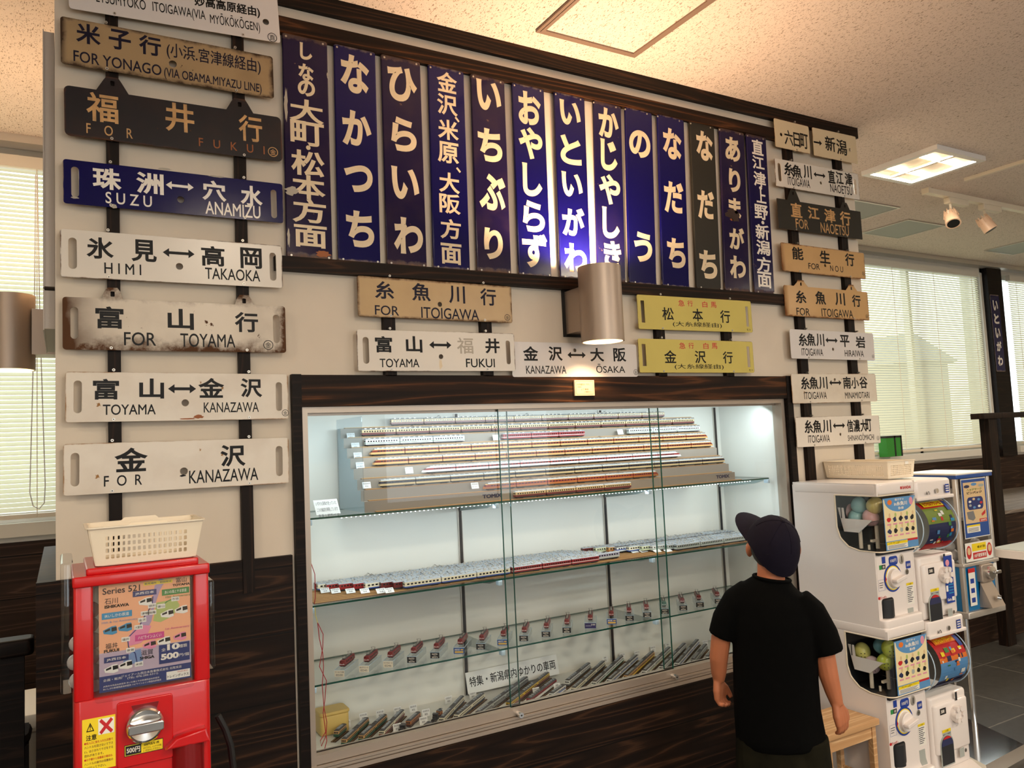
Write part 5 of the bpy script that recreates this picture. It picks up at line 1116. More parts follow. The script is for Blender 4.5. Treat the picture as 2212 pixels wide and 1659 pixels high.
tx('企画・販売:', .14, .897, .20, .022, 'ink_white', 0); tx('ジェイアール西日本商事株式会社 北陸支店', .56, .885, .66, .022, 'ink_white', 0); tx('(TEL: 076-205-5311)', .46, .912, .33, .020, 'ink_white', 0)
tx('JR西日本商品化許諾済 あいの風とやま鉄道商品化許諾済', .34, .950, .60, .016, 'ink_white', 0); tx('IRいしかわ鉄道商品化許諾済 ハピラインふくい商品化許諾済', .35, .973, .62, .016, 'ink_white', 0)
q.rect(U(.72), V(.985), U(.985), V(.915), .0006, 'sticker_white', M); tx('トレインボックス', .85, .960, .24, .026, 'ink_navy', .02); tx('TRAIN BOX', .90, .928, .12, .012, 'poster_red', .0)
q.build('poster', red, smooth=0)
# coin mechanism
kc = onY(315, 1560, RF); q = MB(); q.rbox(kc.x-.052, kc.x+.050, RF-.004, RF+.01, .945, 1.072, 'red_plastic', .006, .002, up='y'); q.plate([[(kc.x-.026, 1.062), (kc.x+.024, 1.062), (kc.x+.016, 1.038), (kc.x-.018, 1.038)]], .004, 'red_dark', Matrix(((1, 0, 0, 0), (0, 0, -1, RF-.004), (0, 1, 0, 0), (0, 0, 0, 1)))); q.build('coin_panel', red)
M = vplane(kc.x-.002, RF-.004, kc.z-.002)
q = MB(); q.lathe([(.034, 0), (.034, .012), (.031, .016), (.029, .012), (.0, .008)], 'chrome', M, 32)
q.rbox(-.033, .033, -.010, .010, .006, .030, 'chrome', .005, .003, M=M); q.build('crank_knob', red)
q = MB(); M = vplane(0, RF-.0008, 0)
a, b_ = onY(176, 1556, RF), onY(250, 1652, RF); x0, x1, z1, z0 = a.x+.001, b_.x, a.z, b_.z-.002
def rect_on(x0, z0, x1, z1, m_, z=0.): q.rect(x0, z0, x1, z1, z, m_, M)
rect_on(x0, z0, x1, z1, 'sticker_yellow'); W_, H_ = x1-x0, z1-z0
q.text('注意', x0+W_*.27, z1-H_*.36, W_*.32, H_*.11, 'ink', M, .02).text('△', x0+W_*.24, z1-H_*.16, W_*.24, H_*.17, 'ink', M, 0).text('!', x0+W_*.24, z1-H_*.17, W_*.03, H_*.09, 'ink', M, .02)
rect_on(x0+W_*.48, z1-H_*.34, x1-W_*.04, z1-H_*.04, 'sticker_white', .0002); q.text('×', x0+W_*.72, z1-H_*.19, W_*.42, H_*.30, 'ink_red', M, .01, .0008)
for i, s in enumerate(('●投入口に指を入れた状態で', 'ハンドルを回さないで下さ', 'い。はさまれてケガをする', '恐れがあります。', '●お子様から保護者の場合は、', 'ハンドルの操作は保護者の', '方が行って下さい。')):
    ww = W_*.86*min(1, len(s)/12); q.text(s, x0+W_*.06+ww/2, z1-H_*(.46+.078*i), ww, H_*.05, 'ink_red' if s[0] == '●' else 'ink_brown', M, .01)
q.build('warning_sticker', red, smooth=0)
a, b_ = onY(268, 1611, RF), onY(352, 1606, RF); q = MB(); M = vplane((a.x+b_.x)/2, RF-.0048, (a.z+b_.z)/2-.004); W_ = b_.x-a.x; H_ = .022
q.rect(-W_/2, -H_/2, W_/2, H_/2, 0, 'sticker_black', M).rect(-W_*.485, -H_*.44, W_*.485, H_*.44, .0002, 'sticker_yellow', M).rect(-W_*.47, -H_*.40, -W_*.07, H_*.40, .0004, 'sticker_black', M)
q.text('500円', -W_*.27, 0, W_*.34, H_*.48, 'ink_white', M, .02, .0008).text('500円玉を1枚', W_*.2, H_*.24, W_*.4, H_*.24, 'ink', M, .02, .0008).text('入れてから、ハンドルを右', W_*.21, -H_*.05, W_*.48, H_*.18, 'ink', M, .0, .0008).text('に1回まわして下さい。', W_*.2, -H_*.29, W_*.44, H_*.18, 'ink', M, .0, .0008)
q.build('price_sticker', red, smooth=0)
oc = onY(405, 1592, RF); q = MB(); q.plate([[(-.036, -.006), (.036, -.006), (.030, .014), (-.022, .006)]], .03, 'red_plastic', vplane(oc.x, RF-.012, oc.z), .003); q.build('outlet_hood', red)
q = MB(); q.lathe([(.031, -.060), (.031, 0)], 'red_dark', Matrix.Translation((oc.x+.001, RF+.004, oc.z-.006)), 28); q.build('outlet_flap', red)
q = MB()
for x in (RX0-.004, RX1+.004):
    for y in (RF+.01, RYB-.02): q.cyl((x, y, 0), (x+(.0), y, .62), .009, 'chrome', seg=12)
for x in (RX0-.004, RX1+.004): q.tube([(x, RF+.01, .04), (x+(.05 if x > .1 else -.01), RF+.10, .04), (x, RYB-.02, .04)], .008, 'chrome')
q.box(RX0, RX1, RF+.01, RYB-.01, .585, .603, 'black'); q.build('stand', red)
tube_pts = [onY(470, 1545, -.50), onY(486, 1575, -.50), onY(498, 1610, -.50), onY(504, 1659, -.50), onY(505, 1760, -.50)]
tag(MB().tube(tube_pts+[Vector((tube_pts[-1].x, -.5, .02))], .008, 'black', 10).build('bent_tube', org=(tube_pts[-1].x, -.5, 0)), 'black bent metal tube beside the red machine against the planks', 'tube')
plain('capsule_clear', (196, 190, 186), .15, coat=.3)
cl = bpy.data.meshes.new('x'); CAPS = []
for i, (px, py) in enumerate(((196, 1318), (193, 1350), (199, 1384), (196, 1418), (201, 1452), (198, 1483), (430, 1300), (428, 1340), (431, 1380), (429, 1420), (432, 1452), (168, 1390), (164, 1430), (168, 1470))):
    p = onY(px, py, -.655 if i < 11 else -.60)
    q = MB(); r_ = .017; q.lathe([(.0005, -r_)]+[(r_*math.sin(R(a)), -r_*math.cos(R(a))) for a in range(20, 180, 20)]+[(.0005, r_)], 'capsule_clear', Matrix.Translation(p), 18)
    tag(q.build('capsule', org=p), 'greyish clear capsule inside the red machine', 'capsule', 'capsules in the red machine')

# --- white baskets
def basket(lab, x0, x1, y0, y1, z0, h, fl, cols, rows_, colsy, grp='white plastic baskets', dip=True, mat='cream_plastic'):
    t = thing('basket', lab, 'basket', ((x0+x1)/2, (y0+y1)/2, z0), grp)
    MB().rbox(x0, x1, y0, y1, z0, z0+.004, mat, .012, .0015).build('bottom', t)
    q = MB()
    for (ax, ay, bx, by, nx_, ny_, nc) in ((x0, y0, x1, y0, 0, -1, cols), (x1, y0, x1, y1, 1, 0, colsy), (x1, y1, x0, y1, 0, 1, cols), (x0, y1, x0, y0, -1, 0, colsy)):
        L_ = math.hypot(bx-ax, by-ay); ux, uy = (bx-ax)/L_, (by-ay)/L_
        lean = fl/h
        holes = []
        cw = (L_-.03)/nc; rh = (h-.028)/rows_
        for i in range(nc):
            for j in range(rows_): holes.append(rrect(-L_/2+.015+cw*(i+.5), .012+rh*(j+.5), cw*.62, rh*.66, .001, 1))
        top = [(L_/2+fl*.9, h), (-L_/2-fl*.9, h)]
        if dip and abs(uy) < .5: top = [(L_/2+fl*.9, h), (L_*.22, h), (L_*.18, h+.007), (-L_*.16, h+.007), (-L_*.20, h), (-L_/2-fl*.9, h)]
        lp = [(-L_/2, .002), (L_/2, .002)]+top
        vs, fs = shape2d([lp]+holes, .0022)
        Mw = Matrix(((ux, nx_*lean, nx_, (ax+bx)/2), (uy, ny_*lean, ny_, (ay+by)/2), (0, 1, 0, z0), (0, 0, 0, 1)))
        q.add(vs, fs, mat, Mw)
    q.build('walls', t, smooth=0)
    q = MB(); e = fl; zt = z0+h
    pts = [(x0-e, y0-e), (x1+e, y0-e), (x1+e, y1+e), (x0-e, y1+e)]
    vs, fs = shape2d([rrect((x0+x1)/2, (y0+y1)/2, x1-x0+2*e+.012, y1-y0+2*e+.012, .012), rrect((x0+x1)/2, (y0+y1)/2, x1-x0+2*e-.002, y1-y0+2*e-.002, .008)], .0025)
    q.add([(a, b, c+zt) for a, b, c in vs], fs, mat); q.build('rim', t); return t
basket('white slotted plastic basket on top of the red capsule machine', .058, .243, -.705, -.585, 1.339, .078, .014, 16, 4, 9)
bk = basket('cream perforated plastic tray basket on top of the white capsule machines', 3.108, 3.285, -.335, -.022, 1.3145, .076, .008, 17, 6, 30, dip=False)
q = MB(); q.rect(3.22, 1.374, 3.245, 1.386, 0, 'sticker_white', Matrix(((1, 0, 0, 0), (0, 0, -1, -.345), (0, 1, 0, 0), (0, 0, 0, 1)))); q.build('tag', bk, smooth=0)

# --- white double machine nearer the case
BX0, BX1, BT_ = 2.862, 3.118, 1.312
WFY, PFY = -.447, -.418       # window front, panel front
bd = thing('capsule_machine', 'white double deck capsule machine full of egg capsules, nearer the show case', 'capsule machine', ((BX0+BX1)/2, -.22, 0), 'white double deck capsule machines')
def cheek(zt, zb, wt, wb):
    pts = [(-.03, zb), (-.03, zt), (WFY-.002, zt), (WFY-.002, wt), (-.246, wt)]
    pts += [(-.246-.10+.10*math.cos(R(a)), wb+.10-.10*math.sin(R(a))) for a in range(0, 91, 15)]
    pts += [(PFY, wb), (PFY, zb)]
    return pts
LV = ((1.312, .722, 1.262, 1.036), (.722, .10, .690, .462))
q = MB()
for zt, zb, wt, wb in LV:
    vs, fs = shape2d([[( -y, z) for y, z in cheek(zt, zb, wt, wb)]], .007)
    for x in (BX0+.0035, BX1-.0035):
        q.add([(x+c, -a, b) for a, b, c in vs], fs, 'machine_white')
    q.box(BX0+.008, BX1-.008, PFY, -.03, zb, wb-.012, 'machine_white')
    q.rbox(BX0+.001, BX1-.001, PFY-.028, -.10, zb, zb+.045, 'machine_white', .02, .008)
q.rbox(BX0-.0015, BX1, WFY-.004, -.028, 1.264, 1.3125, 'machine_white', .018, .010)
q.rbox(BX0-.0015, BX1, WFY-.002, -.028, .692, .735, 'machine_white', .018, .008)
q.rbox(BX0-.004, BX1+.004, -.47, -.03, 0, .10, 'machine_white', .02, .01)
q.box(BX0+.001, BX1-.001, -.04, -.026, .1, 1.3, 'machine_white')
q.build('body', bd)
for li, (zt, zb, wt, wb) in enumerate(LV):
    up = 'upper' if li == 0 else 'lower'; dz = 0 if li == 0 else -.574
    q = MB().box(BX0+.008, BX1-.008, -.235, -.228, wb, wt, 'machine_inner').box(BX0+.008, BX1-.008, -.43, -.228, wb-.014, wb-.004, 'machine_inner').box(BX1-.012, BX1-.008, -.43, -.235, wb, wt, 'machine_inner'); q.build('cavity', bd)
    # clear wrap-round window
    pth = [(BX0+.0015, -.246), (BX0+.0015, -.40)]+[(BX0+.035-.0335*math.cos(R(a)), -.412-.0335*math.sin(R(a))) for a in range(0, 91, 15)]+[(BX1-.002, -.4455)]
    q = MB(); q.add([(x, y, wb) for x, y in pth]+[(x, y, wt) for x, y in pth], [(i, i+1, len(pth)+i+1, len(pth)+i) for i in range(len(pth)-1)], 'clear_dome')
    q.build('window', bd)
    q = MB()
    for zz in (wb, wt): q.tube([(x-.001, y-.001, zz) for x, y in (pth if zz == wt else [(BX0+.0015, -.345)]+pth[1:])], .0028, 'cream_plastic', 6)
    q.tube([(BX0+.0005, -.248, wt), (BX0+.0005, -.248, wb+.09), (BX0+.0005, -.262, wb+.045), (BX0+.0005, -.30, wb+.012), (BX0+.0005, -.35, wb)], .0035, 'cream_plastic', 6); q.build('window_trim', bd)
    # tray and posts
    q = MB(); zt_ = wb+.125
    q.plate([[(.238, zt_+.045), (.250, zt_+.045), (.250, zt_), (.257, zt_), (.257, zt_+.045), (.266, zt_+.045), (.270, zt_), (.400, zt_), (.335, zt_-.055), (.262, zt_-.055)]], .003, 'tray_white', Matrix(((0, 0, -1, BX0+.028), (-1, 0, 0, 0), (0, 1, 0, 0), (0, 0, 0, 1))))
    q.add([(BX0+.03, -.262, zt_-.05), (BX1-.015, -.262, zt_-.05), (BX1-.015, -.40, zt_-.004), (BX0+.03, -.40, zt_-.004)], [(0, 1, 2, 3)], 'tray_white'); q.build('tray', bd, smooth=0)
    q = MB()
    for yy, xx in ((-.315, BX0+.06), (-.365, BX0+.10)): q.cyl((xx, yy, wb), (xx, yy, zt_-.03), .008, 'cream_plastic', seg=10)
    q.box(BX0+.06, BX0+.10, -.37, -.36, wb+.03, wb+.04, 'cream_plastic').cyl((BX0+.05, -.36, wb), (BX0+.05, -.36, wb+.02), .005, 'cream_plastic', seg=8); q.build('posts', bd)
    # poster behind the front pane
    a, b_ = BX0+.038, BX1-.003; z1, z0 = wt-.012, wb+.004
    q = MB(); M = Matrix(((1, 0, 0, (a+b_)/2), (0, 0, -1, -.4475), (0, 1, 0, (z0+z1)/2), (0, 0, 0, 1))); w, h = b_-a, z1-z0
    q.box(-w/2, w/2, -h/2, h/2, -.001, -.0002, 'poster_azure', M).rect(-w*.485, V(.83), w*.485, V(.02), 0, 'poster_cream', M)
    q.flat([(U(.04), V(.0)), (U(.98), V(.0))]+[(U(.5+.46*math.cos(R(t_))), V(.03+.25*math.sin(R(t_)))) for t_ in range(10, 175, 11)], .0003, 'poster_azure', M)
    q.flat([(U(.20+.07*math.cos(R(t_))), V(.085+.05*math.sin(R(t_)))) for t_ in range(0, 360, 30)], .0005, 'poster_orange', M).flat([(U(.86+.06*math.cos(R(t_))), V(.10+.08*math.sin(R(t_)))) for t_ in range(0, 360, 30)], .0005, 'label_pink', M)
    tx('街ガチャ', .50, .045, .28, .048, 'ink_white', .02); tx('in糸魚川', .53, .125, .40, .085, 'ink_white', .03); tx('第4弾', .53, .215, .17, .055, 'ink_white', .02)
    for rr_, cc_ in [(r_, c_) for r_ in range(2) for c_ in range(5)]:
        x, y = .14+.18*cc_, .42+.22*rr_; sd = random.Random(li*0+rr_*5+cc_)
        q.flat([(U(x+sd.uniform(.04, .075)*math.cos(R(t_))), V(y+sd.uniform(.035, .06)*math.sin(R(t_)))) for t_ in range(0, 360, 40)], .0004, ['poster_red', 'poster_dark', 'sticker_black', 'poster_dark', 'sticker_black', 'poster_dark', 'sticker_black', 'vent_grey', 'sticker_black', 'sticker_black'][rr_*5+cc_], M)
        q.rect(U(x-.06), V(y+.105), U(x+.06), V(y+.075), .0004, 'label_pink', M)
        q.flat([(U(x+.03+.03*math.cos(R(t_))), V(y-.085+.045*math.sin(R(t_)))) for t_ in range(0, 360, 40)], .0003, 'poster_lime' if cc_ % 2 else 'poster_kraft', M)
    q.rect(U(.03), V(.985), U(.66), V(.87), .0004, 'sticker_white', M).rect(U(.03), V(.90), U(.66), V(.845), .0006, 'sticker_yellow', M).rect(U(.66), V(.87), U(.98), V(.83), .0005, 'poster_red', M)
    for k in range(5): q.rect(U(.06), V(.918+.014*k), U(.62-.04*(k % 3)), V(.912+.014*k), .0006, 'card_ink', M)
    tx('ご購入前にご確認ください', .34, .862, .5, .018, 'ink', 0, .0012); tx('注意', .34, .885, .1, .014, 'ink', 0, .0012)
    q.build('poster', bd, smooth=0)
    # knob with its ring
    kx, kz = 2.966, .921+dz; M = vplane(kx, PFY, kz)
    q = MB(); q.lathe([(.056, 0), (.056, .003), (.0005, .003)], 'sticker_blue', M, 40).lathe([(.049, .003), (.049, .0035), (.0005, .0035)], 'sticker_yellow', M, 40).lathe([(.045, .0035), (.045, .004), (.0005, .004)], 'sticker_white', M, 40)
    q.flat([(-.054, -.012), (-.050, .012), (-.043, 0)], .0045, 'poster_red', M); q.build('dial_ring', bd)
    q = MB(); q.lathe([(.038, .004), (.038, .018), (.034, .022), (.0005, .022)], 'machine_white', M, 36); q.rbox(-.036, .036, -.008, .008, .018, .044, 'machine_white', .006, .003, M=M @ Matrix.Rotation(R(12), 4, 'Z')); q.build('knob', bd)
    # coin slot, lock, stickers, outlets
    q = MB(); q.lathe([(.020, 0), (.020, .002), (.017, .003), (.0005, .002)], 'alu_pale', vplane(3.032, PFY, .990+dz), 24, .8); q.rect(-.002, -.012, .002, .012, .0035, 'sticker_black', vplane(3.032, PFY, .990+dz)); q.build('coin_slot', bd)
    q = MB(); q.lathe([(.011, 0), (.011, .004), (.0005, .004)], 'chrome', vplane(3.060, PFY, .935+dz), 18); q.rect(-.003, -.001, .003, .001, .0045, 'sticker_black', vplane(3.060, PFY, .935+dz)); q.build('lock', bd)
    q = MB(); M = vplane(0, PFY-.0008, dz)
    q.rect(2.905, .985, 2.928, 1.012, 0, 'sticker_blue', M).rect(2.885, .962, 2.902, .980, 0, 'sticker_green', M).rect(2.902, .962, 2.925, .980, 0, 'sticker_black', M).text('3枚', 2.913, .971, .014, .012, 'ink_white', M, .02)
    q.plate([rrect(2.978, .990, .058, .036, .012)], .0006, 'sticker_blue', M).text('100円', 2.978, .990, .040, .014, 'ink_white', M, .01, .0010)
    q.plate([rrect(3.075, .962, .032, .030, .004)], .0006, 'sticker_blue', M).text('返却', 3.075, .962, .022, .012, 'ink_white', M, .01, .0010)
    q.ring2d(rrect(2.892, .90, .040, .044, .002), rrect(2.892, .90, .0385, .0425, .002), .0002, 'sticker_blue', M)
    for k in range(3): q.rect(2.877, .908-.009*k, 2.905-.004*k, .9105-.009*k, .0002, 'card_ink', M)
    q.text('ガシャポン', 2.896, .850, .044, .013, 'ink_red', M, .02).lathe([(.006, 0), (.006, .0008), (.0005, .0008)], 'ink_red', vplane(2.870, PFY, .850+dz), 14)
    q.rect(3.052, .800, 3.098, .888, 0, 'sticker_white', M).rect(3.052, .878, 3.098, .888, .0003, 'sticker_yellow', M).text('ご注意', 3.075, .883, .02, .006, 'ink', M, 0, .0008)
    for k in range(9): q.rect(3.055, .869-.0075*k, 3.093-.006*(k % 3), .872-.0075*k, .0003, 'card_ink', M)
    q.build('stickers', bd, smooth=0)
    q = MB(); q.rbox(2.884, 2.962, PFY-.001, PFY+.004, .752+dz, .845+dz, 'sticker_black', .014, .001, up='y'); q.lathe([(.036, -.042), (.036, .042)], 'machine_inner', Matrix.Translation((2.922, PFY+.018, .798+dz)), 24); q.build('outlet', bd)
    q = MB(); q.plate([[(3.048, .785), (3.086, .785), (3.088, .748), (3.098, .722), (3.060, .722), (3.050, .740)]], .0008, 'vent_grey', vplane(0, PFY-.0006, dz)); q.build('coin_return', bd)
q = MB(); q.text('BANDAI', 3.058, 1.287, .055, .012, 'poster_red', vplane(0, WFY-.0045, 0), .03); q.rect(3.016, 1.2815, 3.026, 1.2925, .0004, 'poster_red', vplane(0, WFY-.0045, 0)); q.build('maker_name', bd, smooth=0)
EG = dict(teal=(150, 198, 196), sand=(226, 206, 128), rose=(232, 184, 180), lemon=(226, 222, 128), lime=(192, 206, 78), mauve=(216, 190, 196), aqua=(112, 172, 192))
for k, v in EG.items(): plain('egg_'+k, v, .25, coat=.3)
eggs = [(630, 770, 'teal', 0, .0), (905, 770, 'sand', 0, .4), (575, 985, 'teal', 0, .2), (845, 990, 'rose', 0, -.3), (345, 890, 'rose', 0, .1), (780, 630, 'lemon', 1, 0), (912, 590, 'aqua', 1, .3), (1032, 612, 'lime', 1, -.4), (985, 722, 'lime', 1, .5), (868, 752, 'mauve', 1, 0)]
el = ['pale teal egg capsule at the top of the upper white machine', 'sandy yellow egg capsule in the upper white machine', 'pale teal egg capsule lower down, on the white tray of the upper machine', 'pink egg capsule on the tray of the upper white machine', 'pink egg capsule in the dark rear corner of the upper white machine', 'pale yellow egg capsule with four dots in the lower white machine', 'aqua egg capsule at the back of the lower white machine', 'lime egg capsule highest in the lower white machine', 'lime egg capsule on the tray of the lower white machine', 'pale mauve egg capsule on the tray of the lower white machine']
for (x, y, c, lo, tl), lab in zip(eggs, el):
    p = onX(1672+x*.2441, 1254+y*.2441, 2.945) if lo else onX(1780+x*.12055, 1000+y*.12055, 2.945)
    if c == 'aqua' or x == 345: p.x += .03
    r_ = .0335; q = MB(); M = Matrix.Translation(p) @ Matrix.Rotation(tl, 4, 'X') @ Matrix.Rotation(tl*.8, 4, 'Y')
    q.lathe([(.0005, -r_)]+[(r_*math.sin(R(a)), -r_*math.cos(R(a))*(1.0 if a < 90 else 1.18)) for a in range(15, 180, 15)]+[(.0005, r_*1.18)], 'egg_'+c, M, 24)
    for dx, dz_ in () if c not in ('lemon', 'lime', 'mauve') else ((-.007, -.007), (.007, -.007), (-.007, .007), (.007, .007)):
        d = Vector((-.75, -.66, 0)); v_ = p+d*.0332+Vector((.66*dx, -.75*dx, dz_-.006)); q.cyl(v_, v_+d*.001, .0022, 'sticker_black', seg=8)
    tag(q.build('egg_capsule', org=p), lab, 'capsule', 'egg capsules in the white machine')

# --- second white double machine
TX0, TX1 = 3.128, 3.388; TPF = -.430
tm = thing('capsule_machine', 'white double deck capsule machine with round clear domes, beyond the one with eggs', 'capsule machine', ((TX0+TX1)/2, -.22, 0), 'white double deck capsule machines')
q = MB()
q.rbox(TX0, TX1, -.445, -.03, 1.225, 1.308, 'machine_white', .022, .014).rbox(TX0, TX1, -.450, -.03, .655, .72, 'machine_white', .018, .008)
q.rbox(TX0-.003, TX1+.003, -.452, -.03, 1.222, 1.236, 'machine_white', .006, .003).rbox(TX0-.003, TX1+.003, -.456, -.03, .65, .664, 'machine_white', .006, .003)
for z0, z1 in ((.722, .985), (.10, .405)): q.rbox(TX0, TX1, TPF, -.03, z0, z1, 'machine_white', .02, .012).rbox(TX0+.01, TX1-.01, TPF-.012, -.1, z0+.07, z1-.03, 'machine_white', .02, .01)
for z0, z1 in ((.98, 1.23), (.40, .655)): q.box(TX0+.004, TX1-.004, -.20, -.03, z0, z1, 'machine_white')
q.add([(x, y, z) for x in (TX0, TX1) for y, z in ((-.43, .10), (-.56, .03), (-.56, 0), (-.03, 0), (-.03, .10))], [(0, 1, 2, 3, 4), (9, 8, 7, 6, 5), (0, 5, 6, 1), (1, 6, 7, 2), (2, 7, 8, 3), (3, 8, 9, 4), (4, 9, 5, 0)], 'machine_white')
q.build('body', tm)
POST = (('カプセルプラレール', (('poster_red', .0, .16), ('poster_olive', .16, .45), ('poster_dark', .45, .83), ('poster_red', .83, 1.0))), ('カプセルプラレール', (('poster_red', 0, .36), ('poster_orange', .36, .44), ('poster_azure', .44, .78), ('poster_dark', .78, 1))))
for li in range(2):
    dz = -.58*li; cz, cy, rr = 1.108+dz, -.345, .118; up = 'upper' if li == 0 else 'lower'
    pts = [(cy-rr*math.cos(R(a)), cz+rr*math.sin(R(a))) for a in range(-86, 87, 8)]; n_ = len(pts)
    q = MB(); q.add([(x, y, z) for x in (TX0+.004, TX1-.004) for y, z in pts], [(i, i+1, n_+i+1, n_+i) for i in range(n_-1)], 'clear_dome')
    for x in (TX0+.004, TX1-.004): q.add([(x, y, z) for y, z in pts]+[(x, cy+.14, cz+rr), (x, cy+.14, cz-rr)], [(n_, n_-1)+tuple(range(n_-2, -1, -1))+(n_+1,)], 'clear_dome')
    q.build('dome', tm)
    q = MB()
    for x in (TX0+.004, TX1-.004): q.tube([(x, y, z) for y, z in pts], .0025, 'clip_clear', 6)
    q.build('dome_rim', tm)
    q = MB(); r2 = rr-.006; title, bands = POST[li]; A0, A1 = 62, -62
    def seg(x0, x1, f0, f1, mat, off=0):
        aa = [A0+(A1-A0)*(f0+(f1-f0)*i/6) for i in range(7)]
        pp = [(cy-(r2+off)*math.cos(R(a)), cz+(r2+off)*math.sin(R(a))) for a in aa]
        q.add([(x0, y, z) for y, z in pp]+[(x1, y, z) for y, z in pp], [(i, 7+i, 8+i, i+1) for i in range(6)], mat)
    xa, xb = TX0+.055, TX1-.012; rs = random.Random(li+3)
    for m_, f0, f1 in bands: seg(xa, xb, f0, f1, m_)
    for k in range(26):
        f = rs.uniform(.2, .8); x = rs.uniform(xa+.01, xb-.03); seg(x, x+rs.uniform(.008, .028), f, min(.84, f+rs.uniform(.02, .10)), rs.choice(['poster_azure', 'poster_red', 'sticker_yellow', 'poster_orange', 'poster_dark', 'sticker_white', 'poster_green', 'poster_sky']), .0006+.0001*k)
    seg(xa+.02, xb-.03, .02, .14, 'poster_orange' if li else 'sticker_yellow', .004); seg(xb-.028, xb-.004, .04, .24, 'sticker_blue', .004)
    fa = R(A0+(A1-A0)*.08); ny, nz = -math.cos(fa), math.sin(fa)
    Mt = Matrix(((1, 0, 0, (xa+xb)/2-.005), (0, nz, ny, cy+(r2+.0046)*ny), (0, -ny, nz, cz+(r2+.0046)*nz), (0, 0, 0, 1)))
    q.text(title, 0, 0, .125, .022, 'poster_red' if li == 0 else 'sticker_yellow', Mt, .04)
    seg(xa-.004, xb+.004, .84, 1.0, 'poster_red' if li == 0 else 'poster_dark', .003); q.build('poster', tm, smooth=0)
    # front fittings
    q = MB(); M = vplane(0, TPF-.0128, dz)
    q.rect(3.172, .912, 3.214, .938, 0, 'sticker_black', M).text('300', 3.190, .925, .024, .013, 'ink_white', M, .03)
    q.rect(3.176, .838, 3.236, .850, 0, 'sticker_yellow', M).rect(3.176, .806, 3.236, .838, 0, 'vent_grey', M).text('ご注意', 3.206, .844, .026, .007, 'ink', M, 0)
    for k in range(3): q.rect(3.180, .829-.008*k, 3.230-.008*k, .832-.008*k, .0003, 'card_ink', M)
    if li == 0:
        q.rect(3.285, .775, 3.345, .975, 0, 'sticker_blue', M).text('Gacha', 3.306, .79, .028, .012, 'ink_white', M, .03).rect(3.324, .783, 3.342, .800, .0004, 'sticker_white', M).rect(3.288, .825, 3.302, .85, .0004, 'sticker_white', M)
        for k in range(4): q.rect(3.306, .850-.012*k, 3.340, .855-.012*k, .0004, 'poster_sky', M)
        q.flat([(3.310+.014*math.cos(R(a)), .945+.014*math.sin(R(a))) for a in range(0, 360, 30)], .0004, 'label_pink', M)
    q.build('stickers', tm, smooth=0)
    q = MB(); M2 = vplane(0, -.4525, dz)
    q.rect(3.325, 1.245, 3.355, 1.282, 0, 'sticker_blue', M2)
    for k in range(3): q.rect(3.329, 1.251+.010*k, 3.351, 1.256+.010*k, .0003, 'ink_white', M2)
    q.lathe([(.010, 0), (.010, .003), (.0005, .003)], 'chrome', vplane(3.265, -.452, 1.258+dz), 16); q.text('ArTs', 3.20, 1.252, .03, .014, 'ink', M2, .02); q.build('header_label', tm, smooth=0)
    M = vplane(3.275, TPF-.012, .900+dz); q = MB(); q.lathe([(.034, 0), (.034, .012), (.030, .018), (.0005, .018)], 'machine_white', M, 30)
    for k in range(6): q.cyl((.026*math.cos(R(60*k)), .026*math.sin(R(60*k)), .010), (.026*math.cos(R(60*k)), .026*math.sin(R(60*k)), .026), .011, 'machine_white', seg=12, M=M)
    q.build('knob', tm)
    q = MB(); arch = [(3.155, .705)]+[(3.200-.045*math.cos(R(a)), .79+.042*math.sin(R(a))) for a in range(0, 181, 15)]+[(3.245, .705)]
    q.plate([arch], .003, 'vent_grey', vplane(0, TPF-.0135, dz)); 
    inn = [(3.20+(x-3.20)*.9, .76+(z-.76)*.9) for x, z in arch]; q.plate([inn], .0015, 'machine_inner', vplane(0, TPF-.0155, dz))
    cap_ = [(x, z) for x, z in inn if z > .785]; q.flat(cap_, .0012, 'poster_dark', vplane(0, TPF-.0155, dz)); q.flat([(x, z) for x, z in inn if z > .808], .0016, 'poster_red', vplane(0, TPF-.0155, dz)); q.build('outlet', tm)
    q = MB(); q.rect(3.285, .715, 3.318, .752, 0, 'vent_grey', vplane(0, TPF-.0128, dz)); q.lathe([(.008, 0), (.008, .003), (.0005, .003)], 'chrome', vplane(3.345, TPF, .730+dz), 14); q.rect(3.285, .95, 3.30, .985, 0, 'machine_inner', vplane(0, TPF-.0126, dz)); q.build('coin_parts', tm)

# --- blue machine on a pole
bl = thing('capsule_machine', 'tall narrow blue and silver capsule machine on a chrome pole stand', 'capsule machine', (3.80, -.16, 0))
bx0, bx1, by0, by1 = 3.652, 3.935, -.305, -.035
plain('blue_side', (18, 112, 168), .35, coat=.2); plain('blue_deep', (30, 76, 150), .4)
q = MB()
for x in (bx0, bx1-.022):
    for y in (by0, by1-.022): q.rbox(x, x+.022, y, y+.022, .655, 1.285, 'alu_pale', .006, .002)
q.rbox(bx0-.006, bx1+.008, by0-.008, by1+.006, .868, .884, 'alu_pale', .006, .003).rbox(bx0-.006, bx1+.02, by0-.014, by1+.006, .632, .662, 'alu_pale', .008, .004); q.build('frame', bl)
q = MB().box(bx0+.003, bx1-.003, by0+.006, by1-.004, .66, .87, 'blue_side'); q.build('cabinet', bl)
q = MB().rbox(bx0-.010, bx1+.010, by0-.010, by1+.010, 1.280, 1.298, 'blue_deep', .006, .003).rbox(bx0-.012, bx1+.012, by0-.012, by1+.012, 1.297, 1.306, 'sticker_white', .006, .003); q.build('lid', bl)
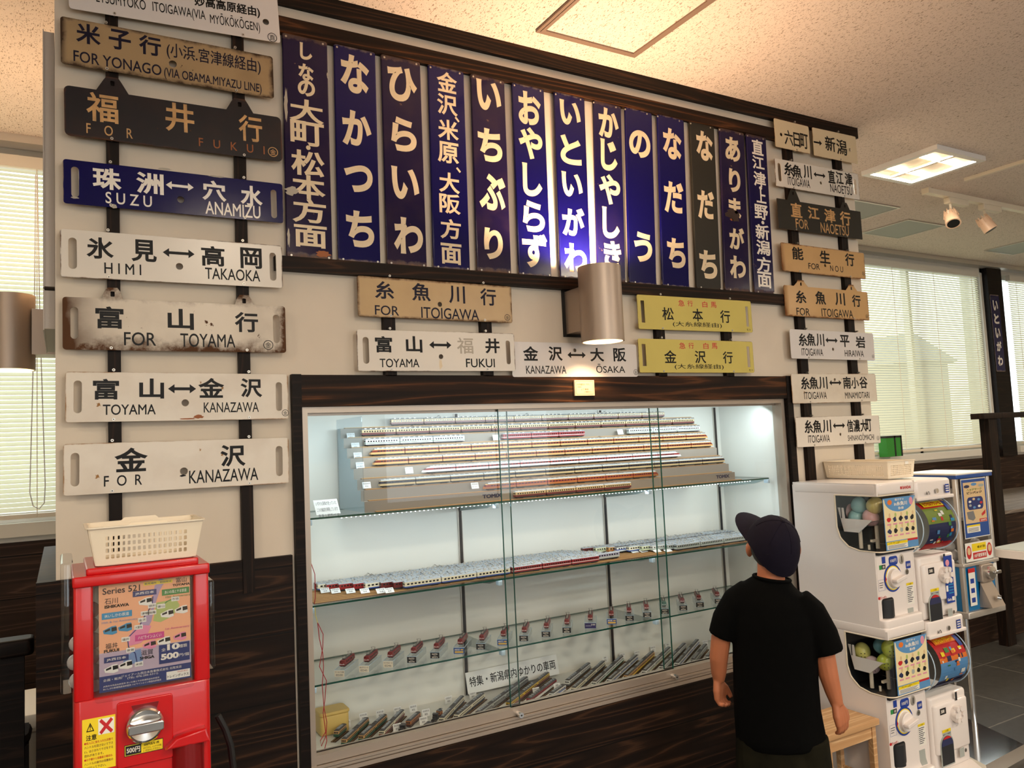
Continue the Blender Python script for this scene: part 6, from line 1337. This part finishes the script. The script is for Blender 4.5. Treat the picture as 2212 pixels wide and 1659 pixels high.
q = MB().box(bx0+.004, bx0+.006, by0+.02, by1-.02, .884, 1.28, 'clear_dome').box(bx0+.02, bx1-.02, by0+.004, by0+.006, .884, 1.28, 'clear_dome').box(bx1-.006, bx1-.004, by0+.02, by1-.02, .884, 1.28, 'clear_dome'); fix_normals(q.build('panes', bl))
MB().box(bx0+.02, bx1-.02, by1-.012, by1-.006, .884, 1.28, 'vent_grey').build('back_pane', bl)
q = MB(); a, b_, z0, z1 = bx0+.040, bx1-.042, 1.000, 1.272; M = Matrix(((1, 0, 0, (a+b_)/2), (0, 0, -1, by0-.002), (0, 1, 0, (z0+z1)/2), (0, 0, 0, 1))); w, h = b_-a, z1-z0
q.box(-w/2-.004, w/2+.004, -h/2-.004, h/2+.004, -.0012, -.0006, 'sticker_white', M).rect(-w/2, -h/2, w/2, h/2, 0, 'blue_deep', M).rect(U(.06), V(.76), U(.94), V(.05), .0003, 'poster_kraft', M)
tx('ヘッドマーク', .5, .18, .62, .045, 'poster_olive', .04); tx('ピンバッジ', .5, .235, .62, .045, 'ink_navy', .04)
q.plate([rrect(U(.5), V(.42), w*.66, h*.22, .02)], .0004, 'poster_navy', M @ Matrix.Translation((0, 0, .0006)))
for i in range(7): q.flat([(U(.5+.24*math.cos(6.28*i/7)+.06*math.cos(R(t_))), V(.42+.075*math.sin(6.28*i/7)+.022*math.sin(R(t_)))) for t_ in range(0, 360, 45)], .0012, ['poster_red', 'sticker_white', 'poster_azure', 'vent_grey', 'sticker_white', 'poster_kraft', 'poster_azure'][i], M)
for i, (x, y) in enumerate(((.2, .12), (.5, .09), (.8, .12))): q.flat([(U(x+.12*math.cos(R(t_))), V(y+.028*math.sin(R(t_)))) for t_ in range(0, 360, 45)], .0006, ['poster_dark', 'poster_azure', 'vent_grey'][i], M)
q.flat([(U(.12), V(.56)), (U(.40), V(.55)), (U(.46), V(.68)), (U(.36), V(.72)), (U(.16), V(.68))], .0006, 'train_grey', M).flat([(U(.72), V(.62)), (U(.90), V(.55)), (U(.88), V(.62)), (U(.74), V(.66))], .0006, 'poster_red', M)
q.rect(U(.62), V(.755), U(.93), V(.70), .0006, 'poster_red', M); tx('200円', .775, .728, .24, .032, 'ink_white', .03, .0012)
q.rect(U(.08), V(.92), U(.62), V(.79), .0005, 'sticker_white', M).rect(U(.08), V(.82), U(.62), V(.79), .0007, 'sticker_yellow', M)
for k in range(4): q.rect(U(.12), V(.85+.018*k), U(.55), V(.843+.018*k), .0007, 'card_ink', M)
q.build('poster', bl, smooth=0)
q = MB(); M = Matrix(((1, 0, 0, (bx0+bx1)/2), (0, 0, -1, by0-.0015), (0, 1, 0, .932), (0, 0, 0, 1))); w, h = .225, .088
q.box(-w/2, w/2, -h/2, h/2, -.0012, -.0003, 'sticker_white', M).rect(U(.24), V(.48), U(.76), V(.08), 0, 'sticker_yellow', M).rect(U(.26), V(.90), U(.76), V(.56), 0, 'poster_red', M); tx('100円硬貨専用', .51, .73, .44, .22, 'ink_white', .02); tx('4枚入れて回す', .58, .28, .3, .14, 'ink', .01)
for x in (.12, .88): q.flat([(U(x+.09*math.cos(R(t_))), V(.5+.36*math.sin(R(t_)))) for t_ in range(0, 360, 30)], .0003, 'poster_red', M).flat([(U(x+.06*math.cos(R(t_))), V(.44+.2*math.sin(R(t_)))) for t_ in range(0, 360, 30)], .0006, 'poster_kraft', M)
q.build('price_panel', bl, smooth=0)
q = MB(); q.rbox(3.768, 3.868, by0-.02, by0+.02, .785, .868, 'alu', .01, .004, up='y').lathe([(.030, 0), (.030, .020), (.0005, .024)], 'chrome', vplane(3.822, by0-.02, .830), 24).rbox(3.826, 3.88, by0-.05, by0-.035, .822, .838, 'chrome', .006, .003, up='y').build('crank', bl)
q = MB(); q.add([(3.772, by0-.004, .785), (3.868, by0-.004, .785), (3.886, by0-.05, .672), (3.776, by0-.05, .672), (3.772, by0+.01, .668), (3.886, by0+.01, .668)], [(0, 1, 2, 3), (0, 3, 4), (1, 5, 2), (3, 2, 5, 4)], 'alu').cyl((3.828, by0-.045, .715), (3.838, by0-.058, .712), .012, 'chrome', seg=14); q.build('outlet_flap', bl)
q = MB(); M = vplane(0, by0-.0006, 0); q.rect(3.688, .685, 3.742, .858, .0, 'sticker_white', M).rect(3.688, .838, 3.742, .858, .0004, 'poster_red', M)
for k in range(3): q.rect(3.700, .700+.044*k, 3.730, .722+.044*k, .0004, 'sticker_blue', M)
q.rect(3.888, .80, 3.928, .86, 0, 'sticker_white', M).rect(3.893, .805, 3.91, .83, .0004, 'sticker_blue', M); q.build('stickers', bl, smooth=0)
q = MB().cyl((3.875, -.16, .04), (3.875, -.16, .64), .013, 'chrome', seg=18).cyl((3.845, -.10, .04), (3.845, -.10, .64), .006, 'chrome', seg=10); q.build('pole', bl)
q = MB(); b0 = [(3.46, -.46), (3.90, -.43), (4.05, -.02), (3.62, -.02)]; q.add([(x, y, 0) for x, y in b0]+[(x, y, .018) for x, y in b0]+[(3.75+(x-3.75)*.82, -.2+(y+.2)*.82, .042) for x, y in b0], [(0, 1, 5, 4), (1, 2, 6, 5), (2, 3, 7, 6), (3, 0, 4, 7), (4, 5, 9, 8), (5, 6, 10, 9), (6, 7, 11, 10), (7, 4, 8, 11), (8, 9, 10, 11)], 'chrome'); q.build('base', bl, smooth=0)
for i, (x, y, z) in enumerate(((3.70, -.24, .91), (3.75, -.20, .915), (3.80, -.25, .91), (3.86, -.22, .912), (3.72, -.15, .93), (3.70, -.22, .955), (3.70, -.18, 1.02), (3.705, -.20, 1.09), (3.70, -.16, 1.16), (3.88, -.24, .955), (3.71, -.25, 1.21))):
    q = MB(); r_ = .024; q.lathe([(.0005, -r_)]+[(r_*math.sin(R(a)), -r_*math.cos(R(a))) for a in range(20, 180, 20)]+[(.0005, r_)], 'capsule_clear', Matrix.Translation((x, y, z)), 16)
    tag(q.build('capsule', org=(x, y, z)), 'clear capsule behind the glass of the blue machine', 'capsule', 'capsules in the blue machine')

# ------------------------------------------------------------------ furniture
st = thing('stool', 'small bare pine stool between the boy and the white capsule machine', 'stool', (2.70, -.30, 0))
MB().rbox(2.53, 2.845, -.395, -.19, .352, .375, 'wood_pale', .004, .002).build('seat', st)
for x in (2.545, 2.812):
    for y in (-.382, -.222): MB().box(x, x+.022, y, y+.022, 0, .352, 'wood_pale').build('leg', st)
for b6 in ((2.567, 2.812, -.378, -.362, .30, .352), (2.553, 2.562, -.36, -.222, .12, .145), (2.820, 2.829, -.36, -.222, .12, .145), (2.567, 2.812, -.215, -.205, .10, .125)): MB().box(*b6, 'wood_pale').build('rail', st)
ct = thing('counter', 'long dark wooden counter under the far windows', 'counter', (7.2, .9, 0))
MB().box(5.30, 9.4, .735, 1.70, 0, .865, 'wood_counter').build('body', ct); MB().rbox(5.26, 9.45, .715, 1.715, .865, .89, 'wood_grey', .004, .002).build('worktop', ct)
hr = thing('handrail', 'dark wooden post and handrail in front of the far counter', 'handrail', (5.66, .66, 0))
MB().box(5.61, 5.71, .60, .665, 0, 1.56, 'wood_batten').build('post', hr); MB().rbox(5.53, 9.2, .585, .68, 1.56, 1.60, 'wood_batten', .006, .003).build('rail', hr); MB().box(9.1, 9.18, .60, .665, 0, 1.56, 'wood_batten').build('post', hr)
tb = thing('table', 'white edged table with a grey top at the right edge of the picture', 'table', (5.5, .3, 0))
a = onZ(2173, 1187, .725)
q = MB(); q.plate([rrect(a.x+.42, a.y-.18, .90, .56, .10, 8)], .05, 'machine_white', Matrix.Translation((0, 0, .70))); q.build('edge', tb); MB().plate([rrect(a.x+.42, a.y-.18, .88, .54, .09, 8)], .004, 'vent_grey', Matrix.Translation((0, 0, .7272))).build('top', tb)
MB().cyl((a.x+.42, a.y-.18, 0), (a.x+.42, a.y-.18, .68), .035, 'chrome', seg=16).cyl((a.x+.42, a.y-.18, 0), (a.x+.42, a.y-.18, .02), .22, 'chrome', seg=28).build('leg', tb)
plain('green_box', (40, 132, 40), .45)
p = onY(1914, 972, YW-.06); t = thing('green_box', 'small bright green box with a black stripe on the sill right of the sign column', 'box', (p.x, YW-.06, ZS))
MB().box(p.x-.10, p.x+.10, YW-.14, YW-.065, ZS-.0, ZS+.17, 'green_box').build('box', t, smooth=0); MB().box(p.x-.102, p.x+.102, YW-.142, YW-.064, ZS+.155, ZS+.172, 'black').box(p.x+.0, p.x+.018, YW-.142, YW-.14, ZS, ZS+.17, 'black').box(p.x+.085, p.x+.103, YW-.142, YW-.064, ZS, ZS+.17, 'black').build('lid_band', t, smooth=0)
# dark chair and pale cabinet at the left edge
lf = thing('armchair', 'dark wooden armchair at the bottom left edge behind the wall end', 'chair', (-.30, .45, 0))
q = MB(); q.rbox(-.42, -.075, .28, .36, .985, 1.035, 'wood_black', .02, .008); q.build('top_rail', lf)
for x in (-.16, -.42): MB().box(x, x+.06, .29, .35, 0, 1.0, 'wood_black').build('leg', lf)
MB().rbox(-.44, -.10, .33, .75, .40, .46, 'black', .02, .01).build('seat', lf); MB().tube([(-.13, .32, .72), (-.11, .45, .70), (-.11, .62, .68)], .022, 'wood_black').tube([(-.39, .32, .72), (-.41, .45, .70), (-.41, .62, .68)], .022, 'wood_black').build('armrest', lf)
for x in (-.14, -.42): MB().box(x, x+.04, .64, .70, 0, .68, 'wood_black').build('leg', lf)
cb = thing('cabinet', 'low pale metal cabinet behind the dark chair at the lower left', 'cabinet', (-.2, 1.0, 0))
q = MB().rbox(-.45, -.075, .80, 1.15, 0, .62, 'plaster_white', .006, .003); q.build('body', cb); MB().rbox(-.455, -.07, .79, 1.16, .62, .68, 'plaster_white', .006, .003).build('top', cb)
# ------------------------------------------------------------------ the boy
BO = Vector((2.24, -.45, 0)); BH = Vector((2.24, 2.05, 0)).normalized()
boy = thing('person', 'child seen from behind in a dark cap and black T-shirt facing the show case', 'person', BO, rz=math.atan2(-BH.x, BH.y), world=False)
plain('skin', (184, 112, 76), .55, noise=.05, scale=20); plain('cap_navy', (22, 18, 32), .85, spec=.15, noise=.1, scale=60); plain('shirt_black', (6, 6, 6), .95, spec=.08, noise=.15, scale=30); plain('shorts_olive', (26, 24, 15), .9, spec=.1, noise=.35, scale=14); plain('hair_dark', (22, 17, 15), .6); plain('shoe_grey', (90, 92, 98), .6); plain('eye_dark', (30, 20, 16), .3)
HC = Vector((.006, .0, 1.142)); HM = Matrix.Translation(HC) @ Matrix.Rotation(R(2), 4, 'Z') @ Matrix.Rotation(R(26), 4, 'X'); CM = Matrix.Translation(HC) @ Matrix.Rotation(R(38), 4, 'Z') @ Matrix.Rotation(R(34), 4, 'X')
def ell(q, c, rx, ry, rz, mat, M=None, n=20, m=14):
    rings = []
    for j in range(1, m):
        a = math.pi*j/m
        rings.append([(c[0]+rx*math.sin(a)*math.cos(2*math.pi*i/n), c[1]+ry*math.sin(a)*math.sin(2*math.pi*i/n), c[2]-rz*math.cos(a)) for i in range(n)])
    return q.loft(rings, mat, M)
def remesh(o, vox, sm=6):
    r = o.modifiers.new('r', 'REMESH'); r.mode = 'VOXEL'; r.voxel_size = vox; r.use_smooth_shade = True
    s = o.modifiers.new('s', 'SMOOTH'); s.factor = .5; s.iterations = sm; return o
def oval(q, rows, mat, n=24):   # rows: centre x, centre y, z, half width, half depth
    q.loft([[(cx+a*math.cos(2*math.pi*i/n), cy+b*math.sin(2*math.pi*i/n), z+tl*math.cos(2*math.pi*i/n)) for i in range(n)] for cx, cy, z, a, b, tl in rows], mat)
q = MB()
ell(q, (0, -.006, .0), .079, .088, .086, 'skin', HM); ell(q, (0, .022, -.045), .058, .068, .062, 'skin', HM)     # skull, jaw
ell(q, (0, .092, -.030), .010, .016, .016, 'skin', HM, 12, 8); ell(q, (0, .086, -.064), .020, .010, .006, 'skin', HM, 12, 8)
for sx in (-1, 1): ell(q, (sx*.084, .000, -.030), .013, .020, .030, 'skin', HM @ Matrix.Rotation(0, 4, 'Z'), 12, 8)
q.tube([(-.006, .012, 1.10), (-.008, -.004, 1.05), (-.010, -.004, .98), (-.012, 0, .92)], [.046, .046, .052, .07], 'skin', 16)
def arm(pts, rs): q.tube(pts, rs, 'skin', 14)
arm([(-.115, 0, .955), (-.160, .0, .88), (-.200, .002, .79), (-.212, .006, .72), (-.216, .014, .665), (-.218, .018, .635)], [.045, .042, .036, .034, .028, .021])
arm([(.105, 0, .915), (.135, -.002, .83), (.154, -.004, .75), (.162, -.004, .68), (.174, -.002, .62), (.184, -.002, .575)], [.045, .042, .036, .034, .028, .021])
def hand(wr, d, spread, curl, side):
    """Palm and five fingers from the wrist WR along D; SPREAD runs across the palm to the little finger, CURL is the side the fingers bend to."""
    wr, d = Vector(wr), Vector(d).normalized(); sp_ = Vector(spread); sp_ = (sp_-d*sp_.dot(d)).normalized(); cu = Vector(curl); cu = (cu-d*cu.dot(d)-sp_*cu.dot(sp_)).normalized()
    for off, ln, bend in ((-.026, .040, .9), (-.009, .046, 1.0), (.009, .043, 1.1), (.025, .034, 1.2)):
        k = wr+d*.062+sp_*off
        q.tube([wr-d*.010+sp_*off*.4, wr+d*.03+sp_*off*.85, k], [.014, .0145, .011], 'skin', 10)
        b0, b1, b2 = ((.45, 1.25, 2.2) if side > 0 else (.25, .65, 1.2))
        pt = [k-d*.008, k]
        for b_, f in ((b0*bend, .48), (b1*bend, .32), (b2*bend, .25)): pt.append(pt[-1]+(d*math.cos(b_)+cu*math.sin(b_))*ln*f)
        q.tube(pt, [.0095, .0090, .0080, .0072, .0060], 'skin', 10)
    t0 = wr+d*.014-sp_*.020; ct_ = cu*(1 if side > 0 else .2); t1 = t0+d*.020-sp_*.018+ct_*.008; t2 = t1+d*.022-sp_*.004+ct_*.010; t3 = t2+d*.014+sp_*.003+ct_*.008
    q.tube([t0, t1, t2, t3], [.0135, .0115, .0098, .0075], 'skin', 10)
hand((-.219, .020, .632), (.03, .06, -1), (-.35, -.9, 0), (.9, -.35, 0), 1)
hand((.185, -.002, .572), (.20, .06, -1), (-.55, -.8, 0), (-.8, .5, 0), -1)
for sx, cx in ((-1, -.080), (1, .060)):
    q.tube([(cx*.8, 0, .50), (cx, .004, .42), (cx, .008, .33), (cx, .0, .22), (cx, -.006, .12), (cx, -.004, .05)], [.060, .064, .052, .048, .038, .033], 'skin', 16)
oval(q, [(-.015, 0, .52, .12, .085, 0), (-.015, 0, .62, .115, .08, 0), (-.012, 0, .78, .12, .08, 0), (-.008, 0, .90, .12, .07, 0), (-.008, 0, .96, .06, .05, 0)], 'skin')
remesh(q.build('body', boy), .0032, 4)
e = MB()
for sx in (-1, 1): ell(e, (sx*.031, .080, .004), .010, .006, .006, 'eye_dark', HM, 10, 6)
e.build('eye', boy)
# T-shirt
q = MB()
oval(q, [(-.012, 0, .425, .150, .100, .006), (-.014, 0, .45, .156, .108, .006), (-.020, 0, .55, .150, .104, .004), (-.018, 0, .66, .147, .102, 0), (-.010, 0, .78, .150, .102, -.006), (-.006, 0, .86, .150, .098, -.014), (-.006, 0, .93, .138, .085, -.020), (-.006, 0, .975, .108, .070, -.022), (-.006, 0, 1.000, .076, .060, -.016), (-.006, .0, 1.016, .062, .056, -.008)], 'shirt_black', 28)
q.tube([(-.085, 0, .965), (-.130, 0, .930), (-.172, 0, .86), (-.196, 0, .800)], [.050, .056, .056, .050], 'shirt_black', 18)
q.tube([(.075, 0, .940), (.115, 0, .895), (.146, 0, .82), (.162, 0, .755)], [.050, .057, .060, .060], 'shirt_black', 18)
remesh(q.build('t_shirt', boy), .006, 6)
q = MB(); n = 24
q.tube([(-.006+.063*math.cos(2*math.pi*i/n), -.002+.058*math.sin(2*math.pi*i/n), 1.015-.009*math.cos(2*math.pi*i/n)) for i in range(n+1)], .006, 'shirt_black', 8); q.build('collar', boy)
# shorts, shoes, hair, cap
q = MB(); oval(q, [(-.012, 0, .36, .14, .10, 0), (-.012, 0, .52, .125, .09, 0)], 'shorts_olive')
for cx, sg in ((-.085, -1), (.065, 1)): q.tube([(cx, 0, .46), (cx+sg*.006, .004, .36), (cx+sg*.010, .008, .27)], [.084, .084, .086], 'shorts_olive', 18)
remesh(q.build('shorts', boy), .006, 5)
for cx in (-.080, .060):
    q = MB(); q.loft([[(cx+a*math.cos(2*math.pi*i/16), .035+b*math.sin(2*math.pi*i/16), z) for i in range(16)] for z, a, b in ((0, .038, .098), (.022, .040, .100), (.045, .036, .085), (.075, .032, .050))], 'shoe_grey'); q.build('shoe', boy)
q = MB(); ell(q, (0, -.010, -.006), .081, .090, .090, 'hair_dark', HM)
o = q.build('hair', boy); bm = bmesh.new(); bm.from_mesh(o.data); iv = HM.inverted()
bmesh.ops.delete(bm, geom=[v for v in bm.verts if (iv @ v.co).z > .03 or (iv @ v.co).y > .03 or (iv @ v.co).z < -.075], context='VERTS'); bm.to_mesh(o.data); bm.free()
q = MB(); n, rings = 32, []
for j in range(0, 11):                      # crown of the cap
    a = math.pi/2*j/10; zz = math.sin(a); rr = math.cos(a)
    rings.append([(.0925*rr*math.cos(2*math.pi*i/n), -.008+.108*rr*math.sin(2*math.pi*i/n), -.012+.116*zz+(-.050*(1-zz)*max(0, -math.sin(2*math.pi*i/n)))) for i in range(n)])
rings[-1] = [(.002*math.cos(2*math.pi*i/n), -.008+.002*math.sin(2*math.pi*i/n), .104) for i in range(n)]
q.loft(rings, 'cap_navy', CM)
for k in range(6):
    a = 2*math.pi*k/6+.5; q.tube([(.0930*math.cos(b)*math.cos(a), -.008+.1088*math.cos(b)*math.sin(a), -.012+.1165*math.sin(b)-.050*(1-math.sin(b))*max(0, -math.sin(a))) for b in [math.pi/2*t_/8 for t_ in range(3, 9)]], .0010, 'cap_navy', 5, M=CM)
ell(q, (0, -.008, .105), .008, .008, .004, 'cap_navy', CM, 12, 8); q.build('cap', boy)
q = MB(); vs = []; fs = []; nu, nv = 16, 7
for s_ in (0, -.004):
    for j in range(nv):
        for i in range(nu):
            u = -1+2*i/(nu-1); ang = u*1.12; r0 = Vector((.092*math.sin(ang), -.008+.106*math.cos(ang)))
            ext = .098*max(0., 1-u*u)**.5*j/(nv-1); vs.append((r0.x*(1+.02*j/(nv-1)), r0.y+ext, .004-.016*u*u-.018*(ext/.098)**2+s_))
N_ = nu*nv
for j in range(nv-1):
    for i in range(nu-1): a = j*nu+i; fs += [(a, a+1, a+nu+1, a+nu), (N_+a+nu, N_+a+nu+1, N_+a+1, N_+a)]
for i in range(nu-1): a = (nv-1)*nu+i; fs.append((a, a+1, N_+a+1, N_+a))
q.add(vs, fs, 'cap_navy', CM); q.build('cap_brim', boy)
